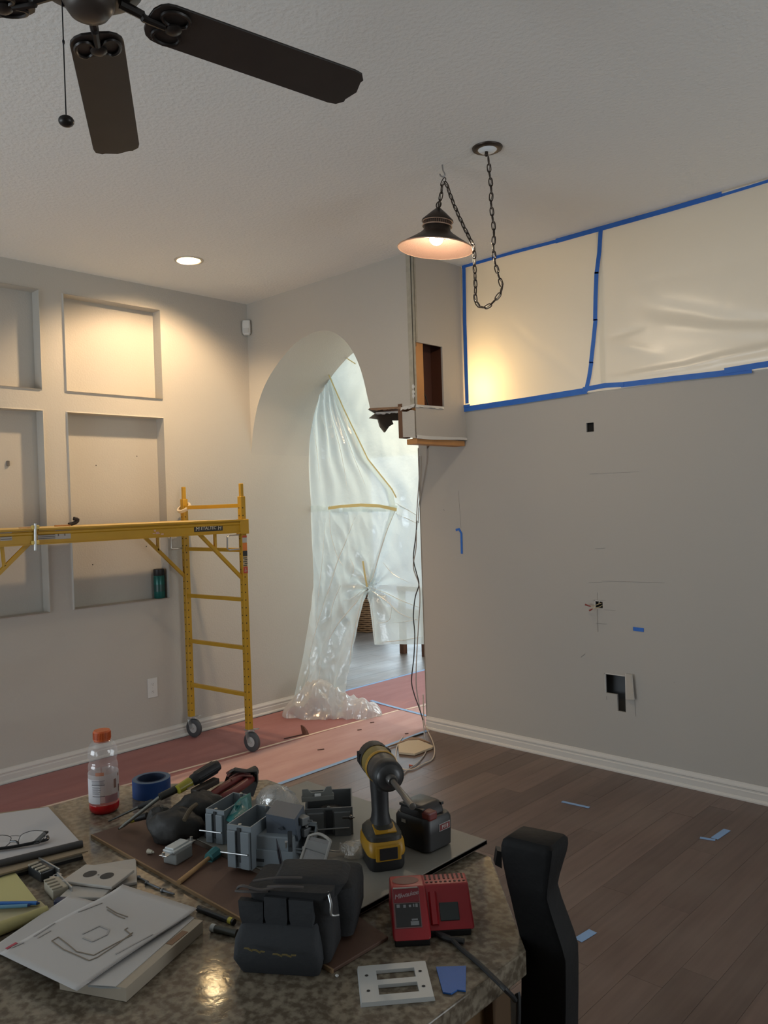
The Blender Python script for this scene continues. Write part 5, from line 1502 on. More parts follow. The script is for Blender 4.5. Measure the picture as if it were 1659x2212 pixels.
ink('red_mark', [[(9, 2047), (33, 2033)]], 0.0055, mat('pinkish_red_ink', (0.45, 0.08, 0.11), 0.8))
ink('sheet_fold', [[(200, 2122), (270, 2080), (340, 2032), (400, 1990)]], 0.0012, mat('fold_grey', (0.30, 0.28, 0.27), 0.9))

# white outlet cover plates in a stack
def coverplate(label, px, z, yaw_px, w, h, holes):
    c = G(*px, z)
    d = G(*yaw_px[1], z) - G(*yaw_px[0], z)
    t = thing('outlet_cover_plate', c, label, 'cover plate', math.atan2(d.y, d.x))
    n = 20
    out = [(w / 2 * x, h / 2 * y) for x, y in ((-1, -1), (1, -1), (1, 1), (-1, 1))]
    b = MB(); b.box((0, 0, 0.0035), (w, h, 0.006), 0.002); b.build('plate', mat('aged_white_plate', (0.47, 0.44, 0.40), 0.45), t)
    for s in holes:
        b = MB(); b.lathe([(0, 0.0067), (0.0145, 0.0067)], 24, Matrix.Translation((s * w * 0.17, 0, 0)) @ Matrix.Diagonal((0.9, 1.0, 1, 1))); b.build('receptacle_hole', mat('shadowed_opening', (0.06, 0.055, 0.05), 0.8), t)
    if holes:
        b = MB(); b.lathe([(0, 0.0068), (0.0018, 0.0068)], 10); b.build('screw_hole', M_black, t)
    return t
coverplate('lowest white cover plate of the stack, sticking out to the right', (248, 1893), ZC + 0.0004, ((200, 1900), (290, 1885)), 0.085, 0.115, ())
coverplate('middle white cover plate of the stack, sticking out toward the drawing', (205, 1915), ZC + 0.0075, ((150, 1915), (250, 1918)), 0.085, 0.11, ())
coverplate('topmost white outlet cover plate with two round holes', (213, 1897), ZC + 0.0150, ((150, 1892), (270, 1906)), 0.115, 0.075, (-1, 1))
t = coverplate('white two-gang cover plate with two long openings at the counter front', (855, 2128), ZC + 0.0003, ((785, 2180), (940, 2168)), 0.1, 0.1, ())
bpy.data.objects.remove(t.children[0]) if t.children else None
c4 = [G(773, 2100), G(915, 2072), G(940, 2166), G(783, 2180)]
ex_ = (c4[2] - c4[3]); ey_ = (c4[0] - c4[3])
wx, wy = ex_.length, ey_.length
ex_.normalize(); eyy = (Z_.cross(ex_)).normalized()
t.location = sum(c4, V((0, 0, 0))) / 4; t.location.z = ZC + 0.0003
t.rotation_euler = (0, 0, math.atan2(ex_.y, ex_.x)); t.name = 'switch_cover_plate'
b = MB()
HW, HH = wx / 2, wy / 2
ow, oh = wx * 0.30, wy * 0.125
panel(b, (0, 0, 0.006), X_, Y_, -Z_, -HW, HW, -HH, HH, [(-ow * 0.82, ow * 1.05, HH * 0.14, HH * 0.14 + oh * 2.1), (-ow * 0.82, ow * 1.05, -HH * 0.14 - oh * 2.1, -HH * 0.14)], 0.0055)
for s in ((-1, -1, 1, -1), (1, -1, 1, 1), (1, 1, -1, 1), (-1, 1, -1, -1)):
    b.quad((s[0] * HW, s[1] * HH, 0.006), (s[2] * HW, s[3] * HH, 0.006), (s[2] * HW * 1.03, s[3] * HH * 1.03, 0), (s[0] * HW * 1.03, s[1] * HH * 1.03, 0))
pw = b.build('plate', mat('cool_white_plate', (0.50, 0.51, 0.50), 0.4), t)
for sx in (-0.78, 0.78):
    for sy in (-0.42, 0.42):
        b = MB(); b.lathe([(0, 0.0064), (0.0028, 0.0064)], 12, Matrix.Translation((sx * HW, sy * HH, 0))); b.build('screw_hole', mat('dark_screw_hole', (0.03, 0.03, 0.03), 0.8), t)
# piece of blue tape on the counter
q = [G(942, 2092), G(1007, 2090), G(1006, 2144), G(988, 2142), (G(975, 2150)), G(957, 2147)]
slabm = mat('bright_blue_tape', (0.020, 0.12, 0.42), 0.5, bump=(60, 0.4, 0.002))
b = MB(); b.solid([V((v.x, v.y, ZC + 0.0006)) for v in q], [V((v.x, v.y, ZC + 0.003)) for v in q]); tag(b.build('tape_piece', slabm, base=True), 'square piece of blue tape stuck on the counter beside the two-gang plate', 'tape')

# light switch, wire connector, stick
c = G(385, 1856, ZG + 0.001)
t = thing('light_switch', (c.x, c.y, ZG + 0.0005), 'loose white rocker light switch on the brown hardboard', 'light switch', 0)
sA, sB, sC = G(362, 1835, ZG + .022), G(388, 1868, ZG + .022), G(412, 1842, ZG + .022)
sx = (G(410, 1848, ZG) - G(366, 1838, ZG)); ang = math.atan2(sx.y, sx.x)
frame(t, V((math.cos(ang), math.sin(ang), 0)), V((-math.sin(ang), math.cos(ang), 0)), Z_)
M_sw = mat('bluish_white_switch', (0.54, 0.57, 0.57), 0.35)
b = MB(); b.box((0, 0, 0.013), (0.036, 0.050, 0.026), 0.003); b.build('body', mat('grey_switch_body', (0.30, 0.31, 0.30), 0.45), t)
b = MB(); b.box((0, 0, 0.0275), (0.032, 0.056, 0.005), 0.002); b.build('frame', M_sw, t)
b = MB(); b.box((-0.002, 0, 0.031), (0.024, 0.047, 0.005), 0.0015); b.build('rocker', M_sw, t)
for s in (-1, 1):
    b = MB(); b.box((0, s * 0.036, 0.025), (0.020, 0.018, 0.0015), 0.0005); b.cyl((0, s * 0.042, 0.022), (0, s * 0.042, 0.032), 0.0032, seg=10); b.build('mounting_ear', M_steel, t)
c = G(322, 1846, ZG)
t = thing('wire_connector', (c.x, c.y, ZG + .0005), 'tiny cream wire connector lying left of the light switch', 'connector')
b = MB(); b.cyl((-.004, 0, .0055), (.008, .004, .006), 0.0055, 0.0035, 12); b.build('shell', mat('cream_plastic', (0.55, 0.50, 0.40), 0.45), t, smooth=True)
b = MB(); b.cyl((.008, .004, .006), (.012, .005, .006), 0.0022, 0.0018, 8); b.build('nib', mat('cream_plastic', '0'), t, smooth=True)
a, c = G(386, 1906, ZG + .005), G(452, 1853, ZG + .008)
t = thing('small_paint_brush', a, 'thin wooden stick with a teal tip beside the light switch', 'brush')
b = MB(); b.cyl(a, c, 0.0052, 0.0042, 10); b.build('handle', mat('raw_wood_stick', (0.42, 0.25, 0.11), 0.7), t, smooth=True, world=True)
d = (c - a).normalized()
b = MB(); b.cyl(c - d * 0.002, c + d * 0.026, 0.011, 0.013, 8); b.build('teal_tip', mat('teal_foam', (0.05, 0.20, 0.21), 0.7), t, smooth=False, world=True)

# receptacles and a strip of fittings by the legal pad
for k, (lab, q, zz, ang_px, hm) in enumerate((('receptacle with a dark body lying by the notebook', (90, 1893), 0.0, ((60, 1870), (120, 1905)), 'dark'), ('white receptacle with metal strap lying left of the cover plates', (122, 1930), 0.0, ((95, 1905), (140, 1955)), 'pale'))):
    c = G(*q); d = G(*ang_px[1]) - G(*ang_px[0])
    t = thing('receptacle', (c.x, c.y, ZC + .0005), lab, 'receptacle', math.atan2(d.y, d.x))
    b = MB(); b.box((0, 0, 0.010), (0.058, 0.030, 0.020), 0.003); b.build('body', mat('smoke_black_body', (0.035, 0.038, 0.04), 0.3) if hm == 'dark' else mat('bone_body', (0.42, 0.38, 0.30), 0.45), t)
    b = MB(); b.box((0, 0.016, 0.012), (0.088, 0.003, 0.020), 0.001); b.box((-0.048, 0.010, 0.012), (0.012, 0.014, 0.002), 0.0005); b.box((0.048, 0.010, 0.012), (0.012, 0.014, 0.002), 0.0005); b.build('strap', M_steel, t)
    for i in range(4):
        b = MB(); b.box((-0.022 + 0.015 * i, -0.006, 0.0215), (0.007, 0.020, 0.003), 0.001); b.build('terminal', mat('bone_body', (0.42, 0.38, 0.30), 0.45), t)
c = G(132, 1958)
b = MB(); b.box((c.x, c.y, ZC + .008), (0.022, 0.016, 0.014), 0.003, rz=0.6); tag(b.build('plastic_clip', mat('navy_clip', (0.012, 0.02, 0.06), 0.4), base=True), 'small navy plastic clip between the receptacle and the drawing', 'clip')
# pens and bits beside the hardboard edge
for k, (lab, q0, q1, r_, m_, e_) in enumerate((('black pen with a yellow band left of the tool pouch', (428, 1962), (506, 1992), 0.0055, M_black, (0.5, 0.45, 0.05)), ('dark marker with a grey end left of the tool pouch', (458, 2004), (512, 2016), 0.0065, mat('dark_olive_plastic', (0.035, 0.036, 0.026), 0.45), (0.42, 0.43, 0.42)))):
    a, c = G(*q0, ZC + r_ + .0004), G(*q1, ZC + r_ + .0004)
    t = thing('pen' if not k else 'marker', a, lab, 'pen' if not k else 'marker')
    b = MB(); b.cyl(a, c, r_, r_, 12); b.build('barrel', m_, t, smooth=True, world=True)
    d = (c - a)
    e0_, e1_ = (a + d * 0.86, a + d * 0.95) if not k else (a - d * 0.02, a + d * 0.14)
    b = MB(); b.cyl(e0_, e1_, r_ * 1.06, r_ * 1.06, 12); b.build('band', mat('pen_band_%d' % k, e_, 0.4), t, smooth=True, world=True)
for k, (q0, q1) in enumerate((((318, 1908), (348, 1920)), ((300, 1896), (322, 1906)), ((352, 1924), (378, 1932)))):
    a, c = G(*q0, ZC + .003), G(*q1, ZC + .003)
    dz = (c - a); Mq = dz.to_track_quat('Z', 'Y').to_matrix().to_4x4(); Mq.translation = a
    b = MB(); b.lathe([(0, -.003), (.0045, -.003), (.0045, 0), (.0025, .001), (.002, dz.length * .9), (0, dz.length)], 10, Mq); o = b.build('screw', mat('dark_screw_steel', (0.16, 0.17, 0.18), 0.35, 0.7), smooth=True, base=True)
    tag(o, ('loose screw in the middle of a row beside the hardboard edge', 'loose screw nearest the cover plates beside the hardboard', 'loose screw farthest from the cover plates beside the hardboard')[k], 'screw')
# ================================================================ tools on the counter
M_fab = mat('black_nylon', (0.015, 0.0155, 0.017), 0.85, bump=(120, 0.5, 0.002), var=(9, 0.6, (0.030, 0.031, 0.034)))
M_fabg = mat('charcoal_nylon', (0.032, 0.035, 0.039), 0.85, bump=(120, 0.5, 0.002), var=(8, 0.6, (0.030, 0.033, 0.038)))
M_rub = mat('black_rubber_grip', (0.012, 0.012, 0.013), 0.55, bump=(90, 0.3, 0.002))
M_dy = mat('dull_tool_yellow', (0.36, 0.19, 0.008), 0.42)
M_oliv = mat('yellow_black_housing', (0.19, 0.135, 0.03), 0.45)
M_grb = mat('grey_blue_pvc', (0.235, 0.27, 0.295), 0.42, var=(10, 0.6, (0.20, 0.235, 0.26)))
M_grb2 = mat('grey_pvc', (0.15, 0.16, 0.165), 0.45)
M_cred = mat('charger_red', (0.33, 0.013, 0.02), 0.38)
def thing_ax(name, loc, ex, label, cat, ez=None, group=None):
    """thing whose x axis runs along ex (and z along ez, default up)"""
    ez = V(ez).normalized() if ez else Z_.copy()
    ex = V(ex); ex = (ex - ez * ex.dot(ez)).normalized()
    t = thing(name, loc, label, cat, 0, group)
    return frame(t, ex, ez.cross(ex), ez)

# --- impact driver
zb = 1.123
tipw, backw = at(886, 1743, z=zb), at(792, 1622, z=zb)
dx_ = V((tipw.x - backw.x, tipw.y - backw.y, 0)).normalized()
p = G(826, 1858, ZT_); p.z = ZT_
t = thing_ax('impact_driver', p, dx_, 'yellow and black cordless impact driver standing on its battery', 'power tool')
hz = zb - ZT_
MX = basis((0, 0, hz), (0, 0, 1), (0, 1, 0), (1, 0, 0))    # lathe axis along the barrel
MX = Matrix.Translation((0, 0, hz)) @ Matrix.Rotation(rad(90), 4, 'Y')
b = MB(); b.lathe([(0, -0.066), (0.018, -0.066), (0.027, -0.060), (0.031, -0.045), (0.032, -0.020), (0.032, 0.012), (0.030, 0.018)], 28, MX); b.build('motor_housing', M_oliv, t, smooth=True)
b = MB(); b.lathe([(0.0325, -0.056), (0.0330, -0.052), (0.0335, -0.026), (0.0330, -0.022)], 28, MX)
for s in (-1, 1):
    for k in range(3):
        b.box((-0.052 + 0.009 * k, s * 0.0315, hz + 0.004), (0.004, 0.006, 0.022), 0.001)
b.build('rear_cover', M_rub, t, smooth=True)
b = MB(); b.lathe([(0.0315, 0.010), (0.033, 0.013), (0.033, 0.020), (0.0315, 0.023)], 28, MX); b.build('yellow_band', M_dy, t, smooth=True)
b = MB(); b.lathe([(0.030, 0.018), (0.031, 0.022), (0.030, 0.045), (0.0285, 0.055), (0.029, 0.058), (0.029, 0.078), (0.024, 0.086), (0.015, 0.092), (0.0, 0.092)], 28, MX); b.build('gear_case', mat('dark_grey_gear_case', (0.035, 0.034, 0.034), 0.35), t, smooth=True)
b = MB(); b.lathe([(0.0295, 0.057), (0.0305, 0.060), (0.0305, 0.077), (0.028, 0.082), (0.019, 0.0885), (0.0185, 0.087)], 28, MX); b.build('nose_bumper', M_rub, t, smooth=True)
b = MB(); b.lathe([(0.011, 0.090), (0.0105, 0.105), (0.008, 0.108), (0, 0.108)], 18, MX); b.build('chuck', mat('dark_steel', (0.11, 0.105, 0.10), 0.35, 0.8), t, smooth=True)
bl_ = (tipw - V((p.x, p.y, tipw.z))).dot(dx_)
b = MB(); b.lathe([(0, 0.10), (0.0052, 0.10), (0.0052, max(0.16, bl_) - .055), (0.0062, max(.16, bl_) - .052), (0.0062, max(0.16, bl_)), (0, max(0.16, bl_) + .002)], 12, MX); b.build('nut_driver_bit', mat('bit_steel', (0.17, 0.155, 0.14), 0.35, 0.6), t, smooth=True)
def oval(cx_, z, lx, ly, n=20, p_=0.75):
    out = []
    for i in range(n):
        a = 2 * math.pi * i / n
        c, s = math.cos(a), math.sin(a)
        out.append((cx_ + lx * math.copysign(abs(c) ** p_, c), ly * math.copysign(abs(s) ** p_, s), z))
    return out
b = MB(); b.loft([oval(-0.002, 0.072, 0.030, 0.024), oval(-0.003, 0.085, 0.024, 0.019), oval(-0.004, 0.10, 0.0205, 0.0165), oval(-0.006, 0.13, 0.021, 0.017), oval(-0.008, 0.16, 0.023, 0.018), oval(-0.010, 0.19, 0.026, 0.02)]); gp = b.build('grip', M_rub, t, smooth=True)
b = MB(); b.loft([oval(0.018, 0.150, 0.010, 0.009, 14), oval(0.022, 0.165, 0.014, 0.010, 14), oval(0.020, 0.182, 0.014, 0.010, 14)]); b.build('trigger', mat('dark_trigger', (0.02, 0.02, 0.02), 0.4), t, smooth=True)
b = MB(); b.loft([oval(0.010, 0.166, 0.0215, 0.0165, 18), oval(0.013, 0.185, 0.025, 0.019, 18), oval(0.008, 0.195, 0.028, 0.021, 18)]); b.build('yellow_yoke', M_dy, t, smooth=True)
b = MB(); b.loft([oval(0.0, 0.054, 0.046, 0.036, 24, .5), oval(0.0, 0.064, 0.045, 0.036, 24, .5), oval(-.001, 0.073, 0.036, 0.029, 24, .6), oval(-.002, 0.080, 0.027, 0.021, 24, .7)]); b.build('foot', mat('dark_foot', (0.028, 0.026, 0.02), 0.5), t, smooth=True)
b = MB(); b.box((0.024, 0.0, 0.0705), (0.030, 0.044, 0.003), 0.001, Matrix.Rotation(rad(16), 4, 'Y') @ Matrix.Translation((-0.020, 0, 0.0085))); yl = b.build('name_plate', M_dy, t)
b = MB(); b.loft([oval(0.004, 0.028, 0.050, 0.0385, 24, .45), oval(0.004, 0.034, 0.052, 0.040, 24, .45), oval(0.002, 0.050, 0.050, 0.039, 24, .45), oval(0.001, 0.056, 0.046, 0.037, 24, .45)]); pk = b.build('battery_collar', M_dy, t, smooth=True)
b = MB(); b.loft([oval(0.004, 0.0, 0.046, 0.036, 24, .45), oval(0.004, 0.006, 0.049, 0.038, 24, .45), oval(0.004, 0.029, 0.050, 0.0385, 24, .45)]); b.build('battery_base', M_black, t, smooth=True)
b = MB(); b.box((0.0545, 0.0, 0.037), (0.006, 0.052, 0.030), 0.003); b.build('battery_frame', M_dy, t)
b = MB(); b.box((0.0575, 0.0, 0.037), (0.003, 0.036, 0.023), 0.001); b.build('battery_window', M_black, t)
lettering('DEWALT', 0.0085, M_black, yl, Matrix.Rotation(rad(16), 4, 'Y') @ Matrix.Translation((0.004, 0, 0.0807)) @ Matrix.Rotation(rad(90), 4, 'Z'), depth=0.0002)

# --- loose black battery pack
nE, lE, rE = G(930, 1862, ZT_), G(856, 1806, ZT_), G(979, 1838, ZT_)
exx = (rE - nE).normalized()
t = thing_ax('battery_pack', (nE + lE + (rE - nE)) / 2, exx, 'black slide-on battery pack with red latch, beside the impact driver', 'battery')
t.location.z = ZT_
WM[t.name].translation.z = ZT_
wxx, wyy = 0.082, 0.098
def rrect(z, wx, wy, cx_=0, cy_=0, r=0.014):
    return rndrect(cx_, cy_, z, wx, wy, 5, r)
M_bat = mat('battery_black', (0.013, 0.0125, 0.0125), 0.42)
b = MB(); b.loft([rrect(0, wxx - .012, wyy - .012), rrect(.005, wxx - .002, wyy - .002), rrect(.040, wxx, wyy), rrect(.062, wxx, wyy), rrect(.070, wxx - .008, wyy - .008)]); b.build('case', M_bat, t, smooth=True)
b = MB(); b.loft([rrect(.069, wxx - .016, wyy - .022, 0, .004, .01), rrect(.080, wxx - .018, wyy - .026, 0, .004, .01), rrect(.090, wxx - .022, wyy - .04, 0, .006, .01), rrect(.092, wxx - .03, wyy - .05, 0, .006, .01)]); b.build('rail_block', mat('battery_rail', (0.024, 0.021, 0.021), 0.4), t, smooth=True)
b = MB()
for s in (-1, 1):
    b.box((s * 0.029, 0.004, 0.085), (0.008, wyy - .03, 0.006), 0.001)
b.build('slide_rail', M_bat, t)
b = MB(); b.box((-0.020, -wyy / 2 + 0.012, 0.076), (0.024, 0.024, 0.018), 0.004); b.build('red_latch', mat('dark_red_latch', (0.14, 0.018, 0.014), 0.45), t)
b = MB(); b.box((0.012, -wyy / 2 - 0.0004, 0.047), (0.034, 0.001, 0.015)); pl_ = b.build('label_frame', mat('label_grey', (0.30, 0.29, 0.28), 0.5), t)
b = MB(); b.box((0.012, -wyy / 2 - 0.0010, 0.047), (0.031, 0.001, 0.012)); b.build('label_panel', mat('label_dark_red', (0.16, 0.02, 0.018), 0.5), pl_)
lettering('M18', 0.011, mat('label_white', (0.5, 0.48, 0.46), 0.5), pl_, Matrix.Translation((0.012, -wyy / 2 - 0.0018, 0.047)) @ Matrix.Rotation(rad(90), 4, 'X'), depth=0.0002)
b = MB(); b.box((-wxx / 2 - 0.0002, 0.018, 0.056), (0.001, 0.012, 0.007)); b.build('clip_glint', M_steel, t)

# --- red battery charger
A_, B_ = G(850, 2050), G(930, 2045)
exx = (B_ - A_).normalized()
ch = thing_ax('battery_charger', A_, exx, 'red battery charger with slotted top and a black cord', 'charger')
ch.location.z = ZC + 0.0004
WM[ch.name].translation.z = ZC + 0.0004
w_ = 0.142
FRT = 0.065                                    # width of the front lobe
b = MB()
def prof_block(x0, x1, y0, yt0, yt1, y1, z0, z1, bev=0.004):
    q = MB()
    q.solid([(x0, y0, z0), (x1, y0, z0), (x1, y1, z0), (x0, y1, z0)], [(x0 + .002, yt0, z1), (x1 - .002, yt0, z1), (x1 - .002, yt1, z1), (x0 + .002, yt1, z1)])
    bmesh.ops.remove_doubles(q.b, verts=q.b.verts, dist=1e-6)
    bmesh.ops.bevel(q.b, geom=q.b.edges[:], offset=bev, segments=3, profile=0.6, affect='EDGES')
    return q
ZTOP = 0.066
q = prof_block(0.0, FRT, 0.0, 0.076, 0.120, 0.128, 0.010, ZTOP, 0.005); f_ = q.build('left_lobe', M_cred, ch, smooth=True)
q = prof_block(FRT - 0.008, w_, 0.026, 0.080, 0.120, 0.128, 0.010, ZTOP - 0.001, 0.004); g_ = q.build('right_lobe', M_cred, ch, smooth=True)
b = MB(); b.box((FRT / 2, 0.064, 0.0055), (FRT - .006, 0.122, 0.011), 0.002); b.box((0.095, 0.076, 0.0055), (w_ - FRT + .004, 0.098, 0.011), 0.002); b.build('black_base', M_black, ch)
# label panels on the sloping front of the left lobe
sl0, sl1 = V((0, 0.0, 0.010)), V((0, 0.076, ZTOP))
sd = (sl1 - sl0).normalized(); sn = V((0, -sd.z, sd.y))
def front(x, s, off=0.0006):
    q = sl0 + sd * s + sn * off
    return V((x, q.y, q.z))
SLEN = (sl1 - sl0).length
def fplate(name, x0, x1, s0, s1, off, m, parent):
    b = MB(); b.solid([front(x0, s0, off - .001), front(x1, s0, off - .001), front(x1, s1, off - .001), front(x0, s1, off - .001)], [front(x0, s0, off), front(x1, s0, off), front(x1, s1, off), front(x0, s1, off)])
    return b.build(name, m, parent)
fplate('label_border', 0.005, 0.051, 0.022, SLEN - .002, 0.0006, mat('label_border', (0.20, 0.10, 0.10), 0.4), f_)
lp_ = fplate('red_label', 0.006, 0.050, 0.066, SLEN - .004, 0.0011, mat('red_label_face', (0.20, 0.014, 0.022), 0.35), f_)
dk = fplate('black_label', 0.0075, 0.0495, 0.024, 0.064, 0.0012, mat('black_label_face', (0.022, 0.022, 0.023), 0.3), f_)
b = MB(); b.cyl(front(0.006, SLEN - .003, 0.0012), front(0.049, SLEN - .003, 0.0012), 0.0015, seg=8); b.build('label_top_edge', mat('pale_edge', (0.50, 0.44, 0.40), 0.4), f_)
MF = lambda x, s, o: basis(front(x, s, o), (1, 0, 0), sd, sn)
lettering('Milwaukee', 0.0118, mat('charger_white', (0.42, 0.34, 0.35), 0.5), lp_, MF(0.028, 0.079, 0.0013) @ Matrix.Rotation(rad(10), 4, 'Z'), shear=0.35, depth=0.0001, spacing=0.85)
b = MB()
for x0, x1, s0, s1 in ((0.010, 0.0155, .057, .0625), (0.0215, 0.026, .0565, .0615), (0.031, 0.035, .057, .061), (0.0385, 0.0405, .057, .0625), (0.0425, 0.0465, .0565, .0625), (0.032, 0.046, .026, .033), (0.034, 0.0445, .034, .037)):
    b.solid([front(x0, s0, .0012), front(x1, s0, .0012), front(x1, s1, .0012), front(x0, s1, .0012)], [front(x0, s0, .0015), front(x1, s0, .0015), front(x1, s1, .0015), front(x0, s1, .0015)])
b.build('print', mat('label_pale_grey', (0.24, 0.25, 0.26), 0.5), dk)
# dark window of the right lobe
r0, r1 = V((0, 0.026, 0.010)), V((0, 0.080, ZTOP - .001))
rd_ = (r1 - r0).normalized(); rn = V((0, -rd_.z, rd_.y))
b = MB(); b.box((0, 0, 0), (0.033, 0.030, 0.003), 0.0012, basis(V((0.101, 0, 0)) + r0 + rd_ * 0.031 + rn * 0.0003, (1, 0, 0), rd_, rn)); b.build('port_window', mat('grey_green_port', (0.026, 0.034, 0.034), 0.4), g_)
# raised spine between the lobes
b = MB(); b.loft([[tuple(V((x, 0, 0)) + r0 + rd_ * s + rn * h) for x, h in ((0.066, -0.002), (0.070, 0.006), (0.078, 0.007), (0.083, -0.002))] for s in (0.010, 0.035, 0.064)]); b.build('spine', M_cred, g_, smooth=True)
# hollow and vent slots of the top
b = MB(); b.lathe([(0.0, 0.0), (0.8, 0.0), (1.0, 0.0)], 28, Matrix.Translation((0.030, 0.098, ZTOP + .0004)) @ Matrix.Diagonal((0.0235, 0.0145, 1, 1))); b.build('finger_hollow', mat('charger_dark_red', (0.10, 0.003, 0.006), 0.4), f_)
b = MB()
for i in range(9):
    x = 0.066 + i * 0.0083
    b.box((x, 0.107, ZTOP - .0008), (0.0034, 0.018, 0.001)); b.cyl((x + .001, 0.0885, ZTOP - .002), (x + .001, 0.0885, ZTOP - .0002), 0.0024, seg=10)
v_ = b.build('vent_slots', mat('vent_dark', (0.035, 0.004, 0.006), 0.6), g_); v_['kind'] = 'stuff'
o = MB().tube([V((0.075, 0.030, 0.006)), V((0.090, 0.012, 0.006)), V((0.118, -0.002, 0.006))], 0.0052, 8, smooth=4).build('strain_relief', M_rub, ch, smooth=True)
pts = [WM[ch.name] @ V((0.078, 0.028, 0.006)), WM[ch.name] @ V((0.098, 0.008, 0.006))] + [G(*q, ZC + 0.005) for q in ((992, 2046), (1030, 2078), (1072, 2118))] + [G(1094, 2140, ZC + .002), at(1112, 2160, x=-0.738), at(1120, 2190, x=-0.735), V((-0.735, 1.0, 0.5))]
b = MB(); b.tube(pts, 0.0040, 8, smooth=5); b.build('cord', mat('charcoal_cord', (0.022, 0.023, 0.024), 0.5), ch, smooth=True, world=True)

# --- charcoal tool pouch
fl, fr_ = G(514, 2095), G(694, 2108)
exx = (fr_ - fl)
tp = thing_ax('tool_pouch', fl, exx, 'charcoal fabric tool pouch standing on the counter, crammed with small tools', 'tool pouch')
tp.location.z = ZC + 0.0005
WM[tp.name].translation.z = ZC + 0.0005
tp.scale = (1, 1, 0.72)
PW = exx.length                                # about 0.135
def sq(z, x0, x1, y0, y1, r=0.014, bulge=0.0):
    cx_, cy_, wx, wy = (x0 + x1) / 2, (y0 + y1) / 2, x1 - x0, y1 - y0
    return [(x, y - bulge * max(0, 1 - abs(x - cx_) / (wx / 2)) * (1 if y < cy_ else 0), z) for x, y, z in rndrect(cx_, cy_, z, wx, wy, 5, r)]
def wob(rings, a, sc_):
    return [[(x + a * nz(x * sc_, y * sc_, z * sc_), y + a * nz(x * sc_ + 5, y * sc_, z * sc_), max(min(z, 0.014), z + a * 0.5 * nz(x * sc_, y * sc_ + 9, z * sc_))) for x, y, z in r] for r in rings]
P_ = PW
b = MB(); b.loft(wob([sq(.0155, .004, P_ + .012, .012, .105), sq(.03, 0, P_ + .014, .010, .110), sq(.07, .004, P_ + .012, .012, .110), sq(.115, .012, P_ + .010, .016, .108), sq(.150, .014, P_ + .012, .018, .104), sq(.172, .012, P_ + .018, .014, .108)], .006, 30)); b.build('body', M_fab, tp, smooth=True)
b = MB(); b.loft(wob([sq(0.0, .002, P_ - .002, -.004, .03, .012, .010), sq(.03, -.006, P_ + .002, -.012, .03, .012, .016), sq(.07, -.004, P_ - .002, -.010, .03, .012, .014), sq(.098, .002, P_ - .006, .002, .03, .012, .004), sq(.104, .004, P_ - .008, .006, .03, .012)], .004, 30)); fpk = b.build('front_pocket', M_fabg, tp, smooth=True)
b = MB()
for x0, z0, ln_, s in ((.020, .0665, .034, -.10), (.068, .0615, .036, -.08)):
    for i in range(5):
        x = x0 + ln_ * i / 5
        b.bar((x, -.0262 + abs(x - P_ / 2) * 0.10, z0 + s * (x - x0)), (x + ln_ / 4.6, -.0262 + abs(x + .006 - P_ / 2) * 0.10, z0 - .004 * (i % 2) + s * (x - x0)), .003, .0016)
b.build('yellow_stitching', mat('dull_yellow_thread', (0.16, 0.125, 0.045), 0.8), fpk)
for i, (x, zt, wv) in enumerate(((.004, .150, .040), (.046, .162, .038), (.088, .158, .038))):
    b = MB(); b.loft(wob([[(x + .003, .010, .092 - .01 * i), (x + wv - .004, .008, .088 - .006 * i), (x + wv - .004, .018, .088 - .006 * i), (x + .003, .02, .092 - .01 * i)], [(x, .002, .120), (x + wv, .002, .118), (x + wv, .02, .118), (x, .02, .120)], [(x - .001, .006, zt), (x + wv - .002, .010, zt - .004), (x + wv - .002, .022, zt - .004), (x - .001, .02, zt)]], .003, 40)); b.build('pocket_flap', M_fabg, tp, smooth=True)
b = MB()
for q in ([(-.004, .022, .168), (.01, .010, .182), (.04, .008, .176), (.07, .012, .184)], [(-.006, .018, .164), (.02, .006, .172), (.05, .014, .170)], [(.05, .014, .180), (.08, .006, .188), (.11, .012, .184)], [(.02, .03, .18), (.06, .03, .19), (.10, .04, .186)]):
    b.tube([V(v) for v in q], 0.0028, 7, smooth=4)
b.build('strap_ends', mat('grey_brown_webbing', (0.075, 0.065, 0.062), 0.8), tp, smooth=True)
b = MB(); b.tube([V((P_ + .010, .020, .172)), V((P_ + .016, .014, .150)), V((P_ + .016, .014, .125)), V((P_ + .026, .022, .120))], 0.0022, 8, smooth=4); b.build('wire_loop', M_steel, tp, smooth=True)
b = MB(); b.loft(wob([sq(.150, .03, P_ + .02, .03, .12, .02), sq(.172, .045, P_ + .03, .04, .13, .02), sq(.182, .05, P_ + .02, .05, .12, .02)], .010, 25)); b.build('upper_bag', M_fab, tp, smooth=True)
b = MB(); b.loft(wob([sq(.018, .08, P_ + .030, .085, .16, .02), sq(.06, .085, P_ + .034, .09, .175, .02), sq(.11, .08, P_ + .036, .085, .185, .02), sq(.134, .075, P_ + .032, .08, .185, .02), sq(.146, .085, P_ + .02, .10, .17, .02)], .010, 22)); b.build('rear_bag', M_fab, tp, smooth=True)
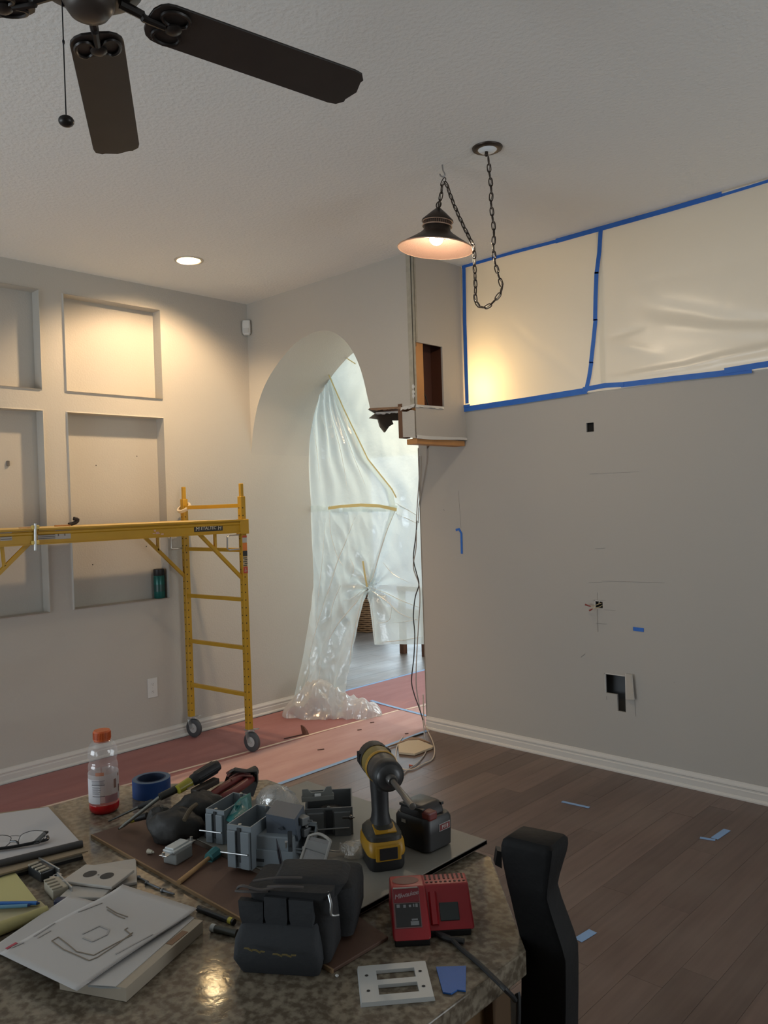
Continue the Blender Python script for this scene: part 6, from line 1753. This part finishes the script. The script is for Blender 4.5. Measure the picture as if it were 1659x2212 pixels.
# clear grey plastic case sticking out of it
c0, c1, c2, c3 = at(624, 1930, z=0.985), at(678, 1938, z=0.985), at(714, 1817, z=1.050), at(668, 1806, z=1.050)
t = thing('plastic_case', (c0 + c1) / 2, 'clear grey plastic case sticking up out of the tool pouch', 'plastic case')
F_case = film('smoky_plastic', (0.10, 0.10, 0.105), 0.35, 0.10, None, 0.18, 0.3)
nn = (c1 - c0).cross(c3 - c0).normalized() * 0.008
b = MB(); b.solid([c0 - nn, c1 - nn, c2 - nn, c3 - nn], [c0, c1, c2, c3]); b.build('shell', F_case, t, world=True)
b = MB()
M_rim = film('case_rim', (0.42, 0.41, 0.38), 0.25, 0.15, None, 0.2, 0.4)
for q0, q1 in ((c1, c2), (c0, c3)):
    b.tube([q0, q1], 0.0030, 8)
b.tube([c3, c3.lerp(c2, .35) + (c3 - c0).normalized() * .008, c3.lerp(c2, .7) + (c3 - c0).normalized() * .006, c2], 0.0028, 8, smooth=4)
b.build('rim', M_rim, t, smooth=True, world=True)
b = MB(); q0, q1, q2, q3 = c3.lerp(c0, .08), c2.lerp(c1, .08), c2.lerp(c1, .26), c3.lerp(c0, .22)
b.solid([v + nn * .1 for v in (q0, q1, q2, q3)], [v + nn * .3 for v in (q0, q1, q2, q3)]); b.build('pale_band', mat('case_pale_band', (0.17, 0.17, 0.165), 0.3), t, world=True)

# --- black leather pouch with screwdrivers
c = G(408, 1792, ZC + .0066)
pch = thing('leather_pouch', V((c.x, c.y, ZG)), 'limp black leather pouch lying behind the grey electrical boxes', 'pouch')
M_lp_ = mat('worn_black_leather', (0.017, 0.016, 0.015), 0.6, bump=(60, 0.5, 0.003), var=(10, 0.6, (0.028, 0.026, 0.024)))
def lump(cpx, z, sx, sy, sz, seed, rot=0.0, a=0.18):
    cc_ = at(*cpx, z=z)
    t_ = MB(); t_.ball((0, 0, 0), 1.0, (1, 1, 1), 28)
    for v in t_.b.verts:
        d = v.co.normalized()
        k = 1 + a * nz(d.x * 2 + seed, d.y * 2, d.z * 2) + a * 0.5 * nz(d.x * 5, d.y * 5 + seed, d.z * 5)
        q = V((d.x * sx, d.y * sy, d.z * sz)) * k
        q.rotate(Matrix.Rotation(rot, 3, 'Z'))
        v.co = cc_ + q
        v.co.z = max(v.co.z, ZG + 0.0012)
    return t_
ra = math.atan2(CR.y, CR.x)
lump((382, 1786), ZG + .030, .062, .045, .040, 1, ra).build('body', M_lp_, pch, smooth=True, world=True)
lump((430, 1745), ZG + .050, .055, .04, .034, 4, ra + .4).build('flap', M_lp_, pch, smooth=True, world=True)
lump((345, 1772), ZG + .030, .028, .03, .032, 7, ra).build('pocket', M_lp_, pch, smooth=True, world=True)
lump((470, 1790), ZG + .025, .03, .03, .03, 9, ra).build('pocket', M_lp_, pch, smooth=True, world=True)
a, c = at(398, 1772, z=ZG + .065), at(424, 1738, z=ZG + .08)
b = MB(); b.tube([a, a.lerp(c, .5) + V((0, 0, .006)), c], 0.005, 8, smooth=4); b.build('worn_strap', mat('tan_worn_leather', (0.10, 0.075, 0.045), 0.7), pch, smooth=True, world=True)
# screwdrivers lying over the pouch
def screwdriver(label, tip, ferr, hs, he, zt, zf, zh, ze, rh, shaft_m, handle_m, mid_m, flat):
    a, f_, h0, h1 = at(*tip, z=zt), at(*ferr, z=zf), at(*hs, z=zh), at(*he, z=ze)
    t = thing('screwdriver', a, label, 'screwdriver')
    d = (f_ - a).normalized()
    b = MB(); b.cyl(a + d * .012, f_, 0.0042, 0.0045, 10); b.cyl(a, a + d * .013, 0.0022, 0.0042, 8); b.build('shaft', shaft_m, t, smooth=True, world=True)
    b = MB(); b.cyl(f_, h0, 0.0085, 0.0095, 12); b.build('collar', mid_m, t, smooth=True, world=True)
    d2 = (h1 - h0)
    M = d2.to_track_quat('Z', 'Y').to_matrix().to_4x4(); M.translation = h0
    L_ = d2.length
    b = MB(); b.lathe([(0, 0), (rh * .62, 0), (rh * .7, .004), (rh * .95, L_ * .12), (rh, L_ * .3), (rh, L_ * .85), (rh * .8, L_ * .97), (rh * .4, L_), (0, L_)], 20, M)
    for i in range(6):
        q = 2 * math.pi * i / 6
        b.bar(M @ V((rh * .97 * math.cos(q), rh * .97 * math.sin(q), L_ * .25)), M @ V((rh * .97 * math.cos(q), rh * .97 * math.sin(q), L_ * .85)), .004, .003)
    b.build('handle', handle_m, t, smooth=True, world=True)
    return t
M_shank = mat('dull_shank', (0.20, 0.195, 0.17), 0.4, 0.5)
M_ylw = mat('clear_yellow_collar', (0.33, 0.29, 0.03), 0.25)
screwdriver('large screwdriver with black grip and yellow collar resting on the pouch', (258, 1790), (345, 1722), (408, 1691), (474, 1651), ZG + .012, ZG + .078, ZG + .095, ZG + .118, .0145, M_shank, M_rub, mat('dark_sleeve', (0.03, 0.028, 0.022), 0.5), 1)
b = MB(); a, c = at(384, 1706, z=ZG + .089), at(410, 1690, z=ZG + .0955); b.cyl(a, c, .0105, .0125, 14); b.build('yellow_collar', M_ylw, [o for o in COL.objects if o.name.startswith('screwdriver')][-1], smooth=True, world=True)
t = thing('awl', at(236, 1774, z=ZG + .01), 'thin dark awl pointing left from under the screwdriver', 'hand tool')
a, c, e = at(235, 1774, z=ZG + .008), at(300, 1743, z=ZG + .055), at(330, 1732, z=ZG + .065)
b = MB(); b.cyl(a, c, .0018, .0034, 8); b.build('spike', mat('dark_spike', (0.05, 0.047, 0.04), 0.4, 0.4), t, smooth=True, world=True)
b = MB(); b.cyl(c, e, .006, .007, 10); b.build('handle', M_rub, t, smooth=True, world=True)
t = thing('nut_driver', at(262, 1793, z=ZG + .01), 'short dark driver bit with a yellow ring under the screwdriver tip', 'hand tool')
a, c, e = at(256, 1791, z=ZG + .006), at(282, 1772, z=ZG + .016), at(318, 1762, z=ZG + .03)
b = MB(); b.cyl(a, c, .0025, .0045, 8); b.build('shaft', mat('dark_spike', '0'), t, smooth=True, world=True)
b = MB(); b.cyl(c, c.lerp(e, .3), .0065, .007, 10); b.build('yellow_ring', M_ylw, t, smooth=True, world=True)
b = MB(); b.cyl(c.lerp(e, .3), e, .007, .008, 10); b.build('handle', M_rub, t, smooth=True, world=True)
t = thing('utility_knife', at(420, 1700, z=ZG + .1), 'dark wooden-edged knife lying beside the red handled pliers', 'knife')
a, c = at(418, 1712, z=ZG + .08), at(468, 1685, z=ZG + .085)
b = MB(); b.bar(a, c, .020, .014, bevel=.003); b.build('handle', mat('dark_brown_handle', (0.035, 0.025, 0.018), 0.6), t, world=True)
b = MB(); a, c = at(404, 1704, z=ZG + .088), at(446, 1678, z=ZG + .094); b.bar(a, c, .004, .004); b.build('pale_edge', mat('pale_wood_edge', (0.38, 0.31, 0.2), 0.7), t, world=True)
# red handled pliers
t = thing('pliers', at(500, 1715, z=ZC + .02), 'red handled pliers leaning behind the black pouch', 'pliers')
M_rh = mat('red_dipped_handle', (0.145, 0.020, 0.018), 0.42)
zc_ = ZC + .07
h1 = [at(*q, z=z) for q, z in (((452, 1722), ZC + .068), ((475, 1706), ZC + .074), ((505, 1688), ZC + .078), ((528, 1676), ZC + .078))]
h2 = [at(*q, z=z) for q, z in (((470, 1730), ZC + .060), ((495, 1716), ZC + .068), ((525, 1696), ZC + .072), ((543, 1682), ZC + .074))]
for h in (h1, h2):
    b = MB(); b.tube(h, lambda s: .0095 + .001 * math.sin(3 * s), 12, smooth=4); b.ball(h[0], .0094, seg=12); b.build('handle', M_rh, t, smooth=True, world=True)
j = at(536, 1672, z=ZC + .078); k_ = at(552, 1664, z=ZC + .080)
b = MB(); b.tube([h1[-1], j, k_], .012, 10); b.tube([h2[-1], j + V((0, 0, -.005)), k_ + V((0, 0, -.004))], .010, 10); b.build('jaws', mat('black_oxide_steel', (0.03, 0.03, 0.03), 0.4, 0.5), t, smooth=True, world=True)
# folded black and red cloth glove behind it
t = thing('work_glove', at(520, 1690, z=ZC + .01), 'crumpled grey and red work glove behind the pliers', 'glove')
gl_ = [at(*q, z=ZC + zz) for q, zz in (((484, 1690), .02), ((492, 1668), .085), ((506, 1660), .098), ((530, 1664), .094), ((556, 1662), .094), ((557, 1690), .06), ((548, 1716), .02), ((510, 1716), .01))]
b = MB(); b.loft([[q + V((.012, -.010, 0)) for q in gl_], gl_, [q + V((-.016, .014, -.004)) for q in gl_]]); b.build('cloth', mat('grey_black_knit', (0.045, 0.040, 0.038), 0.9, bump=(70, .6, .003)), t, world=True)
b = MB()
for q in (((492, 1676), (508, 1666), (534, 1668)), ((496, 1682), (515, 1671), (540, 1672)), ((490, 1670), (506, 1662), (528, 1665)), ((500, 1686), (520, 1676), (545, 1677))):
    b.tube([at(*v, z=ZC + .086) for v in q], .0028, 6, smooth=4)
b.build('ribs', mat('pale_red_knit', (0.19, 0.075, 0.065), 0.9), t, smooth=True, world=True)

# --- grey electrical boxes
def ebox(label, loc, ex, ez, w, l, h, m=M_grb, wall=0.0028, name='electrical_box', ear=True, group=None):
    """open box: x across (w), y along (l), open at z=h"""
    t = thing_ax(name, loc, ex, label, 'electrical box', ez, group)
    b = MB()
    a, c = w / 2, l / 2
    i, k = a - wall, c - wall
    q = b.quad
    for s in (-1, 1):
        q((s * a, -c, 0), (s * a, c, 0), (s * a, c, h), (s * a, -c, h)); q((-a, s * c, 0), (a, s * c, 0), (a, s * c, h), (-a, s * c, h))
        q((s * i, -k, wall), (s * i, k, wall), (s * i, k, h), (s * i, -k, h)); q((-i, s * k, wall), (i, s * k, wall), (i, s * k, h), (-i, s * k, h))
        q((s * a, -c, h), (s * a, c, h), (s * i, k, h), (s * i, -k, h)); q((-a, s * c, h), (a, s * c, h), (i, s * k, h), (-i, s * k, h))
    q((-a, -c, 0), (a, -c, 0), (a, c, 0), (-a, c, 0)); q((-i, -k, wall), (i, -k, wall), (i, k, wall), (-i, k, wall))
    bmesh.ops.remove_doubles(b.b, verts=b.b.verts, dist=1e-5)
    bmesh.ops.recalc_face_normals(b.b, faces=b.b.faces)
    b.build('shell', m, t)
    for s in (-1, 1):
        b = MB()
        for x in (-.28, .28):
            b.box((w * x, s * (c + .003), h * .45), (w * .34, .006, h * .86), .001)
        b.build('clamp_block', m, t)
        b = MB(); b.box((0, s * (c + .0012), h * .55), (w * .14, .0026, h * .8)); b.build('slot', mat('slot_shadow', (0.03, 0.033, 0.036), 0.7), t)
        b = MB(); b.cyl((-w * .5 - (.012 if s < 0 else 0), s * (c + .008), h * .36), (w * .42, s * (c + .008), h * .38), .0016, seg=8); b.cyl((0, s * (c - .004), h - .010), (0, s * (c - .004), h + .002), .0035, seg=10); b.build('screw', M_steel, t)
    return t
zb0 = ZT_
yax = V((0.10, 0.99, 0))
A1 = at(452, 1812, z=zb0)
ebox('leftmost grey electrical box, open and upright, next to the black pouch', A1 + V((.012, .046, 0)), V((.94, .34, 0)), None, .048, .104, .072)
A2 = at(506, 1866, z=zb0)
ebox('open upright grey electrical box with a long clamp screw in front of the row', A2 + V((.006, .048, 0)), V((.93, .36, 0)), None, .056, .112, .086)
# box lying face down in front
A3 = at(568, 1882, z=ZG + .002)
t3 = thing_ax('electrical_box', V((A3.x, A3.y, zb0)) + V((.004, .040, 0.0)), V((.86, .50, 0)), 'blue-grey electrical box lying face down in front of the others', 'electrical box')
b = MB(); b.box((0, 0, .031), (.082, .060, .062), .003); b.build('shell', M_grb, t3)
b = MB(); b.box((0, -.031, .018), (.084, .006, .034), .001); b.build('front_rib', M_grb, t3)
b = MB(); b.box((-.028, -.0345, .014), (.016, .001, .006)); b.box((.036, -.031, .045), (.008, .004, .06)); b.build('slot', mat('slot_shadow', '0'), t3)
t = thing('screw', at(612, 1888, z=ZG), 'long dark screw leaning on the face-down electrical box', 'screw')
a, c = at(612, 1890, z=zb0 + .003), at(597, 1812, z=zb0 + .072)
d_ = (EYE - a).normalized() * 0.012
b = MB(); b.cyl(a + d_, a.lerp(c, .72) + d_, .0036, .0034, 10); b.cyl(a.lerp(c, .72) + d_, c + d_, .0030, .0006, 10); b.build('shank', mat('blued_screw', (0.045, 0.045, 0.055), 0.35, 0.5), t, smooth=True, world=True)
# tilted box showing its blue-grey bottom
f4 = [at(577, 1812, z=zb0 + .050), at(645, 1818, z=zb0 + .048), at(636, 1770, z=zb0 + .098), at(574, 1758, z=zb0 + .100)]
up4 = (f4[3] - f4[0]).normalized(); ex4 = (f4[1] - f4[0]).normalized(); n4 = ex4.cross(up4)
t4 = thing('electrical_box', (f4[0] + f4[1]) / 2 - V((0, 0, .05)), 'grey electrical box propped on edge with its flat back toward the camera', 'electrical box')
b = MB(); b.solid(f4, [v - n4 * .062 + V((0, 0, .008)) for v in f4]); b.build('shell', mat('slate_pvc', (0.105, 0.125, 0.155), 0.42), t4, world=True)
cc4 = sum(f4, V((0, 0, 0))) / 4
b = MB(); b.cyl(cc4, cc4 + n4 * .0012, .004, seg=10); b.bar(cc4 + n4 * .001 - ex4 * .006, cc4 + n4 * .001 + ex4 * .006 - up4 * .002, .003, .001); b.build('moulded_mark', mat('mark_grey', (0.05, 0.06, 0.075), 0.5), t4, world=True)
sd4 = f4[1]
b = MB()
for s in (.25, .75):
    q = f4[1].lerp(f4[2], s) - n4 * .03
    b.box(q + ex4 * .006, (.02, .02, .016), .002); b.cyl(q + ex4 * .01, q + ex4 * .026, .002, seg=8)
b.build('clamp_block', M_grb2, t4, world=True)
b = MB(); q = at(648, 1800, z=zb0 + .05); b.bar(q, at(655, 1765, z=zb0 + .08), .012, .004); b.build('blue_tag', mat('bright_blue_tag', (0.03, 0.13, 0.42), 0.5), t4, world=True)
b = MB(); a, c = at(618, 1818, z=zb0 + .06), at(618, 1831, z=zb0 + .045); b.cyl(a, c, .003, .002, 8); b.build('screw', M_steel, t4, world=True)
# box between, on its side behind the screw
A6 = at(628, 1862, z=zb0)
ebox('small blue-grey electrical box on its side right of the face-down one', A6 + V((.0, .045, .030)), V((.86, .50, 0)), V((.6, -.6, .5)), .04, .05, .045)
# wide dark two-gang box at the back
c0 = at(652, 1812, z=zb0); c1 = at(762, 1806, z=zb0)
ex5 = (c1 - c0); 
t5 = ebox('wide two-gang grey electrical box, open, behind the tool pouch', (c0 + c1) / 2 + V((-.035, .040, .0)), ex5, V((.10, -.10, .99)), .104, .085, .070, M_grb2)
b = MB(); b.ball((.002, .004, .03), .034, (1.1, .9, .55), 14); b.build('crumpled_bag', mat('dark_brown_plastic_bag', (0.03, 0.027, 0.022), 0.4, bump=(40, .8, .01)), t5, smooth=True)
# black bracket standing on the rear of the wide box
q0, q1 = at(651, 1722, z=zb0 + .082), at(721, 1716, z=zb0 + .082)
t = thing_ax('mounting_bracket', (q0 + q1) / 2, q1 - q0, 'grey metal mounting bracket balanced on the back of the wide box', 'bracket')
wq = (q1 - q0).length / 2
b = MB(); b.poly([(-wq, 0), (wq, 0), (wq, .010), (wq * .92, .012), (wq * .86, .026), (wq * .55, .026), (wq * .35, .016), (-wq * .4, .016), (-wq * .6, .024), (-wq * .95, .024), (-wq * .95, .010), (-wq, .009)], .004, basis((0, 0, -.006), (1, 0, 0), (0, 0, 1), (0, -1, 0)), .0008, 1); b.build('plate', mat('dull_grey_metal', (0.20, 0.205, 0.19), 0.45, 0.2), t)
b = MB(); b.box((0, .0, -.004), (wq * 1.98, .016, .010), .001); b.build('base_flange', mat('dull_grey_metal', '0'), t)
b = MB(); b.box((0, -.0062, .004), (.014, .002, .006), .001); b.build('white_knob', M_white, t)
t = thing('screw', at(757, 1764, z=zb0 + .05), 'shiny screw head sticking out of the right side of the wide box', 'screw')
a = at(752, 1766, z=zb0 + .055); d_ = CR
b = MB(); b.cyl(a - d_ * .012, a + d_ * .006, .003, seg=8); b.ball(a + d_ * .006, .0055, (1, 1, 1), 12); b.cyl(a + d_ * .006, a + d_ * .014, .0012, seg=6); b.build('shank', mat('dark_chrome', (0.12, 0.115, 0.11), 0.12, 1.0), t, smooth=True, world=True)
# clear dome packaging, teal wrapper and clear bag
cd = at(598, 1742, z=zb0 + .060)
t = thing('plastic_dome', cd - V((0, 0, .05)), 'clear plastic dome package lying among the electrical boxes', 'plastic package')
rot_ = Matrix.Translation(cd) @ Matrix.Rotation(rad(-32), 4, CF) @ Matrix.Diagonal((1.25, 0.9, 1.0, 1))
F_dome = film('clear_dome', (0.55, 0.57, 0.58), 0.68, 0.05, (40, .9, .01), 0.24, 0.4)
b = MB(); b.lathe([(0.045, -.03), (.046, -.005), (.041, .020), (.028, .040), (.012, .048), (0, .050)], 32, rot_); b.build('shell', F_dome, t, smooth=True)
for o in list(t.children):
    o.data.transform(wmat(t).inverted())
b = MB()
for i in range(4):
    q = 0.5 + i * .5
    a = rot_ @ V((.047 * math.cos(q + .4), .047 * math.sin(q + .4), .0)); c = rot_ @ V((.040 * math.cos(q), .040 * math.sin(q), .024))
    b.tube([a, a.lerp(c, .5) + V((0, 0, .002)), c], .0016, 6)
b.build('moulded_rib', F_dome, t, smooth=True, world=True)
tw = [at(484, 1770, z=zb0 + .05), at(500, 1778, z=zb0 + .055), at(545, 1752, z=zb0 + .062), at(541, 1712, z=zb0 + .085), at(520, 1722, z=zb0 + .08), at(505, 1738, z=zb0 + .07)]
t = thing('teal_wrapper', (tw[0] + tw[2]) / 2 - V((0, 0, .04)), 'crumpled teal plastic wrapper stuck between the two open boxes', 'wrapper')
b = MB(); cm = sum(tw, V((0, 0, 0))) / 6
b.loft([tw, [q.lerp(cm, .3) + (EYE - cm).normalized() * (.010 + .006 * (i % 2)) for i, q in enumerate(tw)], [q.lerp(cm, .75) + (EYE - cm).normalized() * (.013 - .006 * (i % 2)) for i, q in enumerate(tw)]]); b.build('film', film('teal_film', (0.06, 0.30, 0.29), 0.15, 0.15, (60, .9, .006), .12, .5), t, world=True)
cb = at(768, 1838, z=zb0 + .012)
t = thing('clear_bag', V((cb.x, cb.y, zb0)), 'crumpled clear bag of small parts beside the driver battery', 'bag')
b = MB(); b.ball((0, 0, .016), 1, (.036, .028, .016), 24)
for v in b.b.verts:
    v.co += V((nz(v.co.x * 60, v.co.y * 60, v.co.z * 60), nz(v.co.x * 60 + 7, v.co.y * 60, v.co.z * 60), nz(v.co.x * 60, v.co.y * 60 + 5, v.co.z * 60))) * .008
    v.co.z = max(.0006, v.co.z)
b.build('film', film('clear_bag_film', (0.62, 0.58, 0.50), 0.5, 0.1, (80, .9, .01), .22, .5), t, smooth=True)
b = MB(); b.tube([V((-.03, -.012, .006)), V((-.045, -.03, .01)), V((-.085, -.034, .012)), V((-.12, -.02, .014))], .0016, 6, smooth=4); b.build('twisted_edge', mat('pale_twist', (0.35, 0.33, 0.30), 0.4), t, smooth=True)
q = G(728, 2110)
b = MB(); b.box((q.x, q.y, ZC + .002), (.005, .004, .003), .001); tag(b.build('wire_crumb', M_white, base=True), 'tiny white plastic crumb in front of the tool pouch', 'crumb')
